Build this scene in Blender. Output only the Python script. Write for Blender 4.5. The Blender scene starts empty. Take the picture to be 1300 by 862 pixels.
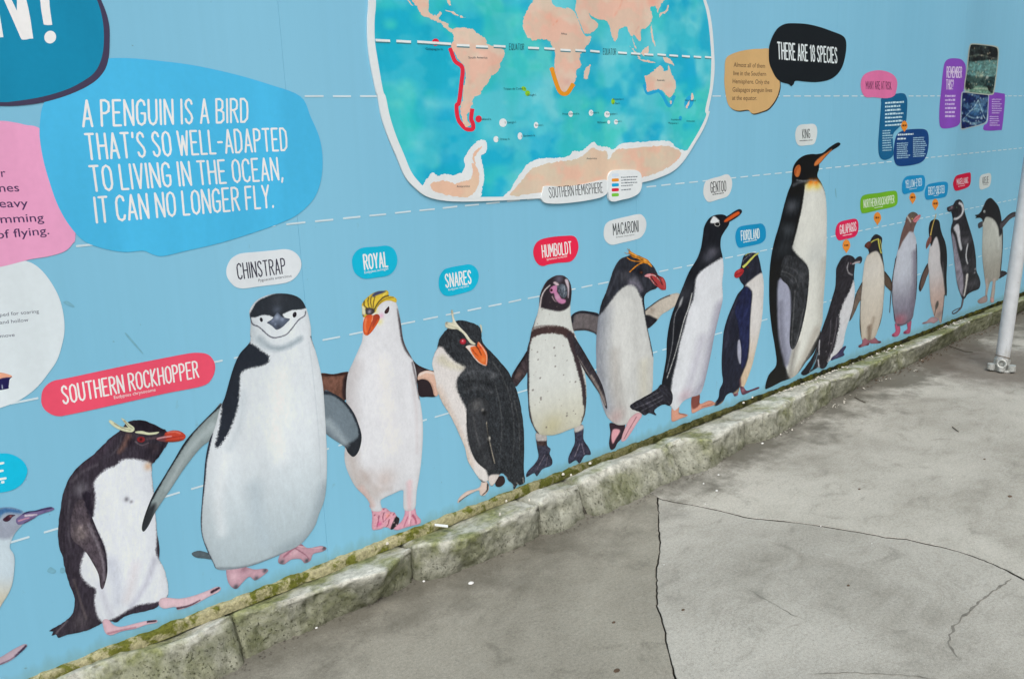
import bpy, bmesh, math, random
import numpy as np
from mathutils import Vector, Matrix, noise
from mathutils.geometry import delaunay_2d_cdt

scene = bpy.context.scene
# World frame: X runs along the wall (to the right), Y into the wall, Z up. Metres.
WALL_Y = 2.54

# ---- camera: eye height 1.6 m, turned right along the wall, tilted down 13 degrees
cam_data = bpy.data.cameras.new('camera')
cam = bpy.data.objects.new('camera', cam_data)
scene.collection.objects.link(cam)
cam_data.sensor_width = 36.0
cam_data.lens = 30.576
cam_data.clip_start = 0.05
cam_data.clip_end = 500.0
RIGHT, UP, BACK = Vector((0.74616, -0.664894, -0.034092)), Vector((0.179427, 0.151517, 0.972033)), Vector((-0.641133, -0.731409, 0.232356))
rot = Matrix((RIGHT, UP, BACK)).transposed()
cam.matrix_world = Matrix.Translation((0, 0, 1.6)) @ rot.to_4x4()
scene.camera = cam

# ---- bright overcast daylight: sky plus one very soft sun from behind the left shoulder
SUN_EL, SUN_AZ = math.radians(52), math.radians(-38)      # azimuth measured from -Y towards -X
world = bpy.data.worlds.new('World')
scene.world = world
world.use_nodes = True
nt = world.node_tree
bg = nt.nodes['Background']
sky = nt.nodes.new('ShaderNodeTexSky')
sky.sky_type = 'NISHITA'
sky.sun_disc = False
sky.sun_elevation = SUN_EL
sun_dir = Vector((math.sin(SUN_AZ)*math.cos(SUN_EL), -math.cos(SUN_AZ)*math.cos(SUN_EL), math.sin(SUN_EL)))
sky.sun_rotation = math.atan2(sun_dir.x, sun_dir.y)
sky.air_density = 1.0
sky.dust_density = 4.0
sky.ozone_density = 1.0
hsv = nt.nodes.new('ShaderNodeHueSaturation')
hsv.inputs['Saturation'].default_value = 0.34             # cloud cover greys the sky
nt.links.new(sky.outputs[0], hsv.inputs['Color'])
nt.links.new(hsv.outputs[0], bg.inputs['Color'])
bg.inputs['Strength'].default_value = 0.15
sun_data = bpy.data.lights.new('sun', 'SUN')
sun = bpy.data.objects.new('sun', sun_data)
scene.collection.objects.link(sun)
sun_data.energy = 1.5
sun_data.angle = math.radians(40)
sun_data.color = (1.0, 0.985, 0.965)
sun.rotation_euler = sun_dir.to_track_quat('Z', 'Y').to_euler()
scene.view_settings.view_transform = 'Standard'
scene.view_settings.look = 'None'
scene.view_settings.exposure = 0.0
scene.view_settings.gamma = 1.0

# ---- measured layout, in metres: ground cracks, kerb outline, litter
KERB_FOOT = [(0.542, 2.351), (0.654, 2.359), (0.771, 2.371), (0.921, 2.389), (1.0, 2.416), (1.091, 2.432), (1.208, 2.434), (1.361, 2.434), (1.529, 2.438), (1.632, 2.446), (1.674, 2.42), (1.722, 2.397), (1.856, 2.39), (2.007, 2.381), (2.11, 2.38), (2.218, 2.379), (2.273, 2.343), (2.359, 2.337), (2.482, 2.373), (2.489, 2.344), (2.562, 2.324), (2.705, 2.315), (2.936, 2.349), (3.083, 2.328), (3.149, 2.314), (3.241, 2.301), (3.453, 2.346), (3.663, 2.363), (3.853, 2.331), (4.085, 2.355), (4.413, 2.401), (4.647, 2.432), (4.927, 2.455), (5.214, 2.473), (5.479, 2.424), (5.737, 2.458), (6.145, 2.475), (6.594, 2.494), (7.08, 2.483), (7.468, 2.508), (7.973, 2.534)]
KERB_ARRIS = [(0.61, 2.504), (0.721, 2.462), (0.819, 2.447), (0.969, 2.487), (1.018, 2.478), (1.108, 2.436), (1.214, 2.421), (1.347, 2.391), (1.448, 2.35), (1.589, 2.436), (1.644, 2.45), (1.717, 2.393), (1.802, 2.361), (2.011, 2.377), (2.209, 2.382), (2.321, 2.434), (2.418, 2.415), (2.539, 2.425), (2.663, 2.437), (2.834, 2.448), (2.984, 2.434), (3.216, 2.45), (3.297, 2.331), (3.521, 2.374), (3.665, 2.378), (3.879, 2.353), (4.088, 2.387), (4.313, 2.4), (4.591, 2.419), (4.762, 2.378), (5.016, 2.409), (5.287, 2.415), (5.48, 2.439), (5.706, 2.402), (6.198, 2.427), (6.678, 2.456), (7.009, 2.452), (7.459, 2.431)]
CRACK_A = [(2.839, 2.297), (2.715, 2.188), (2.597, 2.093), (2.492, 2.0), (2.413, 1.94), (2.309, 1.871), (2.222, 1.796), (2.127, 1.719), (2.072, 1.654), (2.024, 1.602), (1.974, 1.556), (1.915, 1.494), (1.842, 1.416), (1.769, 1.342), (1.668, 1.254)]
CRACK_B = [(2.825, 2.286), (2.837, 2.226), (2.875, 2.127), (2.9, 2.043), (2.918, 1.956), (2.931, 1.887), (2.979, 1.806), (3.026, 1.725), (3.066, 1.642), (3.098, 1.558), (3.125, 1.489), (3.15, 1.405), (3.189, 1.345), (3.206, 1.262), (3.221, 1.209), (3.227, 1.139), (3.22, 1.067), (3.202, 0.993), (3.18, 0.941), (3.151, 0.861), (3.113, 0.753)]
CRACK_C = [(3.148, 0.95), (3.09, 0.953), (3.016, 0.96), (2.92, 0.967), (2.835, 0.967), (2.76, 0.967), (2.697, 0.964), (2.64, 0.951), (2.584, 0.933), (2.55, 0.907), (2.526, 0.874)]
CRACK_D = [(2.153, 1.142), (2.221, 1.091), (2.28, 1.023), (2.337, 0.955), (2.383, 0.884)]
CRACK_E = [(2.439, 1.578), (2.422, 1.503), (2.411, 1.434), (2.396, 1.365), (2.398, 1.309)]
GROUND_BITS = [(1.769, 2.292, 0.0144), (1.653, 2.426, 0.0058), (3.726, 2.33, 0.0084), (3.227, 2.246, 0.006), (3.095, 2.234, 0.005), (3.07, 2.144, 0.0071), (2.917, 2.095, 0.0031), (3.896, 1.461, 0.0026), (2.367, 1.88, 0.0022), (3.063, 1.634, 0.0029), (3.061, 1.419, 0.0021), (1.211, 2.43, 0.0051)]
KERB_BITS = [(1.565, 2.516, 0.0054), (2.116, 2.483, 0.0041), (2.186, 2.422, 0.0044), (2.472, 2.516, 0.0061), (2.489, 2.485, 0.0044), (2.644, 2.519, 0.0064), (3.834, 2.52, 0.0061), (3.947, 2.541, 0.0068), (2.016, 2.407, 0.0034)]
LEAVES = [(3.517, 1.703), (4.25, 1.453), (3.881, 1.212), (1.941, 1.751), (1.749, 1.567), (2.165, 1.637), (2.703, 1.327)]
TWIGS = [[(4.75, 2.363), (4.714, 2.311), (4.693, 2.267)], [(4.598, 1.743), (4.546, 1.691)], [(6.307, 2.461), (6.22, 2.319), (6.232, 2.272)]]
PAPER = [(1.78, 2.515), (1.808, 2.468), (1.797, 2.454), (1.77, 2.502)]
PETALS_TOP = [(4.122, 2.514), (4.183, 2.513), (4.217, 2.498), (4.28, 2.497), (4.33, 2.488), (4.401, 2.504), (4.421, 2.481), (4.485, 2.483), (4.547, 2.489), (4.606, 2.497), (4.568, 2.516), (4.689, 2.508), (4.782, 2.509), (4.855, 2.508), (4.927, 2.51), (4.985, 2.5), (5.213, 2.503), (5.297, 2.498), (5.363, 2.484), (5.421, 2.48), (5.499, 2.486), (5.564, 2.475), (6.231, 2.559), (6.339, 2.55), (6.446, 2.544), (6.526, 2.532), (6.603, 2.525), (6.617, 2.508), (6.415, 2.498), (6.446, 2.461), (5.176, 2.485), (5.281, 2.454)]
PETALS_FOOT = [(3.877, 2.323), (3.98, 2.339), (4.201, 2.366), (4.319, 2.358), (4.383, 2.35), (4.48, 2.37), (4.53, 2.359), (4.492, 2.358), (4.672, 2.381), (4.77, 2.388), (4.958, 2.396), (5.237, 2.392), (5.568, 2.351), (5.721, 2.414), (5.885, 2.444)]
POLE_FOOT = (5.902, 1.971)
POLE_LEAN = (0.115, 0.0)

# ---- helpers
def link(o, parent=None):
    scene.collection.objects.link(o)
    if parent is not None:
        o.parent = parent
    return o

def thing(name, label, cat, loc=(0, 0, 0), group=None):
    o = bpy.data.objects.new(name, None)
    o.location = loc
    o.empty_display_size = 0.1
    o['label'] = label
    o['category'] = cat
    if group:
        o['group'] = group
    return link(o)

def mesh_obj(name, verts, faces, mat, parent=None, cols=None, smooth=False, label=None, kind=None, origin=None):
    me = bpy.data.meshes.new(name)
    verts = np.asarray(verts, dtype=float)
    off = np.array(origin if origin is not None else (parent.location if parent is not None else (0, 0, 0)), dtype=float)
    me.from_pydata((verts - off).tolist(), [], faces)
    me.materials.append(mat)
    if smooth:
        me.polygons.foreach_set('use_smooth', [True]*len(me.polygons))
    if cols is not None:
        a = me.color_attributes.new('Col', 'FLOAT_COLOR', 'POINT')
        c = np.ones((len(verts), 4)); c[:, :3] = cols
        a.data.foreach_set('color', c.ravel())
    o = bpy.data.objects.new(name, me)
    if origin is not None:
        o.location = off
    if label:
        o['label'] = label
    if kind:
        o['kind'] = kind
    return link(o, parent)

def rgb(h):
    return np.array(h)/255.0

INK_GAIN = 0.95
def to_albedo(c):                       # swatch seen in daylight -> ink reflectance
    c = np.clip(c, 0, 1)
    l = np.where(c <= 0.04045, c/12.92, ((c+0.055)/1.055)**2.4)
    return np.clip((l-.006)/INK_GAIN, 0.008, 0.86)

def hash2(ix, iy, seed):
    n = (ix.astype(np.int64)*374761393 + iy.astype(np.int64)*668265263 + seed*974634777) & 0x7fffffff
    n = ((n ^ (n >> 13))*1274126177) & 0x7fffffff
    return ((n ^ (n >> 16)) & 0xffff)/65535.0

def vnoise(x, y, seed=1):
    ix, iy = np.floor(x), np.floor(y)
    fx, fy = x-ix, y-iy
    fx, fy = fx*fx*(3-2*fx), fy*fy*(3-2*fy)
    a, b = hash2(ix, iy, seed), hash2(ix+1, iy, seed)
    c, d = hash2(ix, iy+1, seed), hash2(ix+1, iy+1, seed)
    return (a*(1-fx)+b*fx)*(1-fy)+(c*(1-fx)+d*fx)*fy

def fbm(x, y, seed=1):
    return (vnoise(x, y, seed)*.5+vnoise(x*2.1, y*2.1, seed+7)*.3+vnoise(x*4.3, y*4.3, seed+13)*.2)

def smooth_closed(P, k=4):
    n = len(P); out = []
    for i in range(n):
        a, b, c, d = P[i-1], P[i], P[(i+1) % n], P[(i+2) % n]
        for t in np.linspace(0, 1, k, endpoint=False):
            out.append(.5*((2*b)+(-a+c)*t+(2*a-5*b+4*c-d)*t*t+(-a+3*b-3*c+d)*t**3))
    return np.array(out)

def smooth_open(P, k=4):
    if len(P) < 3:
        return P
    Q = [P[0]*2-P[1]]+list(P)+[P[-1]*2-P[-2]]; out = []
    for i in range(1, len(Q)-2):
        a, b, c, d = Q[i-1], Q[i], Q[i+1], Q[i+2]
        for t in np.linspace(0, 1, k, endpoint=False):
            out.append(.5*((2*b)+(-a+c)*t+(2*a-5*b+4*c-d)*t*t+(-a+3*b-3*c+d)*t**3))
    out.append(P[-1])
    return np.array(out)

def seg_dist(V, A, B):                   # distance of every V to every segment, and the parameter
    d = B-A; L = (d*d).sum(1)+1e-18
    t = np.clip(((V[:, None, :]-A[None])*d[None]).sum(2)/L, 0, 1)
    q = V[:, None, :]-(A[None]+d[None]*t[..., None])
    return np.sqrt((q*q).sum(2)), t

def poly_sdf(V, P):                      # negative inside
    out = np.empty(len(V)); B = np.roll(P, -1, 0)
    for s0 in range(0, len(V), 4000):
        v = V[s0:s0+4000]
        dist = seg_dist(v, P, B)[0].min(1)
        x, y = v[:, 0][:, None], v[:, 1][:, None]
        cond = ((P[:, 1][None] > y) != (B[:, 1][None] > y))
        xi = P[:, 0]+(y-P[:, 1])/(B[:, 1]-P[:, 1]+1e-15)*(B[:, 0]-P[:, 0])
        ins = (cond & (x < xi)).sum(1) % 2 == 1
        out[s0:s0+4000] = np.where(ins, -dist, dist)
    return out

def dec(flat):
    return np.array(flat, float).reshape(-1, 2)/10000.0

def fill(P, cell, ax, seed=0):           # triangulated outline with an inner lattice of points
    n = len(P)
    if cell:
        out = []
        for i in range(n):
            a, b = P[i], P[(i+1) % n]
            L = math.hypot((b[0]-a[0])/ax, b[1]-a[1])
            k = max(1, int(math.ceil(L/(cell*1.3))))
            for j in range(k):
                out.append(a+(b-a)*j/k)
        P = np.array(out); n = len(P)
        M = P/np.array([ax, 1.0])
        lo, hi = M.min(0), M.max(0)
        xs = np.arange(lo[0], hi[0], cell); ys = np.arange(lo[1], hi[1], cell*.87)
        gx, gy = np.meshgrid(xs, ys)
        gx = gx+(np.arange(len(ys)) % 2)[:, None]*cell*.5
        G = np.stack([gx.ravel(), gy.ravel()], 1)
        G = G+(np.stack([hash2(G[:, 0]*9999, G[:, 1]*9999, 3), hash2(G[:, 0]*9999, G[:, 1]*9999, 5)], 1)-.5)*cell*.3
        if len(G):
            sd = poly_sdf(G, M)
            G = G[sd < -cell*.45]*np.array([ax, 1.0])
        pts = np.vstack([P, G]) if len(G) else P
    else:
        pts = P
    c0 = pts.mean(0)
    r = delaunay_2d_cdt([Vector(((p[0]-c0[0])*10, (p[1]-c0[1])*10)) for p in pts], [], [list(range(n))], 1, 1e-7)
    V = np.array([(v[0]/10+c0[0], v[1]/10+c0[1]) for v in r[0]])
    F = []
    for f in r[2]:
        a, b, c = V[f[0]], V[f[1]], V[f[2]]
        F.append(list(f) if (b[0]-a[0])*(c[1]-a[1])-(b[1]-a[1])*(c[0]-a[0]) > 0 else list(f)[::-1])
    return V, F

def paint(V, base, ops, ax, outline=None, edge=None, grain=0.0, seed=0):
    M = V/np.array([ax, 1.0]); sc = np.array([ax, 1.0])
    C = np.tile(rgb(base), (len(V), 1))
    ctr = M.mean(0)
    for o in ops:
        k = o[0]
        if k == 'p':
            P = smooth_closed(dec(o[5])/sc, 3)
            d = poly_sdf(M, P)
            if o[3]:
                d = d+(fbm(M[:, 0]*450, M[:, 1]*450, 3)-.5)*o[3]*.0013
            f = max(o[2]*.001, 1e-4)
            w = np.clip(.5-d/f, 0, 1)*o[4]
            C += (rgb(o[1])-C)*w[:, None]
        elif k == 's':
            P = smooth_open(dec(o[6])/sc, 4)
            dd, t = seg_dist(M, P[:-1], P[1:])
            i = dd.argmin(1); r = np.arange(len(M))
            u = (i+t[r, i])/(len(P)-1)
            wd = (o[2]+(o[3]-o[2])*u)*.0005
            wd = wd+(fbm(M[:, 0]*260, M[:, 1]*260, 31)-.5)*np.minimum(wd, .012)*.9
            w = np.clip(.5-(dd[r, i]-wd)/max(o[4]*.001, 1e-4), 0, 1)*o[5]
            C += (rgb(o[1])-C)*w[:, None]
        elif k == 'g':
            a, b = dec(o[3])/sc
            t = np.clip(((M-a)@(b-a))/((b-a)@(b-a)), 0, 1); t = t*t*(3-2*t)
            C += (rgb(o[1])-C)*(t*o[2])[:, None]
        elif k == 'b':
            c = dec(o[4])[0]/sc
            w = np.exp(-((M-c)**2).sum(1)/(o[3]*.001)**2)*o[2]
            C += (rgb(o[1])-C)*w[:, None]
        elif k == 'n':
            a = math.radians(o[4])
            x = (M[:, 0]*math.sin(a)+M[:, 1]*math.cos(a))/(o[2]*.001)
            y = (M[:, 0]*math.cos(a)-M[:, 1]*math.sin(a))/(o[3]*.001)
            lum = C.mean(1)
            C *= 1+((fbm(x*.7, y*.7, o[5])-.5)*4.2*o[1]*np.clip(1.15-1.22*lum, .05, 1))[:, None]
            fl = vnoise(x*1.6, y*1.1, o[5]+3)
            C += (np.clip(fl-.72, 0, 1)*o[1]*1.1*np.clip(.8-lum, 0, 1))[:, None]
        elif k == 'm':
            q = fbm(M[:, 0]/(o[3]*.002), M[:, 1]/(o[3]*.002), o[4]*17)
            w = np.clip((q-o[5]+.06)/.14, 0, 1)*o[2]
            C += (rgb(o[1])-C)*w[:, None]
        elif k == 'd':
            rnd = random.Random(o[4]); lo, hi = M.min(0), M.max(0)
            for _ in range(o[2]):
                c = np.array([rnd.uniform(lo[0], hi[0]), rnd.uniform(lo[1], hi[1])])
                r0 = o[3]*.001*rnd.uniform(.5, 1.2)
                w = np.clip(1.4-np.sqrt(((M-c)**2).sum(1))/r0, 0, 1)*.85
                C += (rgb(o[1])-C)*w[:, None]
    if edge and edge[0] and outline is not None:
        d = -poly_sdf(M, outline/sc)
        d = np.clip(d, 0, 1)
        C *= (1-edge[0]*.35*np.exp(-d/(edge[1]*.0005))-.06*np.exp(-d/(edge[1]*.0045)))[:, None]
        C *= 1+((fbm(M[:, 0]/.035, M[:, 1]/.06, 21)-.5)*.045+(fbm(M[:, 0]/.006, M[:, 1]/.016, 22)-.5)*.05)[:, None]
    if grain:
        C *= 1+(hash2(M[:, 0]*80000, M[:, 1]*80000, 11)-.5)[:, None]*grain*(1.5-1.3*C.mean(1))[:, None]*1.4
    return to_albedo(C)

class Print:                             # collects flat pieces lying on the wall into one mesh
    def __init__(s):
        s.v = []; s.f = []; s.c = []; s.n = 0
    def add(s, V2, F, y, C):
        V = np.column_stack([V2[:, 0], np.full(len(V2), y), V2[:, 1]])
        s.v.append(V); s.f += [[i+s.n for i in f] for f in F]
        s.c.append(np.broadcast_to(C, (len(V2), 3))); s.n += len(V2)
    def build(s, name, parent, label=None, mat=None):
        return mesh_obj(name, np.vstack(s.v), s.f, mat or PRINT, parent, np.vstack(s.c), label=label)

LAYER = 0.0001
def depth(L):
    return WALL_Y-0.0008-L*LAYER

# narrow hand-drawn capitals: strokes in a box one unit high
GLYPHS = {
 'A': (.38, ['0,0 .19,1 .38,0', '.07,.3 .31,.3']), 'B': (.36, ['0,0 0,1 .2,1 .32,.9 .32,.64 .22,.53 .02,.53', '.2,.53 .36,.42 .36,.12 .22,0 0,0']),
 'C': (.35, ['.35,.8 .31,.94 .19,1 .06,.92 0,.75 0,.25 .06,.07 .19,0 .31,.06 .35,.2']), 'D': (.36, ['0,0 0,1 .18,1 .33,.85 .36,.5 .33,.15 .18,0 0,0']),
 'E': (.32, ['.32,1 0,1 0,0 .32,0', '.02,.52 .26,.52']), 'F': (.31, ['.31,1 0,1 0,0', '.02,.52 .26,.52']),
 'G': (.36, ['.35,.8 .31,.94 .19,1 .06,.92 0,.75 0,.25 .06,.07 .19,0 .32,.07 .36,.2 .36,.46 .2,.46']), 'H': (.36, ['0,0 0,1', '.36,0 .36,1', '.02,.52 .34,.52']),
 'I': (.02, ['.01,0 .01,1']), 'K': (.34, ['0,0 0,1', '.32,1 .03,.48 .35,0']), 'L': (.29, ['0,1 0,0 .29,0']),
 'M': (.48, ['0,0 .02,1 .24,.35 .46,1 .48,0']), 'N': (.38, ['0,0 0,1 .38,0 .38,1']),
 'O': (.37, ['.185,1 .06,.92 0,.75 0,.25 .06,.08 .185,0 .31,.08 .37,.25 .37,.75 .31,.92 .185,1']), 'P': (.34, ['0,0 0,1 .18,1 .31,.92 .34,.76 .31,.58 .18,.5 .02,.5']),
 'Q': (.37, ['.185,1 .06,.92 0,.75 0,.25 .06,.08 .185,0 .31,.08 .37,.25 .37,.75 .31,.92 .185,1', '.22,.2 .4,-.06']),
 'R': (.35, ['0,0 0,1 .18,1 .31,.92 .34,.76 .31,.6 .18,.52 .02,.52', '.16,.5 .36,0']),
 'S': (.33, ['.31,.82 .27,.94 .17,1 .06,.94 .01,.8 .04,.66 .27,.38 .32,.22 .27,.07 .16,0 .05,.06 0,.19']), 'T': (.36, ['0,1 .36,1', '.18,.98 .18,0']),
 'U': (.36, ['0,1 0,.25 .06,.07 .18,0 .3,.07 .36,.25 .36,1']), 'V': (.36, ['0,1 .18,0 .36,1']), 'W': (.5, ['0,1 .12,0 .25,.8 .38,0 .5,1']),
 'X': (.36, ['0,0 .36,1', '0,1 .36,0']), 'Y': (.36, ['0,1 .18,.48 .36,1', '.18,.46 .18,0']), '-': (.22, ['0,.48 .22,.48']),
 '.': (.05, ['.02,0 .03,.05']), ',': (.06, ['.05,.06 0,-.12']), "'": (.05, ['.03,1 .02,.82']), '1': (.16, ['0,.84 .14,1 .14,0']),
 '8': (.34, ['.17,.53 .05,.62 .03,.8 .08,.95 .17,1 .26,.95 .31,.8 .29,.62 .17,.53 .04,.42 0,.22 .06,.05 .17,0 .28,.05 .34,.22 .3,.42 .17,.53']),
 '?': (.33, ['0,.82 .05,.95 .16,1 .28,.94 .33,.78 .28,.6 .17,.5 .16,.3', '.155,0 .165,.05']), '!': (.05, ['.025,1 .025,.3', '.02,0 .03,.05'])}

def ribbon(P, w):                        # constant-width band along a polyline, square-round caps
    P = [np.array(p, float) for p in P]; L = []; R = []; n = len(P)
    loop = n > 4 and np.linalg.norm(P[0]-P[-1]) < 1e-9
    for i in range(n):
        if loop and i in (0, n-1): t = P[1]-P[-2]
        elif i == 0: t = P[1]-P[0]
        elif i == n-1: t = P[-1]-P[-2]
        else:
            a = P[i]-P[i-1]; b = P[i+1]-P[i]
            t = a/(np.linalg.norm(a)+1e-12)+b/(np.linalg.norm(b)+1e-12)
        t = t/(np.linalg.norm(t)+1e-12); nn = np.array([-t[1], t[0]]); k = 1.0
        if 0 < i < n-1:
            a = P[i]-P[i-1]; a = a/(np.linalg.norm(a)+1e-12)
            k = 1/max(.6, abs(nn@np.array([-a[1], a[0]])))
        p = P[i]
        if i == 0 and not loop:
            L.append(p-t*w*.42+nn*w*.28); R.append(p-t*w*.42-nn*w*.28)
        L.append(p+nn*w*.5*k); R.append(p-nn*w*.5*k)
        if i == n-1 and not loop:
            L.append(p+t*w*.42+nn*w*.28); R.append(p+t*w*.42-nn*w*.28)
    V = np.array(L+R); m = len(L)
    F = [[m+i, m+i+1, i+1, i] for i in range(m-1)]
    a, b, c = V[F[1][0]], V[F[1][1]], V[F[1][2]]
    if (b[0]-a[0])*(c[1]-a[1])-(b[1]-a[1])*(c[0]-a[0]) < 0:
        F = [f[::-1] for f in F]
    return V, F

def letter_strokes(s):
    x = 0; out = []
    for ch in s:
        if ch == ' ':
            x += .24; continue
        w, st = GLYPHS[ch]
        for t in st:
            pts = [(x+float(q.split(',')[0]), float(q.split(',')[1])) for q in t.split()]
            run = [np.array(pts[0])]
            for i in range(1, len(pts)):
                run.append(np.array(pts[i]))
                if i < len(pts)-1:
                    a = run[-1]-run[-2]; b = np.array(pts[i+1])-run[-1]
                    if a@b/(np.linalg.norm(a)*np.linalg.norm(b)+1e-9) < .3:
                        out.append(run); run = [np.array(pts[i])]
            out.append(run)
        x += w+.185
    return out, x-.185

def lettering(pr, s, frame, col, w, y):
    bl, br, tl = dec(frame)
    st, total = letter_strokes(s)
    U = (br-bl)/total; V = tl-bl; width = w*np.linalg.norm(V)
    C = to_albedo(rgb(col))
    for i, r in enumerate(st):
        P = [bl+U*p[0]+V*p[1] for p in r]
        rv, rf = ribbon(P, width)
        pr.add(rv, rf, y-(i % 5)*.00002, C)

FONT_CACHE = {}
def font_mesh(t, bold):
    if (t, bold) not in FONT_CACHE:
        cu = bpy.data.curves.new('text', 'FONT'); cu.body = t; cu.size = 1; cu.offset = bold
        cu.resolution_u = 3
        o = bpy.data.objects.new('text', cu); scene.collection.objects.link(o)
        dg = bpy.context.evaluated_depsgraph_get()
        me = o.evaluated_get(dg).to_mesh()
        V = np.array([v.co[:2] for v in me.vertices]); F = [list(p.vertices) for p in me.polygons]
        o.evaluated_get(dg).to_mesh_clear()
        bpy.data.objects.remove(o); bpy.data.curves.remove(cu)
        FONT_CACHE[(t, bold)] = (V, F)
    return FONT_CACHE[(t, bold)]

def body_line(pr, t, base, col, h, y, bold):
    a, b = dec(base)
    V, F = font_mesh(t, bold)
    w = V[:, 0].max()-V[:, 0].min()
    U = (b-a)/w
    P = a+np.outer(V[:, 0]-V[:, 0].min(), U)+np.outer(V[:, 1]/.7, np.array([0, h*.001]))
    pr.add(P, F, y, to_albedo(rgb(col)))

def greek_line(pr, base, col, h, y, rnd):  # print too small to read: one short bar per word
    a, b = dec(base); L = b[0]-a[0]; x = 0; hh = h*.001
    while x < L*.97:
        w = min(hh*rnd.uniform(1.2, 4.2), L-x)
        p0 = a+(b-a)*(x/L); p1 = a+(b-a)*((x+w)/L)
        k = rnd.uniform(.75, 1.1)
        V = np.array([p0, p1, p1+np.array([0, hh*k]), p0+np.array([0, hh*k])])
        pr.add(V, [[0, 1, 2, 3]], y, to_albedo(rgb(col)))
        x += w+hh*.55

# ---- materials
def material(name, rough=.6, spec=.4):
    m = bpy.data.materials.new(name); m.use_nodes = True
    b = m.node_tree.nodes['Principled BSDF']
    b.inputs['Roughness'].default_value = rough
    b.inputs['Specular IOR Level'].default_value = spec
    return m, m.node_tree, b

def N(nt, kind, **kw):
    n = nt.nodes.new(kind)
    for k, v in kw.items():
        if k in ('operation', 'blend_type', 'data_type', 'feature', 'attribute_name', 'noise_dimensions', 'interpolation_type'):
            setattr(n, k, v)
        else:
            n.inputs[k.replace('_', ' ')].default_value = v
    return n

def ramp(nt, src, stops):
    r = nt.nodes.new('ShaderNodeValToRGB'); e = r.color_ramp.elements
    while len(e) < len(stops): e.new(.5)
    for q, (p, c) in zip(e, stops):
        q.position = p; q.color = (c, c, c, 1) if isinstance(c, (int, float)) else (*c, 1)
    nt.links.new(src, r.inputs[0]); return r.outputs[0]

def mix(nt, fac, a, b, mode='MIX'):
    n = nt.nodes.new('ShaderNodeMix'); n.data_type = 'RGBA'; n.blend_type = mode
    for sock, val in ((n.inputs[0], fac), (n.inputs[6], a), (n.inputs[7], b)):
        if hasattr(val, 'is_output'): nt.links.new(val, sock)
        elif isinstance(val, (int, float)): sock.default_value = val
        else: sock.default_value = (*val, 1)
    return n.outputs[2]

def mul(nt, a, b, op='MULTIPLY'):
    n = nt.nodes.new('ShaderNodeMath'); n.operation = op
    for sock, val in zip(n.inputs, (a, b)):
        if hasattr(val, 'is_output'): nt.links.new(val, sock)
        else: sock.default_value = val
    return n.outputs[0]

def noise_tex(nt, co, scale, detail=4, rough=.55, dist=0):
    n = nt.nodes.new('ShaderNodeTexNoise')
    n.inputs['Scale'].default_value = scale; n.inputs['Detail'].default_value = detail
    n.inputs['Roughness'].default_value = rough; n.inputs['Distortion'].default_value = dist
    nt.links.new(co, n.inputs['Vector']); return n.outputs['Fac']

def world_pos(nt):
    return nt.nodes.new('ShaderNodeNewGeometry').outputs['Position']

def scaled(nt, co, s):
    m = nt.nodes.new('ShaderNodeMapping'); m.inputs['Scale'].default_value = s
    nt.links.new(co, m.inputs['Vector']); return m.outputs[0]

def bump(nt, b, h, strength, dist):
    n = nt.nodes.new('ShaderNodeBump'); n.inputs['Strength'].default_value = strength; n.inputs['Distance'].default_value = dist
    nt.links.new(h, n.inputs['Height']); nt.links.new(n.outputs[0], b.inputs['Normal'])

# printed vinyl: colour from the artwork, faint weathering
PRINT, nt, b = material('printed_vinyl', .45, .14)
at = nt.nodes.new('ShaderNodeAttribute'); at.attribute_name = 'Col'
co = world_pos(nt)
w1 = ramp(nt, noise_tex(nt, scaled(nt, co, (3, 3, .7)), 2.2, 5), [(.35, .93), (.65, 1.03)])
w2 = ramp(nt, noise_tex(nt, co, 60, 3), [(.2, .97), (.8, 1.03)])
c = mix(nt, 1.0, mix(nt, 1.0, at.outputs['Color'], w1, 'MULTIPLY'), w2, 'MULTIPLY')
nt.links.new(c, b.inputs['Base Color'])

# blue background vinyl of the wall panels
WALL, nt, b = material('blue_wall_vinyl', .42, .12)
co = world_pos(nt)
base = mix(nt, ramp(nt, noise_tex(nt, scaled(nt, co, (1, 1, .25)), .9, 3), [(.3, 0), (.7, 1)]), (.21, .512, .70), (.25, .57, .765))
streak = ramp(nt, noise_tex(nt, scaled(nt, co, (22, 22, .5)), 1.5, 4), [(.3, .985), (.7, 1.012)])
base = mix(nt, 1.0, base, streak, 'MULTIPLY')
dirt = ramp(nt, noise_tex(nt, scaled(nt, co, (9, 9, 5)), 3.0, 5, .6, .4), [(.70, 0), (.80, .4)])
base = mix(nt, dirt, base, (.19, .33, .36))
spots = ramp(nt, noise_tex(nt, co, 55, 2), [(.77, 0), (.82, .6)])
base = mix(nt, spots, base, (.13, .2, .22))
sep = nt.nodes.new('ShaderNodeSeparateXYZ'); nt.links.new(co, sep.inputs[0])
low = ramp(nt, mul(nt, sep.outputs['Z'], mul(nt, noise_tex(nt, scaled(nt, co, (12, 12, 3)), 2, 4), .09, 'MULTIPLY'), 'SUBTRACT'), [(.12, .3), (.155, 0)])
base = mix(nt, low, base, (.17, .24, .14))
nt.links.new(base, b.inputs['Base Color'])
bump(nt, b, noise_tex(nt, scaled(nt, co, (1.2, 1.2, .5)), 2.2, 2), .25, .01)

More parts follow.
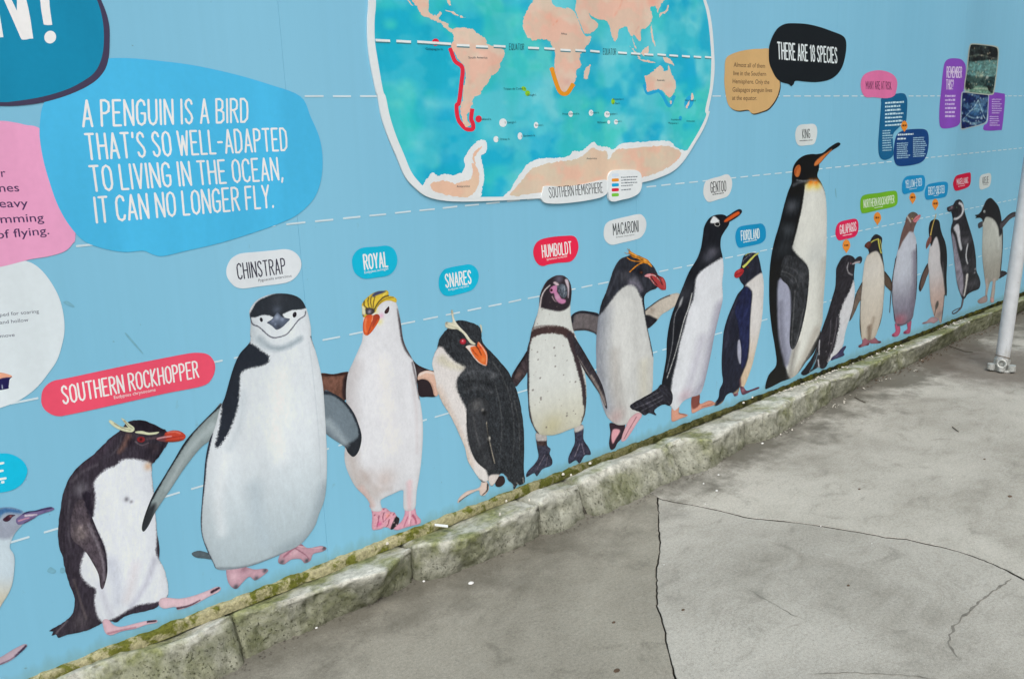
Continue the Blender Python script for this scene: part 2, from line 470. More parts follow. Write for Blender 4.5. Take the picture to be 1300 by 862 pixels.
def flat_mat(name, col, rough=.6, spec=.4, metal=0, var=.0, scale=30, bumpd=0):
    m, nt, b = material(name, rough, spec)
    b.inputs['Metallic'].default_value = metal
    co = world_pos(nt)
    f = noise_tex(nt, co, scale, 5)
    lo = tuple(max(0, q*(1-var)) for q in col); hi = tuple(min(1, q*(1+var)) for q in col)
    nt.links.new(mix(nt, ramp(nt, f, [(.3, 0), (.7, 1)]), lo, hi), b.inputs['Base Color'])
    if bumpd: bump(nt, b, f, .6, bumpd)
    return m

SEAM = flat_mat('panel_joint_dark', (.13, .24, .28), .7)
BOARD_BACK = flat_mat('wall_core_grey', (.3, .31, .3), .8, var=.1)


# ================= ground =================
def make_concrete(name, gain, foot_dirt=.5, foot_w=.36):
  CONCRETE, nt, b = material(name, .82, .25)
  co = world_pos(nt)
  big = noise_tex(nt, co, 1.1, 5, .6, .5)
  med = noise_tex(nt, scaled(nt, co, (1, 1.6, 1)), 5.5, 6, .62, .8)
  fine = noise_tex(nt, co, 95, 5, .72)
  grit = noise_tex(nt, co, 330, 2, .6)
  agg = noise_tex(nt, co, 150, 2, .5)
  c = mix(nt, ramp(nt, big, [(.36, 0), (.64, 1)]), (.315, .303, .268), (.47, .457, .415))
  c = mix(nt, ramp(nt, med, [(.42, 0), (.66, .4)]), c, (.50, .488, .45))
  c = mix(nt, ramp(nt, med, [(.28, .45), (.42, 0)]), c, (.17, .165, .145))
  c = mix(nt, 1.0, c, ramp(nt, fine, [(.32, .80), (.68, 1.16)]), 'MULTIPLY')
  c = mix(nt, 1.0, c, ramp(nt, grit, [(.3, .78), (.7, 1.2)]), 'MULTIPLY')
  sep = nt.nodes.new('ShaderNodeSeparateXYZ'); nt.links.new(co, sep.inputs[0])
  c = mix(nt, ramp(nt, agg, [(.27, .6), (.33, 0)]), c, (.12, .115, .10))
  c = mix(nt, ramp(nt, agg, [(.68, 0), (.73, .5)]), c, (.58, .57, .53))
  # dirt gathered along the kerb foot
  foot = ramp(nt, mul(nt, sep.outputs['Y'], mul(nt, noise_tex(nt, co, 4.5, 5, .6), .75), 'ADD'), [(.50, 0), (.78, 0), (1.0, .0)])
  fy = mul(nt, mul(nt, sep.outputs['Y'], -2.05, 'ADD'), mul(nt, mul(nt, noise_tex(nt, co, 5, 5, .65), -.5, 'ADD'), 1.1), 'ADD')
  c = mix(nt, ramp(nt, fy, [(.05, 0), (foot_w, foot_dirt)]), c, (.105, .10, .082))
  # rusty soil stain round the pole foot
  vm = nt.nodes.new('ShaderNodeVectorMath'); vm.operation = 'DISTANCE'; nt.links.new(co, vm.inputs[0]); vm.inputs[1].default_value = (6.02, 2.0, 0)
  pd = mul(nt, vm.outputs['Value'], mul(nt, noise_tex(nt, co, 4, 5, .7), .7), 'SUBTRACT')
  c = mix(nt, ramp(nt, pd, [(.0, .75), (.32, 0)]), c, (.115, .095, .078))
  # dark veins and blotches
  v = noise_tex(nt, scaled(nt, co, (1, 1.5, 1)), 2.3, 7, .7, 1.4)
  c = mix(nt, ramp(nt, v, [(.49, 0), (.5, .22), (.51, 0)]), c, (.09, .085, .07))
  pale = noise_tex(nt, scaled(nt, co, (2.5, 1, 1)), 11, 4, .7, .3)
  c = mix(nt, ramp(nt, pale, [(.66, 0), (.76, .55)]), c, (.52, .52, .49))
  c = mix(nt, 1.0, c, gain, 'MULTIPLY')
  nt.links.new(c, b.inputs['Base Color'])
  hgt = mul(nt, mul(nt, fine, .6), mul(nt, grit, .4), 'ADD')
  bump(nt, b, hgt, .22, .004)
  return CONCRETE
CONCRETE = make_concrete('worn_concrete', (.93, .925, .90))
CONCRETE_DAMP = make_concrete('damp_concrete', (.66, .642, .585))
CONCRETE_FAR = make_concrete('pale_concrete', (1.02, 1.01, .975), .82, .30)

DIRT = flat_mat('crack_dirt', (.07, .065, .053), .95, .1, var=.4, scale=60, bumpd=.005)
bed = mesh_obj('ground', [(-60, -60, -.02), (60, -60, -.02), (60, 60, -.02), (-60, 60, -.02)], [[0, 1, 2, 3]], DIRT, kind='structure')

def jitter_line(P, step, amp, seed):
    out = []; P = [np.array(p) for p in P]
    for a, b in zip(P[:-1], P[1:]):
        k = max(1, int(np.linalg.norm(b-a)/step))
        for i in range(k):
            q = a+(b-a)*i/k
            out.append(q+np.array([noise.noise(Vector((q[0]*40, q[1]*40, seed))), noise.noise(Vector((q[0]*40, q[1]*40, seed+5)))])*amp)
    out.append(P[-1]); return out

def offset(P, d):
    out = []
    for i in range(len(P)):
        a = P[max(0, i-1)]; b = P[min(len(P)-1, i+1)]; t = b-a; t = t/(np.linalg.norm(t)+1e-9)
        out.append(P[i]+np.array([-t[1], t[0]])*d[i])
    return out

def slab(name, poly, label=None, mat=None):        # concrete plate with a worn, slightly rounded edge at the cracks
    P = np.array(poly); n = len(P)
    area = .5*np.sum(P[:, 0]*np.roll(P[:, 1], -1)-np.roll(P[:, 0], -1)*P[:, 1])
    if area < 0: P = P[::-1]
    r = delaunay_2d_cdt([Vector(p) for p in P], [], [list(range(n))], 1, 1e-6)
    V = [(v[0], v[1], 0.0) for v in r[0]]; F = []
    for f in r[2]:
        a, b, c = [V[i] for i in f]
        F.append(list(f) if (b[0]-a[0])*(c[1]-a[1])-(b[1]-a[1])*(c[0]-a[0]) > 0 else list(f)[::-1])
    k = len(V)
    T = np.roll(P, -1, 0)-np.roll(P, 1, 0); T = T/(np.linalg.norm(T, axis=1)[:, None]+1e-9)
    O = np.column_stack([T[:, 1], -T[:, 0]])
    for q, o in zip(P, O): V.append((q[0], q[1], 0.0))
    for q, o in zip(P, O): V.append((q[0]+o[0]*.0018, q[1]+o[1]*.0018, -.002))
    for q, o in zip(P, O): V.append((q[0]+o[0]*.0022, q[1]+o[1]*.0022, -.018))
    for i in range(n):
        j = (i+1) % n
        for a in (0, n):
            F.append([k+a+i, k+a+n+i, k+a+n+j, k+a+j])
    o = mesh_obj(name, V, F, mat or CONCRETE, bed, label=label, origin=None)
    o.data.materials.append(DIRT)
    for p_ in list(o.data.polygons)[-2*n:][1::2]: p_.material_index = 1
    o['kind'] = 'structure'
    return o

rnd = random.Random(4)
A = jitter_line(CRACK_A+[(2.75, -3.0), (2.9, -40)], .012, .004, 1)[:900]
B = jitter_line(CRACK_B+[(7.5, -2.5), (9.5, -9.0), (14, -40)], .014, .004, 2)[:900]
wa = [.0042+.0022*noise.noise(Vector((i*.11, 0, 0))) for i in range(len(A))]
wb = [.0066+.0030*noise.noise(Vector((i*.13, 3, 0))) for i in range(len(B))]
J = np.array(A[0])
KFY = 2.6
topJ = np.array([J[0]-.02, KFY])
A_left, A_right = offset(A, [-w for w in wa]), offset(A, wa)
B_left, B_right = offset(B, wb), offset(B, [-w for w in wb])
hair = offset([J, topJ], [.0015, .0015]), offset([J, topJ], [-.0015, -.0015])
# A runs away from the kerb towards -Y: its left side (offset +) is +X
slab('concrete_slab', [q for q in A_left[::-1]]+[hair[1][0], hair[1][1]]+[np.array([-40, KFY]), np.array([-40, -40])], 'slab left of the long crack', CONCRETE_DAMP)
slab('concrete_slab', [hair[0][1], hair[0][0]]+[q for q in B_left[1:]]+[np.array([40, -40]), np.array([40, KFY])], 'slab beyond the curving crack', CONCRETE_FAR)
slab('concrete_slab', [q for q in A_right[2:]]+[q for q in B_right[::-1][:-2]], 'slab between the two cracks')

# shallow hairline cracks: thin dark fillets worked into the surface
HAIR = flat_mat('hairline_crack', (.20, .19, .165), .95, .1, var=.35, scale=40)
hair_faces = []; hair_v = []
for P0, w0, sd in ((CRACK_C, .0048, 7), (CRACK_D, .0035, 9), (CRACK_E, .0016, 12)):
    P = jitter_line(P0, .012, .007, sd); n = len(P)
    w = [w0*(.35+.65*abs(noise.noise(Vector((i*.23, sd, 1))))*2)*min(1, i/4+.1, (n-1-i)/4+.1) for i in range(n)]
    L, R = offset(P, w), offset(P, [-q for q in w]); k = len(hair_v)
    hair_v += [(q[0], q[1], .0012) for q in L]+[(q[0], q[1], .0012) for q in R]
    hair_faces += [[k+i, k+n+i, k+n+i+1, k+i+1][::-1] for i in range(n-1)]
o = mesh_obj('hairline_cracks', hair_v, [f[::-1] for f in hair_faces], HAIR, bed, kind='structure')

# ================= mural wall =================
wall = thing('mural_wall', 'long pale blue wall of smooth panels with dashed white lines, behind the stone kerb', 'wall', (4.0, WALL_Y, .15))
seams = [-3.664, -1.997, -.331, 1.336, 2.986, 4.655, 6.338, 8.0, 9.66, 11.33, 13.0]
def box(name, x0, x1, y0, y1, z0, z1, mat, parent=None, bev=0.0, **kw):
    bm = bmesh.new(); bmesh.ops.create_cube(bm, size=1)
    for v in bm.verts:
        v.co = Vector((x0+(v.co.x+.5)*(x1-x0), y0+(v.co.y+.5)*(y1-y0), z0+(v.co.z+.5)*(z1-z0)))
    if bev: bmesh.ops.bevel(bm, geom=bm.edges[:], offset=bev, segments=2, affect='EDGES')
    vs = [tuple(v.co) for v in bm.verts]; fs = [[v.index for v in f.verts] for f in bm.faces]
    bm.free()
    return mesh_obj(name, vs, fs, mat, parent, **kw)
box('wall_core', -3.7, 13.05, WALL_Y+.02, WALL_Y+.14, -.02, 3.4, BOARD_BACK, wall)
for i, (a, c) in enumerate(zip(seams[:-1], seams[1:])):
    box('wall_panel', a+.00025, c-.00025, WALL_Y, WALL_Y+.0195, .145, 3.4, WALL, wall, .0005)
box('cap_rail', -3.7, 13.05, WALL_Y-.02, WALL_Y+.16, 3.401, 3.45, BOARD_BACK, wall, .004)

# dashed lines, one printed line per level
DASH = to_albedo(np.array([.80, .875, .905]))
for z, pitch, ln, phase, spans in ((1.729, .1017, .066, 1.398, [(-2, 13)]), (1.339, .1035, .066, 1.2945, [(-2, 13)]),
                            (.946, .1035, .066, 1.801, [(-2, 13)]), (.567, .1035, .066, .482-.104, [(-2, 13)])):
    pr = Print(); k0 = int((-2-phase)/pitch)
    for k in range(k0, k0+150):
        x = phase+k*pitch+.002*noise.noise(Vector((k*1.7, z, 0)))
        ww = .0058*(1+.15*noise.noise(Vector((k*2.3, z, 4)))); tilt = .0012*noise.noise(Vector((k*.9, z, 9)))
        V = np.array([(x, z-ww/2), (x+ln, z-ww/2+tilt), (x+ln+.001, z+tilt), (x+ln, z+ww/2+tilt), (x, z+ww/2), (x-.001, z)])
        pr.add(V, [[0, 1, 2, 3, 4, 5]], depth(0), DASH)
    pr.build('dashed_line', wall)['kind'] = 'stuff'

# grime smears on the panels (outline in wall metres)
SMEAR = flat_mat('grime_smear', (.185, .43, .55), .7, .2, var=.08, scale=80)
for P in (((.768, 1.075), (.803, 1.018), (.806, 1.019), (.773, 1.077)), ((.62, 1.192), (.642, 1.176), (.645, 1.180), (.63, 1.195)),
          ((.472, .452), (.487, .44), (.494, .446), (.482, .462)), ((.503, .438), (.512, .432), (.518, .442), (.508, .45)), ((4.72, 1.21), (4.735, 1.17), (4.742, 1.172), (4.728, 1.22)),
          ((4.42, 1.37), (4.53, 1.33), (4.532, 1.332), (4.424, 1.374))):
    pr = Print(); V, F = fill(smooth_closed(np.array(P), 4), 0, 1); pr.add(V, F, depth(.5), np.array([.2, .3, .3])); pr.build('grime_smear', wall, mat=SMEAR)

# ================= kerb =================
STONE, nt, b = material('mossy_kerb_stone', .88, .2)
co = world_pos(nt)
sep = nt.nodes.new('ShaderNodeSeparateXYZ'); nt.links.new(co, sep.inputs[0])
nrm = nt.nodes.new('ShaderNodeSeparateXYZ'); nt.links.new(nt.nodes.new('ShaderNodeNewGeometry').outputs['Normal'], nrm.inputs[0])
n1 = noise_tex(nt, co, 7, 6, .65, .6); n2 = noise_tex(nt, co, 42, 5, .7); n3 = noise_tex(nt, co, 170, 3, .6)
c = mix(nt, ramp(nt, n1, [(.33, 0), (.62, 1)]), (.36, .36, .30), (.68, .675, .60))
c = mix(nt, 1.0, c, ramp(nt, n2, [(.28, .62), (.6, 1.12)]), 'MULTIPLY')
c = mix(nt, ramp(nt, n3, [(.30, .55), (.42, 0)]), c, (.10, .10, .08))
# moss: patchy, heavier on the far stones and in the sheltered strip by the wall
mx = ramp(nt, mul(nt, sep.outputs['X'], .1), [(.0, .13), (.25, .10), (.34, .04), (.46, .04), (.55, .16), (.8, .20)])
my = ramp(nt, mul(nt, sep.outputs['Y'], -1.55, 'ADD'), [(.87, 0), (.98, .05)])
mn = noise_tex(nt, co, 5.2, 5, .6, .4)
mf = mul(nt, mul(nt, mn, mx, 'ADD'), my, 'ADD')
moss = ramp(nt, mf, [(.55, 0), (.70, .85)])
mosscol = mix(nt, ramp(nt, n2, [(.35, 0), (.65, 1)]), (.085, .105, .022), (.27, .29, .10))
c = mix(nt, moss, c, mosscol)
# dark grime near the ground line
gz = mul(nt, mul(nt, n2, .07), mul(nt, sep.outputs['Z'], -1), 'ADD')
c = mix(nt, ramp(nt, gz, [(.0, 0), (.035, .7)]), c, (.075, .072, .05))
gf = mul(nt, mul(nt, mul(nt, sep.outputs['Z'], -1), .2, 'ADD'), mul(nt, n1, .11), 'ADD')
nb = noise_tex(nt, co, 17, 6, .68, .3)
c = mix(nt, ramp(nt, gf, [(.122, 0), (.158, .72)]), c, mix(nt, ramp(nt, nb, [(.38, 0), (.64, 1)]), (.10, .105, .062), (.33, .33, .25)))  # top-to-front shading painted in: front face darker, with mottled grime
nt.links.new(c, b.inputs['Base Color'])
pits = mul(nt, ramp(nt, noise_tex(nt, co, 120, 3, .55), [(.31, 0), (.39, 1)]), ramp(nt, sep.outputs['Z'], [(.085, 0), (.13, 1)]), 'MAXIMUM')
c = mix(nt, 1.0, c, mix(nt, pits, (.68, .68, .62), (1, 1, 1)), 'MULTIPLY')
nt.links.new(c, b.inputs['Base Color'])
bump(nt, b, mul(nt, mul(nt, mul(nt, n2, .5), mul(nt, n3, .2), 'ADD'), mul(nt, pits, .5), 'ADD'), 1.0, .010)

kerb = thing('stone_kerb', 'rough mossy kerb of pale stones running along the foot of the blue mural wall', 'kerb', (4.0, 2.4, 0))
FX = np.array(KERB_FOOT); AX_ = np.array(KERB_ARRIS)
def foot_y(x): return float(np.interp(x, FX[:, 0], FX[:, 1]))
def arris_y(x): return float(np.interp(x, AX_[:, 0], AX_[:, 1]))
joints = [-3.6, -2.9, -2.15, -1.5, -.85, -.25, .32, .955, 1.632, 2.214, 2.487, 3.105, 3.655, 4.65, 5.49, 7.10, 8.2, 9.3, 10.5, 11.8, 13.0]
def stone(x0, x1, seed):
    step = .011 if x1 < 5.6 and x0 > .2 else .022
    if x0 < .1 or x1 > 8: step = .04
    nx = max(6, int((x1-x0)/step)); V = []; m = 30
    prof = np.linspace(0, 1, m)
    for i in range(nx+1):
        gap = .0035+.0012*max(0, x0)
        x = x0+gap+(x1-x0-2*gap)*i/nx
        e = min(x-x0, x1-x)
        far = 1+max(0, x-2.5)*.3
        drop = .014*math.exp(-e/(.010*far))+.008*math.exp(-e/(.035*far))
        ya, yf = arris_y(min(max(x, .4), 7.4)), foot_y(min(max(x, .4), 7.4))
        zt = .142+.008*noise.noise(Vector((x*2.2, seed, 0)))+.006*noise.noise(Vector((seed*3.1, 1, 0)))
        back, arr, ft = np.array((2.56, zt-.026)), np.array((ya-.004, zt+.002)), np.array((yf, -.018))
        rr = .13+.06*noise.noise(Vector((x*3, seed, 8)))
        pa = arr+(back-arr)*min(.5, rr); pb = arr+(ft-arr)*min(.45, rr*.8)
        for t in prof:
            if t < .34: q = back+(pa-back)*(t/.34)
            elif t < .6:
                s_ = (t-.34)/.26; q = pa*(1-s_)**2+arr*2*s_*(1-s_)+pb*s_**2; 
            else: q = pb+(ft-pb)*((t-.6)/.4)
            ny, nz = (0, 1) if t < .34 else ((-.7, .7) if t < .6 else (-1, .12))
            P = Vector((x, q[0], q[1]))
            d = .013*noise.noise(P*5.5+Vector((seed, 0, 0)))+.0048*noise.noise(P*24)+.0026*noise.noise(P*60)
            if t > .45:
                pit = noise.noise(P*46+Vector((9, 3, 1)))
                d -= max(0, pit-.12)*.032*(1.2-.5*t)
                d -= max(0, noise.noise(P*16+Vector((5, 1, 1)))-.25)*.022
            k = min(1, t*6)
            d = (d-drop)*k
            V.append((x, q[0]+ny*d, q[1]+nz*d))
    F = []
    for i in range(nx):
        for j in range(m-1):
            a = i*m+j; F.append([a, a+1, a+m+1, a+m])
    V = V+[(x0+gap, 2.56, -.03), (x1-gap, 2.56, -.03)]
    F.append([*range(0, m)][::-1]+[len(V)-2]); F.append([*range(nx*m, nx*m+m)]+[len(V)-1])
    return mesh_obj('kerb_stone', V, F, STONE, kerb, smooth=True)
for i, (a, c_) in enumerate(zip(joints[:-1], joints[1:])):
    stone(a, c_, i*1.37+2)
# dark packed soil seen in the joints
V = []; F = []; xs = np.linspace(-3.6, 13, 240)
for x in xs:
    yy = foot_y(min(max(x, .4), 7.4)); ya = arris_y(min(max(x, .4), 7.4))
    V += [(x, 2.56, .085), (x, ya+.045, .08), (x, yy+.04, -.02)]
for i in range(len(xs)-1):
    for j in range(2): F.append([i*3+j, i*3+j+1, i*3+j+4, i*3+j+3])
mesh_obj('joint_soil', V, F, DIRT, kerb)

# lichen-covered mortar fillet between wall and kerb (left), thinning to a dark mossy line (right)
LICHEN, nt, b = material('lichen_mortar', .95, .1)
co = world_pos(nt); n1 = noise_tex(nt, co, 16, 5, .65, .4); n2 = noise_tex(nt, co, 90, 4, .7)
sep = nt.nodes.new('ShaderNodeSeparateXYZ'); nt.links.new(co, sep.inputs[0])
c = mix(nt, ramp(nt, n1, [(.44, 0), (.54, 1)]), (.17, .18, .035), (.50, .46, .27))
far = ramp(nt, mul(nt, mul(nt, sep.outputs['X'], .1), mul(nt, n1, .12), 'ADD'), [(.24, 0), (.36, .8), (.5, 1)])
dk = mix(nt, ramp(nt, n1, [(.4, 0), (.62, 1)]), (.022, .022, .012), (.10, .10, .02))
c = mix(nt, far, c, dk)
c = mix(nt, 1.0, c, ramp(nt, n2, [(.3, .5), (.65, 1.1)]), 'MULTIPLY')
nt.links.new(c, b.inputs['Base Color']); bump(nt, b, n2, .9, .008)
V = []; F = []; xs = np.arange(-3.6, 13, .014); m = 8
for x in xs:
    hgt_ = float(np.interp(x, [0, 2.3, 3.2, 4.2, 13], [.019, .017, .012, .007, .006])); wd = float(np.interp(x, [0, 2.3, 3.2, 4.2, 13], [.022, .02, .015, .010, .009]))
    for j in range(m):
        t = j/(m-1)*math.pi/2
        y = WALL_Y-.0005-wd*(math.sin(t)**.6); z = .142+hgt_*(math.cos(t)**.6)
        q = Vector((x, y, z)); d = .008*noise.noise(q*17)+.005*noise.noise(q*55)
        if j == 0: V.append((x, WALL_Y+.005, z+d*.8))
        else: V.append((x, y-d*.8*math.sin(t), z+d*math.cos(t) if j < m-1 else .125))
for i in range(len(xs)-1):
    for j in range(m-1):
        a = i*m+j; F.append([a, a+1, a+m+1, a+m])
mesh_obj('mortar_strip', V, F, LICHEN, kerb, smooth=True)


# ================= unseen hedge added right of the frame to shade the far end of the wall =================
SHADE_HEDGE, nt, b = material('shade_hedge_leaves', .7, .3)
co = world_pos(nt)
nt.links.new(mix(nt, noise_tex(nt, co, 9, 4), (.03, .05, .02), (.07, .11, .04)), b.inputs['Base Color'])
V = []; F = []; rr = random.Random(5)
for k in range(62000):
    x = rr.uniform(4.2, 24); h = rr.random()**.9*5.2; y = -1.9-1.5*rr.random()+.5*noise.noise(Vector((x*.6, h*.8, 0)))
    if h > 4.6+.8*noise.noise(Vector((x*.7, 2, 0))): continue
    a = Vector((rr.gauss(0, 1), rr.gauss(0, 1), rr.gauss(0, 1))).normalized(); c_ = a.orthogonal().normalized(); d_ = a.cross(c_)
    s_ = rr.uniform(.05, .11); p_ = Vector((x, y, h)); k0 = len(V)
    V += [tuple(p_-c_*s_), tuple(p_+d_*s_*.5), tuple(p_+c_*s_), tuple(p_-d_*s_*.5)]; F.append([k0, k0+1, k0+2, k0+3])
o = mesh_obj('shade_hedge', V, F, SHADE_HEDGE, kind='stuff'); o['label'] = 'unseen leafy screen added to shade the far end of the mural wall'; o['category'] = 'shade_hedge'


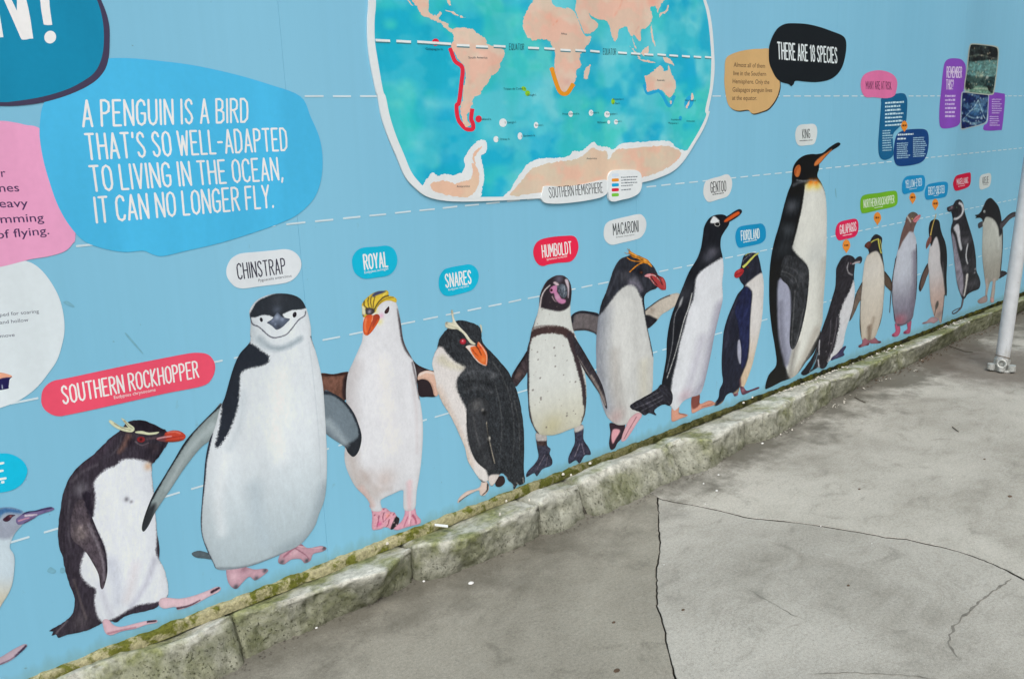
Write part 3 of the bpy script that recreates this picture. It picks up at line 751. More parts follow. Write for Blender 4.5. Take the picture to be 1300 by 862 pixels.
# ---- the print on the wall. Outlines are x,z pairs in 0.1 mm on the wall face; widths and softness in mm
PENGUINS = [
 dict(L=6, label='little blue penguin picture with slate blue head, at the left edge', ax=0.819, cell=2.04, parts=[
  {'n':'body','o':[[3487,6666,3754,6713,3884,6710,4139,6642,4381,6466,4457,6295,4323,6079,4128,5903,3997,5705,3936,5523,4003,5294,3969,4977,3854,4525,3711,4249,3505,4001,3289,3675,2982,3392,2618,3140,2427,3556,2507,4657,2761,5673,3105,6260,3272,6518]],'c':(205,222,232),'ops':[('p',(72,118,168),13.27,4.42,1.0,[3105,6260,3487,6666,3884,6710,4139,6642,4381,6466,4328,6338,3984,6501,3764,6351,3531,6111,3083,5713,2643,4923,2726,5844]),('p',(160,168,185),11.06,0.0,1.0,[3984,6501,4367,6374,4482,6230,4166,5930,3977,5793,3757,5871,3667,6144,3832,6368]),('g',(214,200,170),0.8,[3805,4875,3525,3909]),('n',0.06,3.32,8.85,70,1)],'e':(0.15,6.64),'dl':0,'jag':0.0,'gr':0.05},
  {'n':'beak','o':[[4204,6278,4324,6350,4424,6392,4535,6397,4706,6365,4899,6368,5074,6349,5154,6275,5107,6233,4910,6222,4747,6209,4610,6151,4411,6095,4254,6092,4195,6169]],'c':(120,108,150),'ops':[('s',(52,50,84),5.31,3.98,2.65,1.0,[4390,6375,4533,6384,4767,6345,5086,6316]),('s',(226,214,220),5.31,3.54,3.54,1.0,[4426,6298,4564,6270,4704,6243]),('s',(206,150,170),4.42,3.1,3.1,1.0,[4255,6205,4397,6213,4508,6213]),('s',(90,70,100),3.1,2.21,2.21,1.0,[4381,6105,4530,6149,4646,6177]),('b',(96,86,130),0.7,6.64,[4919,6285])],'e':(0.12,2.21),'dl':1,'jag':0.0,'gr':0.05},
  {'n':'eye','o':[[3903,6380,3962,6416,4044,6453,4134,6432,4205,6390,4123,6361,4051,6292,3972,6278,3909,6322]],'c':(76,52,70),'ops':[('b',(60,34,44),0.9,5.31,[3991,6359]),('b',(190,120,110),0.8,3.1,[4090,6400])],'e':(0.2,2.21),'dl':1,'jag':0.0,'gr':0.05},
  {'n':'foot','o':[[2849,2531,3046,2523,3246,2515,3600,2608,3867,2641,3916,2550,3723,2422,3487,2316,3212,2292,2819,2334]],'c':(196,176,190),'ops':[('s',(70,62,85),11.06,6.64,3.32,1.0,[3634,2377,3883,2565]),('s',(120,105,130),3.54,2.21,2.21,1.0,[3216,2316,3492,2348,3711,2436])],'e':(0.2,4.42),'dl':1,'jag':0.0,'gr':0.05},
 ]),
 dict(L=6, label='southern rockhopper penguin picture with yellow eyebrow tufts, below the long red label', ax=0.899, cell=2.21, parts=[
  {'n':'body','o':[[7363,8209,7575,8239,7802,8182,8057,8016,8275,7841,8435,7696,8479,7521,8436,7316,8310,7159,8168,6999,7985,6835,7897,6774,7854,6439,7839,6007,7823,5573,7797,5049,7776,4565,7781,4157,7731,3767,7835,3408,7883,2929,7855,2569,7736,2431,7576,2357,7439,2256,7074,2290,6681,2364,6438,2331,6272,2267,6060,2421,5864,2398,5592,2356,5296,2380,4937,2450,4721,2459,4667,2588,4562,2600,4612,2699,4520,2757,4774,2828,5002,2903,5183,3044,5282,3438,5216,3897,5171,4342,5160,4770,5116,5207,5171,5687,5286,6145,5421,6595,5573,6916,5789,7179,6071,7384,6385,7542,6673,7751,6881,7902,7121,8005,7225,8094]],'c':(60,55,64),'ops':[('p',(224,230,238),7.2,7.2,1.0,[7083,7152,7312,7130,7609,7011,7863,6818,7869,6435,7854,6003,7839,5567,7812,5044,7743,4441,7665,4019,7739,3764,7859,3399,7899,2923,7871,2562,7582,2401,7261,2478,6866,2560,6455,2460,6151,2409,5906,2425,5783,2746,5789,3230,5865,3507,5704,3702,5563,4019,5554,4324,5736,4727,5877,4675,5974,4294,6072,3908,6262,4185,6282,4614,6219,4982,6121,5360,6039,5685,6164,5940,6241,6336,6249,6669,6404,6873,6647,7010,6876,7027]),('s',(188,194,210),28.82,21.61,33.62,0.6,[6386,4139,6453,3494,6396,2891]),('s',(190,192,208),16.81,14.41,19.21,0.75,[7595,3791,7369,3314,7091,2924,6753,2607]),('s',(232,236,242),21.61,19.21,19.21,0.7,[7716,3454,7689,2913,7526,2610]),('s',(196,198,212),14.41,14.41,19.21,0.6,[6026,3575,6066,3027,6174,2579]),('s',(210,198,200),24.01,19.21,33.62,0.45,[7030,3806,6838,3252,6668,2869]),('p',(62,56,66),7.2,0.0,1.0,[6436,2314,6817,2489,7255,2426,7550,2414,7437,2239,6677,2339]),('s',(70,60,72),21.61,14.41,16.81,0.7,[6128,7257,6559,7554,6996,7839]),('s',(132,98,88),16.81,9.61,14.41,0.8,[7360,7779,7214,7577,7057,7416]),('b',(40,34,42),0.85,12.01,[7388,7604]),('p',(44,38,46),7.2,0.0,1.0,[7481,8174,7791,8177,8086,8020,8372,7750,8436,7627,8189,7714,7884,7817,7585,7924,7495,8022]),('s',(134,118,124),2.88,2.4,3.36,0.8,[7525,7597,7678,7443,7890,7461]),('s',(92,76,80),12.01,9.61,14.41,0.6,[7826,7372,8095,7261,7939,7152]),('s',(36,30,38),7.2,4.8,7.2,0.8,[8317,7315,8136,7020,7969,6838]),('s',(104,82,88),5.76,3.84,4.8,0.7,[7855,7591,8132,7547,8302,7479]),('b',(40,36,44),0.7,24.01,[7873,7211]),('b',(40,38,46),0.6,24.01,[7816,7993]),('b',(214,170,130),0.7,12.01,[7782,6755]),('b',(70,66,74),0.6,7.2,[7061,5940]),('b',(70,66,74),0.5,4.8,[7178,5824]),('b',(128,126,134),0.6,21.61,[5890,6613]),('s',(112,106,114),7.2,4.8,9.61,0.5,[5716,6914,6032,7107,6412,7203]),('s',(50,46,54),9.61,9.61,12.01,0.6,[5433,6427,5290,5729,5251,4905]),('s',(104,100,108),4.8,3.6,7.2,0.5,[5569,6383,5426,5683,5390,5023]),('s',(128,116,112),4.8,4.8,7.2,0.5,[5342,4019,5424,3292,5495,2735]),('s',(96,92,100),4.8,3.6,4.8,0.5,[7179,7865,7067,7602,6825,7377]),('b',(105,98,100),0.4,28.82,[5343,2713]),('s',(150,140,145),4.8,4.8,4.8,0.5,[4996,2862,4671,2612]),('s',(44,40,50),24.01,9.61,7.2,1.0,[6021,6405,6033,6067,6079,5756]),('n',0.16,2.88,12.01,100,1)],'e':(0.12,6.0),'dl':0,'jag':1.2,'gr':0.05},
  {'n':'flipper','o':[[7739,4407,7776,4114,7729,3814,7644,3918,7679,4194]],'c':(48,52,80),'ops':[],'e':(0.1,4.8),'dl':-1,'jag':0.0,'gr':0.05},
  {'n':'flipper','o':[[5851,6334,5944,6221,6008,5991,6083,5628,6170,5171,6263,4751,6284,4352,6249,3927,6146,3615,6054,3449,5998,3541,6000,3936,5902,4321,5771,4714,5624,4981,5466,5249,5477,5582,5568,5969,5709,6255]],'c':(84,76,84),'ops':[('b',(122,112,114),0.85,26.42,[5710,5332]),('b',(160,148,146),0.6,7.2,[5719,5498]),('b',(150,138,136),0.5,7.2,[5753,5216]),('s',(52,48,58),9.61,7.2,7.2,1.0,[5968,6130,6096,5453,6253,4624,6235,3932]),('s',(140,134,144),7.2,4.8,7.2,0.7,[5955,5502,6113,4762,6168,4221,6128,3710]),('n',0.25,3.6,7.2,80,5)],'e':(0.25,4.8),'dl':1,'jag':0.0,'gr':0.05},
  {'n':'crest','o':[[6889,8375,6946,8404,7057,8288,7205,8141,7430,8046,7550,7971,7486,7905,7331,7946,7128,8072,6981,8220],[7231,8384,7305,8336,7420,8181,7550,8023,7519,7949,7408,8037,7315,8208],[7567,7892,7751,7866,7947,7762,8218,7718,8154,7670,7938,7693,7739,7776,7588,7842]],'c':(222,226,192),'ops':[('s',(120,116,96),2.4,1.68,1.44,0.7,[7023,8282,7201,8112,7453,7966]),('s',(96,92,80),2.4,1.68,1.44,0.7,[7299,8293,7405,8119,7495,8022]),('n',0.2,2.4,7.2,10,1)],'e':(0.2,2.4),'dl':2,'jag':0.0,'gr':0.05},
  {'n':'eye','o':[[7803,7589,7774,7542,7713,7525,7643,7544,7590,7592,7576,7650,7604,7697,7665,7714,7735,7695,7788,7648]],'c':(150,52,56),'ops':[('b',(50,20,24),0.95,4.8,[7689,7620])],'e':(0.5,2.88),'dl':2,'jag':0.0,'gr':0.05},
  {'n':'beak','o':[[8114,7522,8233,7559,8349,7566,8401,7636,8512,7660,8692,7641,8864,7553,8985,7394,8905,7283,8698,7281,8481,7324,8290,7391,8173,7453]],'c':(200,76,58),'ops':[('p',(118,72,76),9.61,0.0,1.0,[8078,7683,8352,7592,8408,7462,8317,7315,8040,7390]),('s',(226,172,178),4.32,2.88,2.88,1.0,[8157,7525,8342,7514,8563,7486]),('s',(232,128,112),4.8,3.84,3.6,1.0,[8483,7630,8679,7602,8833,7507]),('s',(150,48,44),2.4,1.92,1.68,1.0,[8335,7463,8623,7440,8912,7402]),('s',(120,56,40),4.8,3.36,3.84,0.7,[8395,7363,8643,7311,8863,7306])],'e':(0.25,2.4),'dl':2,'jag':0.0,'gr':0.05},
  {'n':'foot','o':[[7593,2489,7799,2461,8158,2277,8582,2198,9024,2191,9341,2208,9477,2125,9409,2016,9087,1973,8723,1911,8413,1887,8072,1925,8003,2058,7674,2139,7537,2308]],'c':(226,196,206),'ops':[('s',(70,52,66),9.61,7.2,3.6,1.0,[9173,2092,9414,2131]),('s',(90,68,82),7.2,3.6,3.6,1.0,[8037,1987,8417,1923,8774,1967]),('n',0.12,4.8,4.8,20,1)],'e':(0.25,4.8),'dl':1,'jag':0.0,'gr':0.05},
  {'n':'foot','o':[[5912,2467,6065,2455,6202,2207,6404,2073,6794,2013,7072,1967,7390,1877,7395,1781,7096,1836,6773,1848,6384,1927,6086,1931,5936,2079]],'c':(228,192,204),'ops':[('s',(60,46,60),7.2,4.8,2.88,1.0,[7148,1916,7378,1845]),('s',(190,140,155),7.2,4.8,4.8,1.0,[6006,2021,6389,1961,6777,1883])],'e':(0.25,4.8),'dl':1,'jag':0.0,'gr':0.05},
 ]),
 dict(L=10, label='large chinstrap penguin picture facing front with a black cap', ax=1.018, cell=2.41, parts=[
  {'n':'body','o':[[11423,10531,11421,10846,11632,11103,11953,11229,12394,11258,12894,11148,13201,10958,13346,10693,13424,10400,13474,9961,13465,9591,13551,9226,13649,8679,13724,8026,13720,7255,13690,6349,13646,5436,13546,4528,13400,3897,13143,3438,12968,3089,12658,2788,12290,2579,11739,2510,11204,2481,10557,2486,9940,2591,9447,2779,9326,3080,9198,3507,9097,4043,9109,4534,9214,5114,9354,5801,9494,6485,9676,7034,9894,7394,10140,7988,10330,8299,10558,8840,10762,9269,10978,9579,11325,9867,11369,10153]],'c':(222,230,236),'ops':[('g',(168,186,194),0.75,[11330,7210,11193,2378]),('s',(234,240,244),68.03,52.33,52.33,0.7,[12230,8478,11951,7052,11961,5910]),('s',(232,238,242),31.4,26.17,31.4,0.6,[10137,6424,9753,5188,9729,3947]),('s',(176,192,202),47.1,36.63,47.1,0.6,[10968,5057,10969,3903,11136,3062]),('s',(196,208,216),20.93,20.93,20.93,0.5,[10952,8276,10727,7362,10304,6621]),('s',(150,166,176),41.87,26.17,36.63,0.6,[13438,4291,12738,2896,11617,2622]),('p',(46,51,60),5.23,10.47,1.0,[11362,10095,11325,9867,11483,9742,11704,9497,11908,9301,11862,9105,11592,9039,11160,9045,10899,8885,10810,8308,10649,7745,10420,7319,10205,7013,9937,6759,9855,6865,10024,7301,10161,7864,10224,8205,10474,8835,10711,9338,10925,9648,11256,9903]),('s',(45,50,64),7.85,5.23,3.14,1.0,[9783,7244,9517,6478,9359,5739,9188,5000,9078,4174,9198,3507,9381,2830]),('s',(45,50,64),5.23,2.62,2.62,1.0,[13458,9655,13565,9224]),('s',(120,132,142),7.85,7.85,7.85,0.7,[9450,2804,10308,2528,11204,2481,11873,2501]),('s',(150,166,176),15.7,15.7,15.7,0.8,[11655,9916,11877,9666,12175,9495,12593,9500,13068,9656]),('s',(190,204,212),20.93,26.17,20.93,0.6,[11455,10335,11510,10002,11788,9712]),('p',(52,57,64),2.62,2.62,1.0,[11427,10633,11425,10750,11552,10933,11724,11110,12043,11207,12361,11254,12644,11236,12958,11159,13175,11043,13325,10833,13380,10657,13230,10614,13034,10622,12905,10642,12807,10628,12642,10595,12525,10548,12562,10443,12308,10456,12188,10520,12100,10579,11858,10649,11701,10622,11578,10622,11474,10639]),('b',(110,120,140),0.5,13.08,[12339,10748]),('b',(74,78,86),0.5,20.93,[12404,11064]),('s',(60,62,78),3.27,3.27,1.83,1.0,[11432,10617,11480,10419,11666,10304,11832,10121,11972,9962,12119,9867,12340,9850,12585,9887,12778,10029,12958,10195,13101,10307,13291,10389,13343,10520]),('s',(196,206,214),3.14,3.14,2.62,0.6,[13360,9486,13399,8225,13406,6162,13327,4325]),('n',0.03,5.23,15.7,90,1)],'e':(0.2,7.85),'dl':0,'jag':0.0,'gr':0.05},
  {'n':'flipper','o':[[10193,8142,9962,7972,9458,7625,8956,7227,8562,6750,8172,6278,7787,5810,7508,5314,7364,4950,7398,4797,7567,4940,7833,5324,8341,5872,8858,6429,9368,6879,9739,7077,10041,7441,10193,7737]],'c':(150,164,166),'ops':[('s',(44,48,54),7.85,7.85,3.93,1.0,[10211,8090,9709,7798,9205,7420,8689,6878,8106,6181,7646,5550,7402,4996]),('p',(56,60,64),13.08,0.0,1.0,[7432,5222,7591,5462,7841,5558,7766,5228,7434,4748,7326,4904]),('s',(186,200,204),26.17,7.85,15.7,0.6,[9844,7467,9030,6913,8235,5905]),('n',0.06,3.93,13.08,130,1)],'e':(0.25,7.85),'dl':-1,'jag':0.0,'gr':0.05},
  {'n':'flipper','o':[[13736,7716,14100,7555,14497,7202,14817,6701,14993,6173,15059,5722,14916,5284,14676,5105,14472,5312,14350,5575,13951,5951,13656,6292,13615,6891]],'c':(116,130,140),'ops':[('s',(50,56,64),13.08,13.08,5.23,1.0,[13760,7672,14138,7508,14534,7127,14837,6589,15009,6007,14936,5346]),('p',(48,52,58),10.47,0.0,1.0,[15114,5844,14960,5272,14672,5065,14403,5358,14356,5641,14726,5675]),('s',(168,182,190),31.4,20.93,20.93,0.7,[13797,6584,14173,6024,14429,5648]),('n',0.05,3.93,7.85,60,1)],'e':(0.2,7.85),'dl':-1,'jag':0.0,'gr':0.05},
  {'n':'tail','o':[[8706,3600,8860,3630,9028,3569,9266,3381,9326,3182,9056,3308,8813,3436]],'c':(96,110,118),'ops':[('n',0.1,2.62,7.85,10,1)],'e':(0.3,5.23),'dl':-1,'jag':0.0,'gr':0.05},
  {'n':'eye','o':[[11831,10513,11828,10469,11808,10440,11778,10438,11748,10462,11732,10504,11734,10548,11755,10577,11785,10580,11814,10555]],'c':(44,42,50),'ops':[('b',(110,110,120),0.5,2.09,[11765,10532])],'e':(0.1,2.62),'dl':1,'jag':0.0,'gr':0.05},
  {'n':'eye','o':[[13003,10452,12970,10408,12925,10391,12885,10408,12865,10453,12873,10508,12906,10552,12951,10569,12991,10552,13011,10508]],'c':(42,40,48),'ops':[('b',(100,100,112),0.5,2.62,[12917,10505])],'e':(0.1,2.62),'dl':1,'jag':0.0,'gr':0.05},
  {'n':'beak','o':[[11961,10389,12118,10452,12240,10556,12345,10652,12439,10553,12501,10477,12655,10412,12760,10359,12622,10252,12484,10156,12334,10101,12240,10109,12141,10222,12041,10316]],'c':(92,102,120),'ops':[('b',(170,184,206),0.85,9.42,[12313,10500]),('b',(156,170,196),0.7,7.85,[12494,10409]),('b',(150,160,186),0.6,6.28,[12160,10406]),('b',(160,176,200),0.6,3.66,[12243,10288]),('b',(62,66,76),0.7,7.85,[12343,10181])],'e':(0.3,2.62),'dl':1,'jag':0.0,'gr':0.05},
  {'n':'foot','o':[[11723,2610,12030,2713,12363,2621,12616,2366,13102,2272,13317,2111,13166,2041,12799,2079,12666,1880,12441,1868,12308,2069,11976,2179,11697,2108,11498,2250,11575,2477]],'c':(200,158,172),'ops':[('b',(84,84,94),0.95,7.85,[13218,2133]),('b',(84,84,94),0.95,8.37,[12531,1930]),('b',(90,90,98),0.9,9.42,[11628,2215]),('b',(230,196,206),0.6,13.08,[12131,2366]),('s',(160,108,126),7.85,7.85,5.23,1.0,[11726,2380,12151,2562,12425,2544]),('s',(150,104,120),4.19,3.14,3.14,1.0,[12149,2536,12498,2162,12617,1953]),('s',(226,190,200),4.19,3.14,3.14,1.0,[12236,2585,12820,2292,13166,2194]),('n',0.1,5.23,5.23,30,1)],'e':(0.3,5.23),'dl':-1,'jag':0.0,'gr':0.05},
  {'n':'foot','o':[[9759,2737,10076,2695,10428,2470,10666,2313,11042,2196,11108,2077,10862,1972,10624,1932,10454,2131,10214,2027,9984,1882,9803,2046,9715,2354]],'c':(202,164,178),'ops':[('b',(84,84,94),0.95,7.85,[11010,2141]),('b',(90,88,98),0.9,7.85,[10682,1989]),('b',(84,84,94),0.95,8.9,[9967,1955]),('b',(228,196,206),0.7,13.08,[9935,2333]),('b',(150,110,124),0.6,10.47,[10300,2453]),('n',0.1,5.23,5.23,30,1)],'e':(0.3,5.23),'dl':-1,'jag':0.0,'gr':0.05},
 ]),
 dict(L=6, label='royal penguin picture with white face, orange beak and black and yellow striped crown', ax=1.138, cell=2.65, parts=[
  {'n':'body','o':[[15490,10093,15575,10375,15981,10566,16475,10523,16807,10398,16944,10018,17021,9512,17069,8951,17185,8572,17414,8100,17540,7619,17552,7042,17626,6562,17698,5843,17675,5140,17562,4335,17416,3656,17229,2986,17099,2357,16639,2447,16622,2936,16619,3249,16217,3243,15792,3200,15628,3111,15651,2749,15248,2881,15172,3188,15009,3507,14673,3958,14468,4419,14329,4910,14334,5356,14475,5983,14568,6620,14560,7059,14596,7593,14714,8106,14951,8486,15230,8914,15372,9155,15445,9569]],'c':(226,228,233),'ops':[('s',(192,184,180),46.12,34.59,40.35,0.8,[14598,6282,14586,5061,14860,3958,15448,3427]),('s',(238,238,242),46.12,40.35,46.12,0.8,[16101,8253,16228,6662,16358,5024]),('s',(196,188,186),14.41,11.53,17.29,0.6,[14908,4515,15467,3654,16102,3457]),('s',(206,198,200),11.53,8.65,14.41,0.5,[17347,7546,17445,6140,17367,4510]),('s',(200,196,198),51.88,51.88,46.12,0.7,[14992,8263,14704,7460,14698,6587]),('b',(200,184,178),0.6,40.35,[15873,3880]),('s',(214,186,180),23.06,17.29,17.29,0.8,[14850,3846,15289,3067]),('s',(232,200,205),23.06,17.29,14.41,0.7,[16932,3440,16857,2436]),('b',(170,150,140),0.35,28.82,[15133,4219]),('p',(66,58,64),7.21,2.88,1.0,[16907,10035,17021,9512,17069,8951,17185,8572,17414,8100,17148,8434,16996,8853,16936,9417]),('s',(110,100,104),5.76,5.76,5.76,0.9,[17405,7966,17534,7161,17624,6539]),('b',(236,228,160),0.8,11.53,[16140,9706]),('b',(236,228,160),0.7,8.65,[16019,10065]),('b',(230,176,206),0.8,9.22,[16217,9902]),('n',0.06,3.75,8.65,75,1)],'e':(0.22,8.65),'dl':0,'jag':0.0,'gr':0.05},
  {'n':'flipper','o':[[13641,8334,14159,8224,14813,8149,14718,7619,14538,7216,14256,7369,13738,7680,13585,7757]],'c':(118,84,72),'ops':[('p',(52,42,44),8.65,0.0,1.0,[14564,8030,14864,8182,14746,7124,14451,7302,14461,7677]),('s',(60,44,42),8.65,8.65,5.76,1.0,[13639,8314,14156,8193,14740,8132]),('n',0.15,8.65,4.32,10,1)],'e':(0.25,8.65),'dl':-1,'jag':0.0,'gr':0.05},
  {'n':'flipper','o':[[17159,8577,17414,8100,17701,7791,18229,7497,18461,7425,18485,6952,18397,6477,17955,6544,17619,6657,17560,7156,17421,7644,17257,8131]],'c':(52,44,48),'ops':[('b',(80,66,66),0.6,17.29,[17687,7588])],'e':(0.2,5.76),'dl':-1,'jag':0.0,'gr':0.05},
  {'n':'crest','o':[[15461,10053,15467,10257,15471,10409,15570,10534,15741,10649,15926,10736,16168,10778,16378,10760,16514,10761,16590,10677,16590,10560,16784,10492,16905,10382,16860,10276,16651,10368,16438,10388,16220,10318,16091,10208,16006,10093,15865,10012,15656,9995,15520,9953]],'c':(226,196,70),'ops':[('p',(70,78,112),4.61,0.0,1.0,[15906,10675,16078,10773,16318,10774,16481,10724,16310,10679,16067,10638,15945,10605]),('s',(60,52,50),4.61,3.46,2.31,1.0,[15570,10534,15570,10368,15704,10219]),('s',(70,60,50),3.75,2.88,2.02,1.0,[15753,10621,15724,10447,15752,10262]),('s',(70,60,50),3.46,2.88,2.02,1.0,[15872,10629,15828,10456,15857,10271]),('s',(80,66,46),3.46,2.88,2.02,1.0,[16019,10607,15943,10412,15914,10237]),('s',(62,56,50),4.61,4.04,2.59,1.0,[16574,10562,16359,10530,16135,10383,15968,10176]),('s',(150,120,40),2.88,2.88,2.02,1.0,[16782,10466,16537,10477,16289,10411,16095,10260]),('p',(66,62,66),4.61,0.0,1.0,[15588,10237,15738,10265,15912,10211,15978,10110,15864,9999,15687,10015,15590,10083]),('b',(170,160,178),0.9,6.34,[15755,10120]),('p',(226,224,190),2.88,0.0,1.0,[15467,10359,15566,10318,15592,10108,15526,10029,15456,10131]),('b',(70,66,76),0.8,4.32,[15487,10023]),('s',(240,226,120),4.04,2.88,2.88,1.0,[16365,10607,16509,10702])],'e':(0.2,2.88),'dl':1,'jag':0.0,'gr':0.1},
  {'n':'eye','o':[[16559,10181,16574,10092,16545,10005,16479,9943,16396,9946,16361,9996,16387,10057,16473,10135]],'c':(66,46,50),'ops':[('b',(110,84,84),0.5,2.88,[16487,10041])],'e':(0.2,2.88),'dl':1,'jag':0.0,'gr':0.05},
  {'n':'beak','o':[[15603,10004,15776,10014,15898,9976,16013,9993,16115,9958,16160,9872,16129,9760,15995,9600,15815,9423,15658,9321,15544,9310,15470,9381,15444,9515,15455,9719,15503,9866]],'c':(222,98,52),'ops':[('p',(176,72,52),3.46,0.0,1.0,[15898,9976,16013,9993,16130,9955,16168,9858,16055,9773,15938,9636,15826,9551,15858,9754]),('s',(240,200,170),2.88,2.31,2.31,0.8,[15892,9982,15860,9883,15814,9761]),('s',(150,70,60),3.46,2.88,2.59,1.0,[15844,9756,15738,9567,15631,9352]),('s',(242,140,96),6.92,4.04,5.76,1.0,[15595,9902,15538,9654,15555,9443]),('b',(200,80,60),0.6,7.21,[15712,9960]),('s',(240,214,190),2.59,2.31,1.73,0.8,[15477,9354,15625,9288,15812,9384])],'e':(0.22,2.88),'dl':1,'jag':0.0,'gr':0.05},
  {'n':'foot','o':[[15174,3137,15588,3027,15656,2855,15845,2780,16025,2582,16188,2502,16287,2316,16391,2179,16317,1972,16139,1879,15997,1877,15893,1989,15704,2080,15591,2055,15400,2084,15213,2148,15197,2355,15241,2641,15227,2895]],'c':(226,170,186),'ops':[('p',(52,50,54),4.04,0.0,1.0,[16259,2325,16391,2179,16317,1972,16108,1851,15971,1911,16072,2107]),('s',(150,70,100),3.46,2.88,2.59,1.0,[15525,2596,15482,2409,15410,2207]),('s',(140,60,84),2.88,2.59,2.31,1.0,[15750,2647,15682,2493,15693,2287]),('s',(150,70,90),2.88,2.59,2.31,1.0,[16021,2532,15900,2420,15751,2318]),('s',(130,56,70),3.46,2.88,2.31,1.0,[15946,2303,15876,2123,15757,2036]),('b',(214,86,140),0.7,8.65,[15525,2268]),('b',(236,150,140),0.7,8.65,[15904,2470]),('d',(150,70,90),12,2.59,3),('d',(244,200,206),12,3.46,4),('n',0.2,3.75,3.75,0,1)],'e':(0.25,4.04),'dl':-1,'jag':0.0,'gr':0.05},
  {'n':'foot','o':[[16700,2524,17079,2449,17163,2091,17340,1822,17287,1678,16941,1711,16640,1740,16302,1760,16109,1875,16459,2046,16626,2270]],'c':(232,172,192),'ops':[('s',(196,110,136),4.61,2.88,3.46,1.0,[16762,2131,16630,1917,16562,1784]),('s',(190,100,128),8.65,4.61,4.61,1.0,[16994,2105,17098,1914,17116,1751]),('s',(246,214,222),5.76,4.04,4.04,1.0,[16903,2447,16848,2102,16800,1859]),('s',(190,120,140),2.88,2.31,2.31,1.0,[16897,1982,16848,1712]),('d',(240,184,200),8,4.32,7),('n',0.15,4.32,4.32,0,1)],'e':(0.3,5.76),'dl':-1,'jag':0.0,'gr':0.05},
 ]),
 dict(L=14, label='hunched snares penguin picture with black feathered back and orange beak', ax=1.235, cell=2.9, parts=[
  {'n':'body','o':[[19541,9161,19887,9102,20291,8939,20582,8765,20689,8507,20697,8217,20842,7948,21194,7588,21611,7109,21975,6684,22275,6113,22510,5444,22642,4790,22718,4036,22710,3190,22648,2351,22693,1796,22592,1675,22373,1677,22281,1759,22070,1577,22002,1845,21759,2079,21637,2307,21383,2489,20974,2107,20785,2186,20693,2381,20415,2403,20068,2900,19734,3506,19590,4150,19278,4927,18968,5592,18707,6041,18557,6363,18431,6677,18389,7063,18326,7451,18282,7786,18392,8089,18540,8292,18650,8595,18891,8828,19127,8972,19306,9089]],'c':(50,53,57),'ops':[('p',(228,224,222),7.87,6.3,1.0,[18516,8269,18743,8299,18901,8129,19166,7795,19496,7492,19813,7283,19528,7055,19374,6848,19405,6408,19689,5807,19787,5439,19750,4606,19883,3969,20157,3385,20629,2837,20689,2299,20061,2779,19686,3520,19507,4173,19220,4942,18910,5606,18651,6054,18364,6692,18260,7465,18216,7800]),('s',(214,190,172),31.49,25.19,25.19,0.6,[18464,6669,18961,5497,19477,4280,19842,3272]),('s',(196,192,160),31.49,18.89,18.89,0.5,[18712,7839,19148,7516,19660,7286]),('p',(220,212,208),6.3,0.0,1.0,[20740,2544,21062,2553,21637,2307,21693,2099,21375,2322,20974,2107,20760,2194]),('s',(96,100,106),9.45,6.3,12.6,0.55,[19641,6983,20183,7061,20909,6908,21395,6607]),('s',(92,94,98),12.6,9.45,15.74,0.5,[19806,6365,20509,6354,21110,5970]),('s',(26,28,30),9.45,9.45,9.45,0.6,[19923,6728,20641,6522,21248,6189]),('s',(112,112,112),3.15,2.52,3.15,0.5,[21255,6338,21487,5378,21539,4342,21387,3347]),('s',(100,100,100),3.15,2.52,3.15,0.5,[21883,6098,22146,5015,22169,3760,21980,2546]),('s',(104,104,102),3.15,2.52,3.15,0.5,[22243,5403,22461,4313,22433,3054]),('s',(120,120,118),3.15,2.2,3.15,0.5,[21176,7247,21589,6665,21878,5998]),('b',(120,122,126),0.5,15.74,[21208,6647]),('b',(130,132,136),0.45,12.6,[20579,5395]),('b',(26,26,28),0.6,12.6,[20641,5380]),('b',(24,26,28),0.4,31.49,[19918,6632]),('b',(90,92,96),0.4,50.38,[20178,6965]),('s',(170,170,164),3.78,3.15,3.15,0.8,[21822,2007,22077,1715]),('s',(190,186,176),3.78,3.15,3.15,0.8,[22217,1833,22346,1686]),('s',(180,176,170),3.78,3.15,3.15,0.8,[22575,1940,22620,1689]),('n',0.22,2.83,8.19,75,1),('n',0.14,1.89,3.78,60,9)],'e':(0.1,6.3),'dl':0,'jag':1.26,'gr':0.1},
  {'n':'flipper','o':[[19998,5949,20485,5935,20846,5731,20949,5305,20824,4831,20936,4090,21126,3316,21104,2885,20879,2743,20450,3034,20099,3453,19883,3969,19774,4600,19755,5299,19813,5679]],'c':(60,62,66),'ops':[('s',(196,186,166),2.83,2.2,1.57,0.9,[20749,4850,20797,4331,20940,3678,21085,3016]),('b',(224,220,210),0.95,8.19,[20863,4150]),('b',(106,106,106),0.7,22.04,[20286,5664]),('b',(160,156,150),0.7,6.3,[20579,5395]),('b',(28,28,28),0.8,9.45,[20671,5252]),('s',(96,96,98),6.3,4.72,6.3,0.6,[20101,5213,20269,4268,20594,3363]),('s',(30,31,33),6.3,4.72,6.3,0.8,[20794,4738,20820,3813,21009,3038]),('b',(40,42,45),0.5,31.49,[20358,3635]),('n',0.16,3.15,6.3,80,3)],'e':(0.3,6.3),'dl':1,'jag':0.0,'gr':0.08},
  {'n':'flipper','o':[[17595,7403,17712,7525,18021,7543,18302,7438,18424,7243,18466,6536,18285,6521,18215,6820,18079,7112,17803,7265,17607,7271]],'c':(226,188,168),'ops':[('s',(240,224,216),9.45,6.3,6.3,1.0,[17663,7453,18017,7489,18342,7355]),('s',(190,150,134),6.3,6.3,6.3,1.0,[17890,7247,18181,6968,18265,6563])],'e':(0.2,6.3),'dl':-1,'jag':0.0,'gr':0.1},
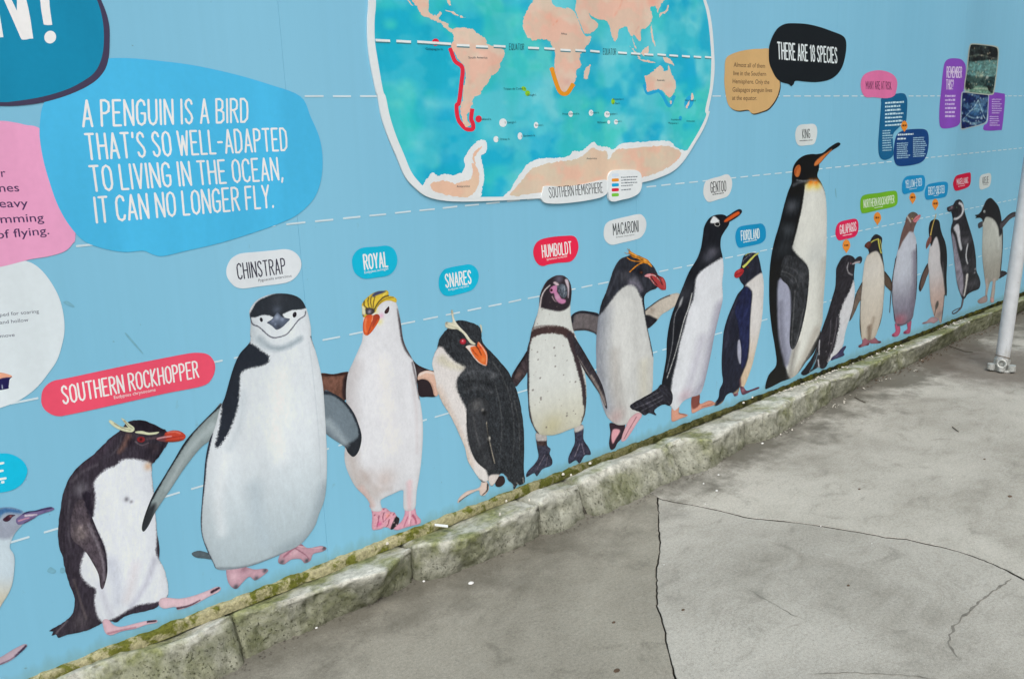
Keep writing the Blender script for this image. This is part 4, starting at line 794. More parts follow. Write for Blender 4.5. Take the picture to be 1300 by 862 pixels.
  {'n':'crest','o':[[18971,9170,19050,9203,19202,9156,19327,9166,19300,9365,19275,9573,19317,9620,19367,9558,19389,9350,19473,9131,19692,8855,19936,8604,20141,8325,20354,8130,20330,8079,20132,8171,19982,8355,19797,8613,19533,8826,19339,8870,19110,8942,18981,9027],[20618,8816,20706,8782,20730,8608,20702,8483,20660,8686]],'c':(222,220,196),'ops':[('s',(170,166,140),3.15,2.52,2.52,0.7,[19043,9095,19307,8986,19573,8845]),('s',(240,238,220),4.41,3.15,3.15,1.0,[19348,9326,19468,9053,19765,8747,20065,8404]),('s',(120,118,104),3.15,1.89,1.89,0.8,[19315,9598,19314,9457]),('b',(90,88,80),0.7,3.78,[19040,9158]),('n',0.2,3.15,9.45,40,1)],'e':(0.2,3.15),'dl':1,'jag':0.0,'gr':0.05},
  {'n':'eye','o':[[19926,8284,19892,8222,19809,8194,19711,8213,19634,8270,19609,8343,19643,8406,19724,8433,19823,8415,19900,8358]],'c':(150,40,50),'ops':[('b',(222,70,90),0.95,8.19,[19767,8323]),('b',(250,220,225),0.9,2.52,[19749,8346])],'e':(0.5,3.78),'dl':1,'jag':0.0,'gr':0.05},
  {'n':'beak','o':[[19877,8084,20008,8123,20249,8084,20429,8011,20477,8133,20532,8162,20657,8033,20813,7839,20920,7653,20942,7450,20915,7256,20859,7141,20654,7226,20454,7366,20261,7586,20073,7851,19941,8007]],'c':(226,110,56),'ops':[('p',(232,222,214),2.52,0.0,1.0,[19866,8102,20009,8130,20330,8075,20409,8015,20206,8037,20102,7992,20190,7763,20418,7456,20655,7249,20860,7161,20774,7135,20452,7317,20182,7634,19997,7931]),('s',(70,36,30),4.09,2.83,2.2,1.0,[20408,7999,20515,7864,20635,7627]),('s',(150,60,40),3.15,2.52,2.52,1.0,[20199,7925,20313,7772,20468,7610]),('b',(238,150,86),0.7,9.45,[20705,7398]),('b',(206,60,40),0.7,8.19,[20631,7940]),('s',(246,200,180),2.83,2.52,1.89,1.0,[20530,8129,20770,7815,20900,7525,20871,7215])],'e':(0.15,3.15),'dl':2,'jag':0.0,'gr':0.05},
  {'n':'foot','o':[[20394,2472,20665,2327,20738,2022,20485,1819,20262,1910,20211,2113,19899,2128,19463,2039,19128,1921,19201,2122,19599,2273,20030,2232,20282,2268]],'c':(226,206,196),'ops':[('s',(50,42,42),7.56,3.78,3.15,1.0,[20686,2248,20621,1985,20386,1871]),('s',(70,56,54),4.41,3.15,3.15,1.0,[19216,1974,19650,2083,20084,2091])],'e':(0.25,6.3),'dl':-1,'jag':0.0,'gr':0.05},
  {'n':'foot','o':[[21157,2388,21507,2346,21600,2075,21422,1938,21188,1967,21066,2121]],'c':(58,48,50),'ops':[],'e':(0.25,6.3),'dl':-1,'jag':0.0,'gr':0.05},
 ]),
 dict(L=10, label='humboldt penguin picture facing front with speckled cream belly and chest band', ax=1.353, cell=3.16, parts=[
  {'n':'body','o':[[23819,9383,23943,9676,24194,9972,24557,10141,24992,10166,25356,10033,25602,9755,25680,9316,25576,8794,25607,8247,25715,7738,25919,7316,26183,6710,26369,5885,26478,5063,26482,4487,26390,3872,26190,3492,25949,3344,25323,3332,24635,3318,24040,3429,23534,3629,23261,4033,23067,4522,23013,5296,23002,6052,23046,6789,23040,7319,23195,7711,23322,8107,23503,8443,23730,8876]],'c':(216,220,216),'ops':[('g',(202,200,180),0.8,[24567,5930,24486,3379]),('b',(196,190,150),0.6,48.09,[24348,3754]),('p',(54,48,54),6.87,3.44,1.0,[23793,9053,23795,9490,23944,9697,24195,9993,24558,10162,24993,10187,25401,10038,25631,9751,25710,9312,25578,8848,25318,8673,24873,8659,24369,8804,23973,8941]),('s',(74,58,58),30.92,30.92,5.15,1.0,[23025,7637,23258,7909,23769,8007,24485,7944,25143,7763,25571,7467]),('s',(64,54,58),24.05,17.18,5.15,1.0,[25482,7527,25768,6791,26057,5950,26289,5106,26367,4284]),('s',(70,64,66),10.31,5.15,4.12,1.0,[26371,4513,26359,3938,26158,3500]),('s',(60,56,62),13.74,5.5,4.12,1.0,[23135,7617,23054,6999,23048,6149,23018,5078,23221,4099,23534,3629]),('s',(222,212,212),6.18,4.12,3.09,1.0,[23822,8994,23890,9287,23972,9487,24143,9674,24418,9817]),('b',(116,112,130),0.8,17.18,[24951,10018]),('p',(212,190,198),3.44,0.0,1.0,[24610,9897,24737,9925,24903,9825,24943,9743,24774,9767]),('p',(210,196,206),3.44,0.0,1.0,[25282,9926,25421,9938,25504,9803,25531,9536,25486,9168,25443,9175,25444,9517,25350,9747]),('p',(196,130,170),3.44,0.0,1.0,[24413,9666,24542,9754,24774,9767,24856,9663,24809,9517,24931,9345,25054,9171,25225,9114,25318,9038,25263,8953,25069,8946,24837,9065,24694,9257,24637,9450,24491,9471,24410,9560]),('s',(206,176,186),3.44,2.75,2.75,0.8,[24528,9343,24628,9174,24752,9078]),('b',(200,170,186),0.7,10.31,[24843,9265]),('s',(90,88,96),6.87,3.44,3.44,0.8,[23382,8202,23656,8783]),('d',(96,86,84),34,3.44,11),('s',(90,74,72),10.31,10.31,4.12,0.5,[23211,8127,23634,8200,24346,8118,25073,7927]),('d',(130,116,110),26,2.06,12),('n',0.06,5.15,13.74,85,1)],'e':(0.18,10.31),'dl':0,'jag':1.03,'gr':0.05},
  {'n':'flipper','o':[[23096,7329,22751,7039,22395,6712,22165,6445,22193,6165,22374,5956,22643,6109,23002,6394,23129,6772]],'c':(66,58,62),'ops':[('b',(120,100,96),0.7,17.18,[22518,6422]),('s',(36,34,40),6.87,6.87,5.15,1.0,[23035,7214,22462,6698,22227,6326]),('n',0.2,3.44,10.31,60,1)],'e':(0.25,6.87),'dl':-1,'jag':0.0,'gr':0.05},
  {'n':'flipper','o':[[25694,7489,26112,6991,26568,6342,27035,5655,27447,4988,27702,4321,27812,3751,27662,3834,27341,4463,26864,5116,26397,5720,26095,6234,25857,6662]],'c':(56,52,58),'ops':[('s',(142,132,128),10.31,10.31,6.87,1.0,[26790,5454,27264,4772,27697,3909]),('s',(120,112,110),4.12,3.44,3.44,1.0,[25946,6533,26555,5676,27182,4791]),('b',(140,130,128),0.6,13.74,[27585,4230]),('n',0.2,3.44,10.31,120,1)],'e':(0.2,5.15),'dl':1,'jag':0.0,'gr':0.05},
  {'n':'beak','o':[[24813,9669,24944,9758,25115,9774,25285,9710,25388,9525,25404,9336,25313,9194,25162,9171,25015,9301,24892,9474]],'c':(92,100,112),'ops':[('b',(138,148,162),0.8,6.87,[25110,9627]),('s',(170,180,190),3.09,2.4,2.06,1.0,[25241,9670,25270,9480,25231,9331]),('b',(50,48,58),0.9,4.81,[24875,9614]),('b',(50,52,60),0.8,5.15,[25342,9439]),('s',(60,62,70),3.44,2.75,2.75,1.0,[25022,9547,25101,9319,25162,9186]),('n',0.3,3.44,3.44,0,1)],'e':(0.25,3.09),'dl':1,'jag':0.0,'gr':0.05},
  {'n':'eye','o':[[24571,9597,24556,9564,24520,9548,24475,9555,24440,9581,24428,9618,24442,9651,24479,9667,24523,9660,24559,9634]],'c':(70,26,44),'ops':[],'e':(0.1,3.44),'dl':2,'jag':0.0,'gr':0.05},
  {'n':'foot','o':[[23407,3707,23982,3467,24025,2993,24226,2767,24159,2558,24313,2228,24231,2010,23723,1998,23392,1777,23224,1963,22789,1912,22856,2140,23268,2357,23511,2626,23441,3073]],'c':(62,62,76),'ops':[('p',(190,186,184),6.87,0.0,1.0,[23378,3715,24012,3481,23972,3176,23450,3317]),('p',(70,56,56),6.87,0.0,1.0,[23450,3317,23972,3176,23995,2989,23472,3132]),('s',(120,112,126),3.44,3.44,2.75,1.0,[23863,2584,23404,2092]),('s',(110,104,118),3.44,3.44,2.75,1.0,[24037,2478,23918,2055]),('n',0.25,5.15,5.15,0,1)],'e':(0.25,5.15),'dl':-1,'jag':0.0,'gr':0.05},
  {'n':'foot','o':[[25714,3404,26250,3314,26252,2680,26581,2178,26704,1821,26315,1883,25988,1608,25738,1821,25328,1774,25289,2066,25532,2407,25713,2708]],'c':(58,58,74),'ops':[('p',(196,190,186),6.87,0.0,1.0,[25684,3435,26282,3317,26262,3147,25738,3108]),('s',(130,122,136),3.44,3.44,2.75,1.0,[26009,2511,25680,2015]),('s',(120,112,128),3.44,3.44,2.75,1.0,[26136,2476,26285,1963]),('n',0.25,5.15,5.15,0,1)],'e':(0.25,5.15),'dl':-1,'jag':0.0,'gr':0.05},
 ]),
 dict(L=6, label='macaroni penguin picture with loose orange head plumes and heavy red beak', ax=1.5, cell=3.31, parts=[
  {'n':'body','o':[[29151,10440,28674,10338,28302,9966,28047,9491,27792,9016,27540,8657,27370,8229,27247,7679,27152,6891,27136,5967,27203,5013,27391,4258,27718,3457,28056,3068,28576,2727,29288,2621,30017,2765,30723,3226,31002,3923,31035,4922,31050,5481,30860,6198,30580,7103,30451,7848,30396,8431,30740,8642,31198,8695,31513,8891,31323,9397,30953,9848,30374,10225,29756,10449]],'c':(206,208,206),'ops':[('s',(138,144,158),79.27,64.86,79.27,0.85,[27368,8115,27233,6876,27306,5227,27721,3698]),('s',(226,228,226),57.65,50.44,50.44,0.6,[28966,8204,28868,6570,28945,5115]),('s',(168,164,160),36.03,43.24,43.24,0.6,[28348,6195,28419,4745,28668,3223]),('s',(196,192,172),36.03,36.03,50.44,0.6,[30383,5305,30386,3810]),('b',(190,160,160),0.6,36.03,[28404,3165]),('p',(50,52,60),9.01,7.21,1.0,[29117,10467,28675,10361,28268,9970,28014,9495,27759,9021,27491,8664,27320,8180,27417,8084,28035,8523,28561,8903,29006,9104,29491,9151,29877,8886,30126,8495,30432,8402,30776,8613,31254,8663,31588,8857,31360,9392,30989,9868,30374,10248,29756,10483]),('s',(44,46,54),18.02,6.49,4.32,1.0,[30323,8537,30451,7848,30673,6905,31050,5518]),('s',(130,126,142),25.22,14.41,21.62,0.8,[29472,9247,29873,9108,30178,8812]),('s',(96,98,108),10.81,7.21,10.81,0.6,[29623,9625,29824,9765,29975,9912]),('b',(96,96,104),0.55,25.22,[29060,9581]),('b',(120,120,130),0.5,14.41,[29754,9371]),('s',(84,86,96),7.21,7.21,10.81,0.5,[28637,9866,28262,9347,27923,8883]),('b',(26,26,32),0.7,18.02,[29702,9727]),('b',(30,30,36),0.8,21.62,[30161,9644]),('n',0.12,4.32,18.02,85,1),('n',0.1,10.81,43.24,88,6)],'e':(0.15,9.01),'dl':0,'jag':1.08,'gr':0.05},
  {'n':'flipper','o':[[27352,8118,26805,8332,26174,8468,25705,8389,25607,8183,25718,7697,25998,7637,26549,7539,27029,7339,27223,7224,27279,7673]],'c':(108,102,104),'ops':[('s',(40,42,50),10.81,10.81,5.4,1.0,[27286,8094,26804,8276,26172,8412,25735,8339,25666,8063]),('s',(64,60,62),7.21,7.21,5.4,1.0,[25843,7698,26550,7584,27142,7307]),('n',0.12,10.81,3.6,5,1)],'e':(0.15,7.21),'dl':-1,'jag':0.0,'gr':0.05},
  {'n':'flipper','o':[[30433,7779,30834,7956,31481,8158,32238,8264,32955,8219,33021,7811,32247,7536,31676,7407,31302,7163,30931,6982,30636,6923,30471,7243]],'c':(202,194,182),'ops':[('p',(40,40,46),7.21,0.0,1.0,[30379,7500,30671,7548,31003,7396,31339,7193,30931,6957,30599,6906]),('s',(54,54,60),7.21,5.77,3.6,1.0,[30451,7788,30926,7966,31556,8147,32238,8227]),('b',(140,126,116),0.5,18.02,[30927,7712]),('n',0.15,10.81,4.32,150,1)],'e':(0.15,7.21),'dl':-1,'jag':0.0,'gr':0.05},
  {'n':'crest','o':[[29319,10584,29379,10658,29626,10548,29975,10375,30329,10250,30689,10073,30949,9755,30793,9808,30483,10015,30279,10057,29925,10249,29575,10357],[29187,10370,29238,10339,29289,10306,29345,10273,29412,10242,29489,10211,29573,10182,29666,10154,29770,10129,29887,10108,30015,10089,30148,10072,30278,10055,30279,10105,30149,10122,30016,10138,29891,10155,29779,10175,29681,10198,29593,10224,29513,10251,29441,10279,29379,10307,29327,10337,29277,10368,29224,10400],[29400,9696,29462,9726,29523,9756,29585,9787,29651,9817,29722,9850,29795,9884,29870,9915,29948,9941,30029,9962,30113,9979,30199,9990,30285,9992,30376,9983,30474,9964,30578,9940,30683,9918,30695,9981,30592,10002,30486,10025,30379,10045,30272,10054,30171,10051,30076,10037,29987,10018,29901,9995,29818,9966,29740,9933,29666,9897,29597,9864,29531,9832,29469,9801,29409,9770,29349,9739],[29423,10613,29397,10641,29371,10669,29345,10697,29318,10721,29292,10742,29265,10759,29240,10774,29214,10790,29201,10781,29224,10763,29247,10747,29270,10730,29292,10710,29314,10686,29337,10658,29360,10629,29383,10600],[29354,10561,29310,10566,29267,10570,29225,10575,29186,10583,29150,10596,29114,10612,29078,10630,29041,10648,29031,10637,29066,10618,29101,10599,29137,10580,29178,10564,29221,10553,29266,10545,29310,10540,29353,10533],[29447,10641,29433,10659,29418,10677,29405,10694,29393,10710,29385,10723,29378,10734,29371,10745,29365,10757,29344,10755,29349,10743,29353,10731,29357,10719,29364,10705,29374,10688,29385,10670,29397,10651,29409,10632]],'c':(206,132,46),'ops':[('s',(120,72,30),3.6,2.88,2.16,1.0,[29427,10506,29875,10321,30483,10098]),('s',(232,166,80),4.32,3.6,2.52,1.0,[29378,10593,29875,10387,30381,10144,30741,9899]),('n',0.4,3.6,10.81,30,1)],'e':(0.2,2.88),'dl':1,'jag':0.0,'gr':0.05},
  {'n':'eye','o':[[30320,9573,30293,9530,30222,9511,30133,9523,30062,9561,30035,9611,30062,9654,30133,9673,30221,9662,30293,9624]],'c':(52,36,34),'ops':[('b',(120,70,44),0.9,3.6,[30188,9591])],'e':(0.2,3.6),'dl':1,'jag':0.0,'gr':0.05},
  {'n':'beak','o':[[30392,9396,30587,9471,30846,9457,31160,9422,31479,9260,31747,9138,31910,8943,31966,8727,31936,8551,31645,8583,31376,8742,31058,8942,30796,9199,30614,9309]],'c':(176,66,68),'ops':[('p',(224,158,166),2.52,0.0,1.0,[30382,9391,30587,9471,30820,9460,30873,9375,30743,9325,30536,9329]),('s',(226,206,204),3.24,2.52,1.8,1.0,[30743,9291,30953,9076,31164,8876]),('s',(226,206,204),3.24,2.52,1.8,1.0,[30909,9388,31214,9279,31588,8954]),('s',(52,36,42),4.68,3.6,2.16,1.0,[30857,9327,31031,9099,31323,8853]),('s',(60,40,44),5.4,3.96,2.52,1.0,[31187,9351,31480,9106,31696,8800]),('s',(60,44,52),5.77,3.6,2.88,1.0,[31003,9460,31319,9316,31586,9188]),('s',(206,96,92),5.77,4.32,3.6,1.0,[31694,9077,31830,8851,31859,8639])],'e':(0.2,3.6),'dl':1,'jag':0.0,'gr':0.05},
  {'n':'foot','o':[[27986,2976,28576,2752,29036,2610,28818,2066,28498,1877,28320,1675,28040,1678,27923,2032,28015,2526]],'c':(58,46,54),'ops':[('p',(226,166,176),5.4,0.0,1.0,[28190,2604,28574,2529,28679,2378,28394,2117,28182,1925,28081,2262])],'e':(0.2,5.4),'dl':-1,'jag':0.0,'gr':0.05},
  {'n':'foot','o':[[29433,2885,29907,2994,30239,2786,29869,2485,29412,2098,29032,1858,28764,1905,28873,2239,29180,2660]],'c':(226,178,186),'ops':[('s',(150,96,108),4.32,3.6,3.6,1.0,[29833,2810,29250,2266,28961,1965])],'e':(0.25,5.4),'dl':1,'jag':0.0,'gr':0.05},
 ]),
 dict(L=10, label='tall gentoo penguin picture with white flash over the eye and fanned black tail', ax=1.632, cell=3.63, parts=[
  {'n':'body','o':[[35091,11481,35407,11645,35947,11700,36501,11626,36799,11416,36900,11144,36532,10824,36254,10524,36226,10066,36425,9513,36515,8900,36427,8238,36503,7413,36238,6635,35846,5604,35625,4817,35318,3907,35007,3138,34685,2791,34032,2803,33392,2746,32975,2502,32663,2441,32391,2710,32042,2888,31654,3354,31688,4010,31823,4509,32015,5258,32065,6162,32295,7027,32687,7737,33183,8434,33682,9137,34294,9704,34597,10184,34732,10683,34845,11184]],'c':(34,36,42),'ops':[('p',(220,224,230),9.85,7.88,1.0,[36470,9494,35698,9376,34733,9104,34274,8799,34160,8294,34046,7761,33721,7313,33424,6573,33025,5721,32832,4963,32535,4225,32381,3455,32351,2652,32873,2335,33499,2693,34686,2763,35074,3123,35692,4804,36306,6624,36595,7399,36495,8229,36583,8891]),('s',(150,148,168),55.19,39.42,47.3,0.75,[36382,7022,35724,5213,35107,3534,34463,2912]),('s',(178,176,192),39.42,31.53,47.3,0.6,[34827,5654,34216,4139,33601,2903]),('b',(190,160,170),0.5,31.53,[33493,2997]),('b',(104,104,116),0.75,27.59,[35572,9877]),('b',(90,92,104),0.5,27.59,[35146,9666]),('b',(78,80,88),0.5,47.3,[33187,8176]),('p',(226,230,232),3.94,0.0,1.0,[35328,11366,35449,11559,35618,11646,35880,11520,36086,11347,35801,11307,35543,11311]),('s',(212,214,214),4.34,3.15,2.76,1.0,[33956,8062,33718,7444,33356,6848,33000,5990,32643,5199,32088,4214]),('p',(170,174,178),7.88,0.0,1.0,[33252,8011,33135,7666,32933,7543,33010,7815]),('s',(150,152,158),3.15,3.15,2.37,0.8,[32993,7624,32615,7103,32472,5825,32044,4528]),('n',0.1,4.73,15.77,105,1)],'e':(0.12,9.85),'dl':0,'jag':0.0,'gr':0.05},
  {'n':'tail','o':[[31728,3975,31233,3808,30358,3655,29412,3514,29523,3255,29976,3041,30437,2745,30748,2774,31301,2531,31141,2811,31738,2961,32431,2796,32464,3436]],'c':(46,46,54),'ops':[('s',(120,118,128),3.94,2.76,3.15,0.8,[31734,3402,30746,3302,29692,3266]),('s',(110,108,118),3.94,2.76,3.15,0.8,[31736,3202,30942,3097,30167,3021]),('s',(130,126,134),3.15,2.37,2.76,0.7,[31532,3648,30358,3524]),('n',0.3,19.71,3.94,150,1)],'e':(0.15,7.88),'dl':1,'jag':1.97,'gr':0.05},
  {'n':'eye','o':[[36060,11221,36034,11178,35963,11157,35874,11165,35802,11200,35773,11248,35799,11291,35869,11312,35958,11304,36031,11269]],'c':(30,26,30),'ops':[],'e':(0.1,3.94),'dl':2,'jag':0.0,'gr':0.05},
  {'n':'eye_ring','o':[[35687,11251,35717,11274,35745,11298,35773,11318,35806,11328,35852,11329,35909,11322,35966,11309,36010,11295,36043,11276,36070,11254,36088,11230,36092,11209,36081,11187,36054,11164,36020,11145,35984,11134,35940,11135,35886,11144,35831,11158,35788,11173,35761,11188,35742,11206,35725,11228,35705,11249,35677,11242,35696,11221,35714,11199,35738,11177,35772,11158,35821,11141,35880,11126,35941,11116,35995,11115,36041,11128,36081,11150,36110,11176,36125,11204,36119,11232,36098,11261,36066,11288,36026,11310,35975,11327,35913,11341,35850,11348,35794,11347,35751,11334,35718,11312,35689,11287,35660,11264]],'c':(206,206,204),'ops':[],'e':(0,3.94),'dl':1,'jag':0.0,'gr':0.05},
  {'n':'beak','o':[[36279,11330,36536,11487,36975,11630,37418,11764,37779,11813,37967,11729,37972,11623,37794,11507,37435,11381,36990,11264,36548,11175]],'c':(38,38,44),'ops':[('p',(212,92,42),3.15,0.0,1.0,[36454,11329,36802,11489,37244,11623,37675,11701,37790,11575,37431,11470,36986,11343,36633,11271])],'e':(0.2,3.94),'dl':1,'jag':0.0,'gr':0.05},
  {'n':'foot','o':[[32516,2640,33037,2542,33042,2239,33533,2049,33750,1899,33111,1891,32526,1901,32439,2223]],'c':(218,160,138),'ops':[('s',(150,96,84),5.52,3.94,3.94,1.0,[33064,2206,33620,1958])],'e':(0.3,5.91),'dl':-1,'jag':0.0,'gr':0.05},
  {'n':'foot','o':[[34074,2849,34707,2786,34743,2287,35479,2283,35986,2064,35854,1924,35039,1991,34225,1921,34047,2104]],'c':(220,158,136),'ops':[('p',(132,76,68),7.88,0.0,1.0,[34030,2886,34751,2804,34699,2256,34220,2132,34041,2384]),('s',(160,100,86),4.73,3.94,3.94,1.0,[34925,2089,35827,2030])],'e':(0.25,5.91),'dl':-1,'jag':0.0,'gr':0.05},
 ]),
 dict(L=6, label='fiordland penguin picture with navy blue flipper, left of the king penguin', ax=1.711, cell=3.88, parts=[
  {'n':'body','o':[[38126,9162,38239,9371,38533,9459,39031,9462,39470,9349,39707,9010,39922,8462,40093,8072,40196,7582,40203,6836,40159,5985,39950,5049,39628,4131,39318,3319,38892,2644,38633,2317,38491,2240,38231,2374,38132,2157,37775,2130,37414,2255,37012,2197,36693,1896,36128,1838,35969,1992,36336,2246,36407,2655,36686,3017,36579,3569,36535,4312,36589,5134,36669,5739,36984,6406,37391,6957,37803,7459,38333,7784,38037,8093,37864,8423,38003,8812]],'c':(42,44,56),'ops':[('p',(216,214,212),8.43,0.0,1.0,[39969,8288,39371,8169,38404,7774,39066,7429,39081,6797,38986,6178,38988,5434,39027,4678,38905,3839,38569,3257,38316,2877,38267,2366,38634,2284,38966,2627,39393,3304,39722,4113,40045,5032,40254,5969,40297,6822,40271,7571,40168,8062]),('g',(214,186,150),0.75,[39600,5649,38656,2586]),('p',(38,40,54),8.43,0.0,1.0,[39081,6797,38988,5434,38923,3835,38279,2885,38231,2374,36898,2009,36043,1826,36198,2278,36474,4115,36669,5739,37391,6957,38333,7784,39065,7450]),('s',(60,60,76),12.64,12.64,16.86,0.7,[37732,7109,37083,6080,36873,4872]),('p',(170,172,190),6.32,0.0,1.0,[37935,4935,38147,4948,38281,4391,38311,3742,38133,3714,37930,4246]),('s',(120,80,84),10.54,8.43,8.43,0.7,[38248,2784,38302,2391]),('s',(150,150,160),2.53,2.11,2.11,0.8,[38164,9096,38594,9309,38945,9390]),('n',0.15,5.06,16.86,95,1)],'e':(0.1,8.43),'dl':0,'jag':0.0,'gr':0.05},
  {'n':'flipper','o':[[38512,7737,38995,7408,39044,6802,38955,6078,38993,5327,38946,4478,38763,3759,38473,3364,38281,3619,38281,4391,38106,5062,37889,5942,37612,6664,38001,7358]],'c':(40,45,80),'ops':[('b',(34,36,56),0.7,33.71,[38174,7041]),('n',0.2,5.06,16.86,95,4)],'e':(0.25,8.43),'dl':1,'jag':0.0,'gr':0.05},
  {'n':'crest','o':[[38286,8750,38370,8785,38455,8820,38542,8857,38629,8898,38717,8943,38802,8992,38887,9041,38971,9087,39055,9132,39140,9177,39223,9218,39305,9252,39387,9278,39471,9298,39559,9317,39648,9337,39579,9410,39489,9393,39397,9377,39302,9358,39206,9331,39112,9296,39020,9256,38930,9213,38840,9170,38751,9125,38662,9079,38574,9034,38489,8993,38403,8958,38317,8925,38229,8893,38141,8860],[38439,9374,38475,9392,38510,9410,38545,9427,38583,9439,38627,9447,38678,9452,38732,9456,38786,9460,38775,9481,38720,9479,38664,9478,38608,9476,38555,9469,38507,9457,38465,9441,38427,9425,38388,9409]],'c':(212,214,110),'ops':[('n',0.15,4.21,12.64,130,1)],'e':(0.2,4.21),'dl':1,'jag':0.0,'gr':0.05},
  {'n':'eye','o':[[38733,8739,38717,8710,38671,8696,38613,8703,38566,8729,38547,8763,38563,8792,38608,8806,38666,8798,38713,8773]],'c':(90,40,30),'ops':[],'e':(0.1,4.21),'dl':1,'jag':0.0,'gr':0.05},
  {'n':'beak','o':[[37460,8558,37627,8698,38075,8762,38310,8629,38144,8426,37782,8311,37502,8390]],'c':(176,52,56),'ops':[('s',(110,30,36),4.21,3.37,2.53,1.0,[37567,8483,38190,8563]),('b',(220,110,104),0.6,6.32,[37836,8671])],'e':(0.25,5.06),'dl':1,'jag':0.0,'gr':0.05},
  {'n':'foot','o':[[38265,2410,38598,2292,38885,2041,39425,2007,39990,2003,40072,1895,39281,1896,38599,1875,38391,2032]],'c':(104,70,88),'ops':[('b',(190,120,130),0.7,12.64,[38531,2154])],'e':(0.25,6.32),'dl':1,'jag':0.0,'gr':0.05},
  {'n':'foot','o':[[37551,2375,37944,2352,38103,2000,37781,1976,37632,2141]],'c':(170,120,132),'ops':[('b',(60,44,60),0.8,8.43,[37815,2034])],'e':(0.2,6.32),'dl':-1,'jag':0.0,'gr':0.05},
 ]),
 dict(L=6, label='king penguin picture, the tallest, beak raised, orange ear patch and yellow throat', ax=1.874, cell=4.11, parts=[
  {'n':'body','o':[[42566,13141,42647,13644,43101,14003,43817,14210,44848,14214,45218,14003,45330,13473,45179,13021,45637,12612,46122,11993,46392,10921,46510,9707,46595,8128,46561,6719,46509,5474,46526,4568,46309,3970,46160,3360,45701,2808,44899,2422,44117,1950,43422,1775,42380,1787,41161,1705,40678,1779,40965,2444,41721,2893,41535,3880,41165,4972,40891,6027,40729,7212,40735,8520,40984,9623,41497,10697,41874,11626,42209,12320,42533,12776]],'c':(27,29,32),'ops':[('p',(218,220,213),8.93,6.69,1.0,[44071,12662,44817,12779,45645,12528,46197,11904,46493,10912,46612,9697,46698,8116,46664,6704,46630,5275,46526,4205,45592,3284,44816,2620,43653,1689,43023,2004,42719,2741,43192,3563,43662,3650,44228,4606,44603,5950,44743,6975,44669,7849,44243,8331,43251,8956,42846,9418,43153,10212,43541,11164,43699,11888,43811,12419]),('b',(236,208,96),0.85,22.32,[44394,12543]),('b',(236,208,96),0.85,22.32,[45227,12489]),('b',(228,126,30),0.95,16.07,[44504,12733]),('b',(228,126,30),0.95,16.07,[45080,12697]),('b',(190,196,196),0.4,89.26,[45682,8587]),('s',(186,186,178),44.63,35.71,44.63,0.6,[46424,8149,46388,5673,46109,3915]),('s',(176,170,160),44.63,44.63,35.71,0.7,[45920,4130,44868,2791,43639,1872]),('s',(120,116,112),35.71,26.78,31.24,0.6,[43662,3650,43152,1976]),('p',(160,164,184),13.39,0.0,1.0,[41586,7619,42284,7523,42850,6903,43047,5504,43057,4114,43291,3508,42799,2495,42369,3285,41935,4235,41653,5734]),('s',(110,112,128),22.32,22.32,22.32,0.6,[41911,6368,42177,4276,42779,2764]),('b',(92,96,104),0.75,35.71,[42685,11561]),('b',(80,86,92),0.6,40.17,[42357,10291]),('b',(66,70,76),0.5,44.63,[42005,9347]),('s',(128,130,134),5.36,4.46,4.46,0.9,[43048,12927,43798,12826,44554,12835,45179,12756]),('s',(120,124,130),13.39,8.93,13.39,0.6,[42774,12672,43353,12791,44103,12775]),('s',(14,16,20),13.39,8.93,6.69,1.0,[43774,12486,43608,11486,43104,10052,42844,9451]),('n',0.1,5.8,22.32,95,1)],'e':(0.1,8.93),'dl':0,'jag':0.0,'gr':0.05},
  {'n':'flipper','o':[[42184,8932,43268,8736,44113,8364,44701,7845,44776,6970,44651,5767,44261,4600,43843,3792,43390,3454,43009,3913,43029,5335,43070,6445,42644,7186,41975,7632,41756,8192]],'c':(52,54,58),'ops':[('s',(104,106,108),4.46,3.57,3.57,0.8,[43353,6830,43282,5292,43204,3824,43543,3531,43981,4473,44337,5642]),('s',(96,98,100),4.02,3.57,3.12,0.8,[41911,8122,42560,7921,43300,7518,43721,6948]),('s',(84,86,90),4.02,3.57,3.12,0.8,[41863,7946,42544,7722,43194,7278]),('s',(96,98,100),4.02,3.57,3.12,0.5,[42380,8311,43263,7997,43928,7518]),('b',(70,72,76),0.6,35.71,[44000,7423]),('n',0.25,6.69,13.39,85,3)],'e':(0.25,8.03),'dl':1,'jag':0.0,'gr':0.05},
  {'n':'tail','o':[[46335,4057,46491,3114,46080,2367,45525,1745,44800,1624,44386,1857,44953,2175,45710,2715,46126,3366]],'c':(38,36,42),'ops':[('s',(110,110,116),4.46,3.57,3.57,0.6,[46195,3353,45638,1997])],'e':(0.2,6.69),'dl':-1,'jag':1.79,'gr':0.05},
  {'n':'ear_patch','o':[[42750,13369,42823,13558,43017,13694,43280,13712,43413,13527,43372,13296,43211,13096,42915,13128]],'c':(200,116,62),'ops':[('s',(160,70,40),13.39,8.93,8.93,0.6,[42815,13289,43002,13510,43255,13651])],'e':(0.25,5.36),'dl':1,'jag':0.0,'gr':0.05},
  {'n':'beak','o':[[44285,14185,45047,14208,45664,14261,46273,14500,46896,14694,47295,14761,47551,14671,47319,14534,46610,14327,46031,14055,45479,13737,45028,13561,44762,13614,44614,13897]],'c':(30,30,34),'ops':[('p',(206,122,66),3.57,0.0,1.0,[44764,13590,44927,13835,45449,14056,46014,14231,46571,14401,46608,14351,46028,14087,45522,13775,45100,13621])],'e':(0.1,4.46),'dl':1,'jag':0.0,'gr':0.05},
 ]),
 dict(L=10, label='small galapagos penguin picture leaning right just beside the king penguin', ax=1.952, cell=4.52, parts=[
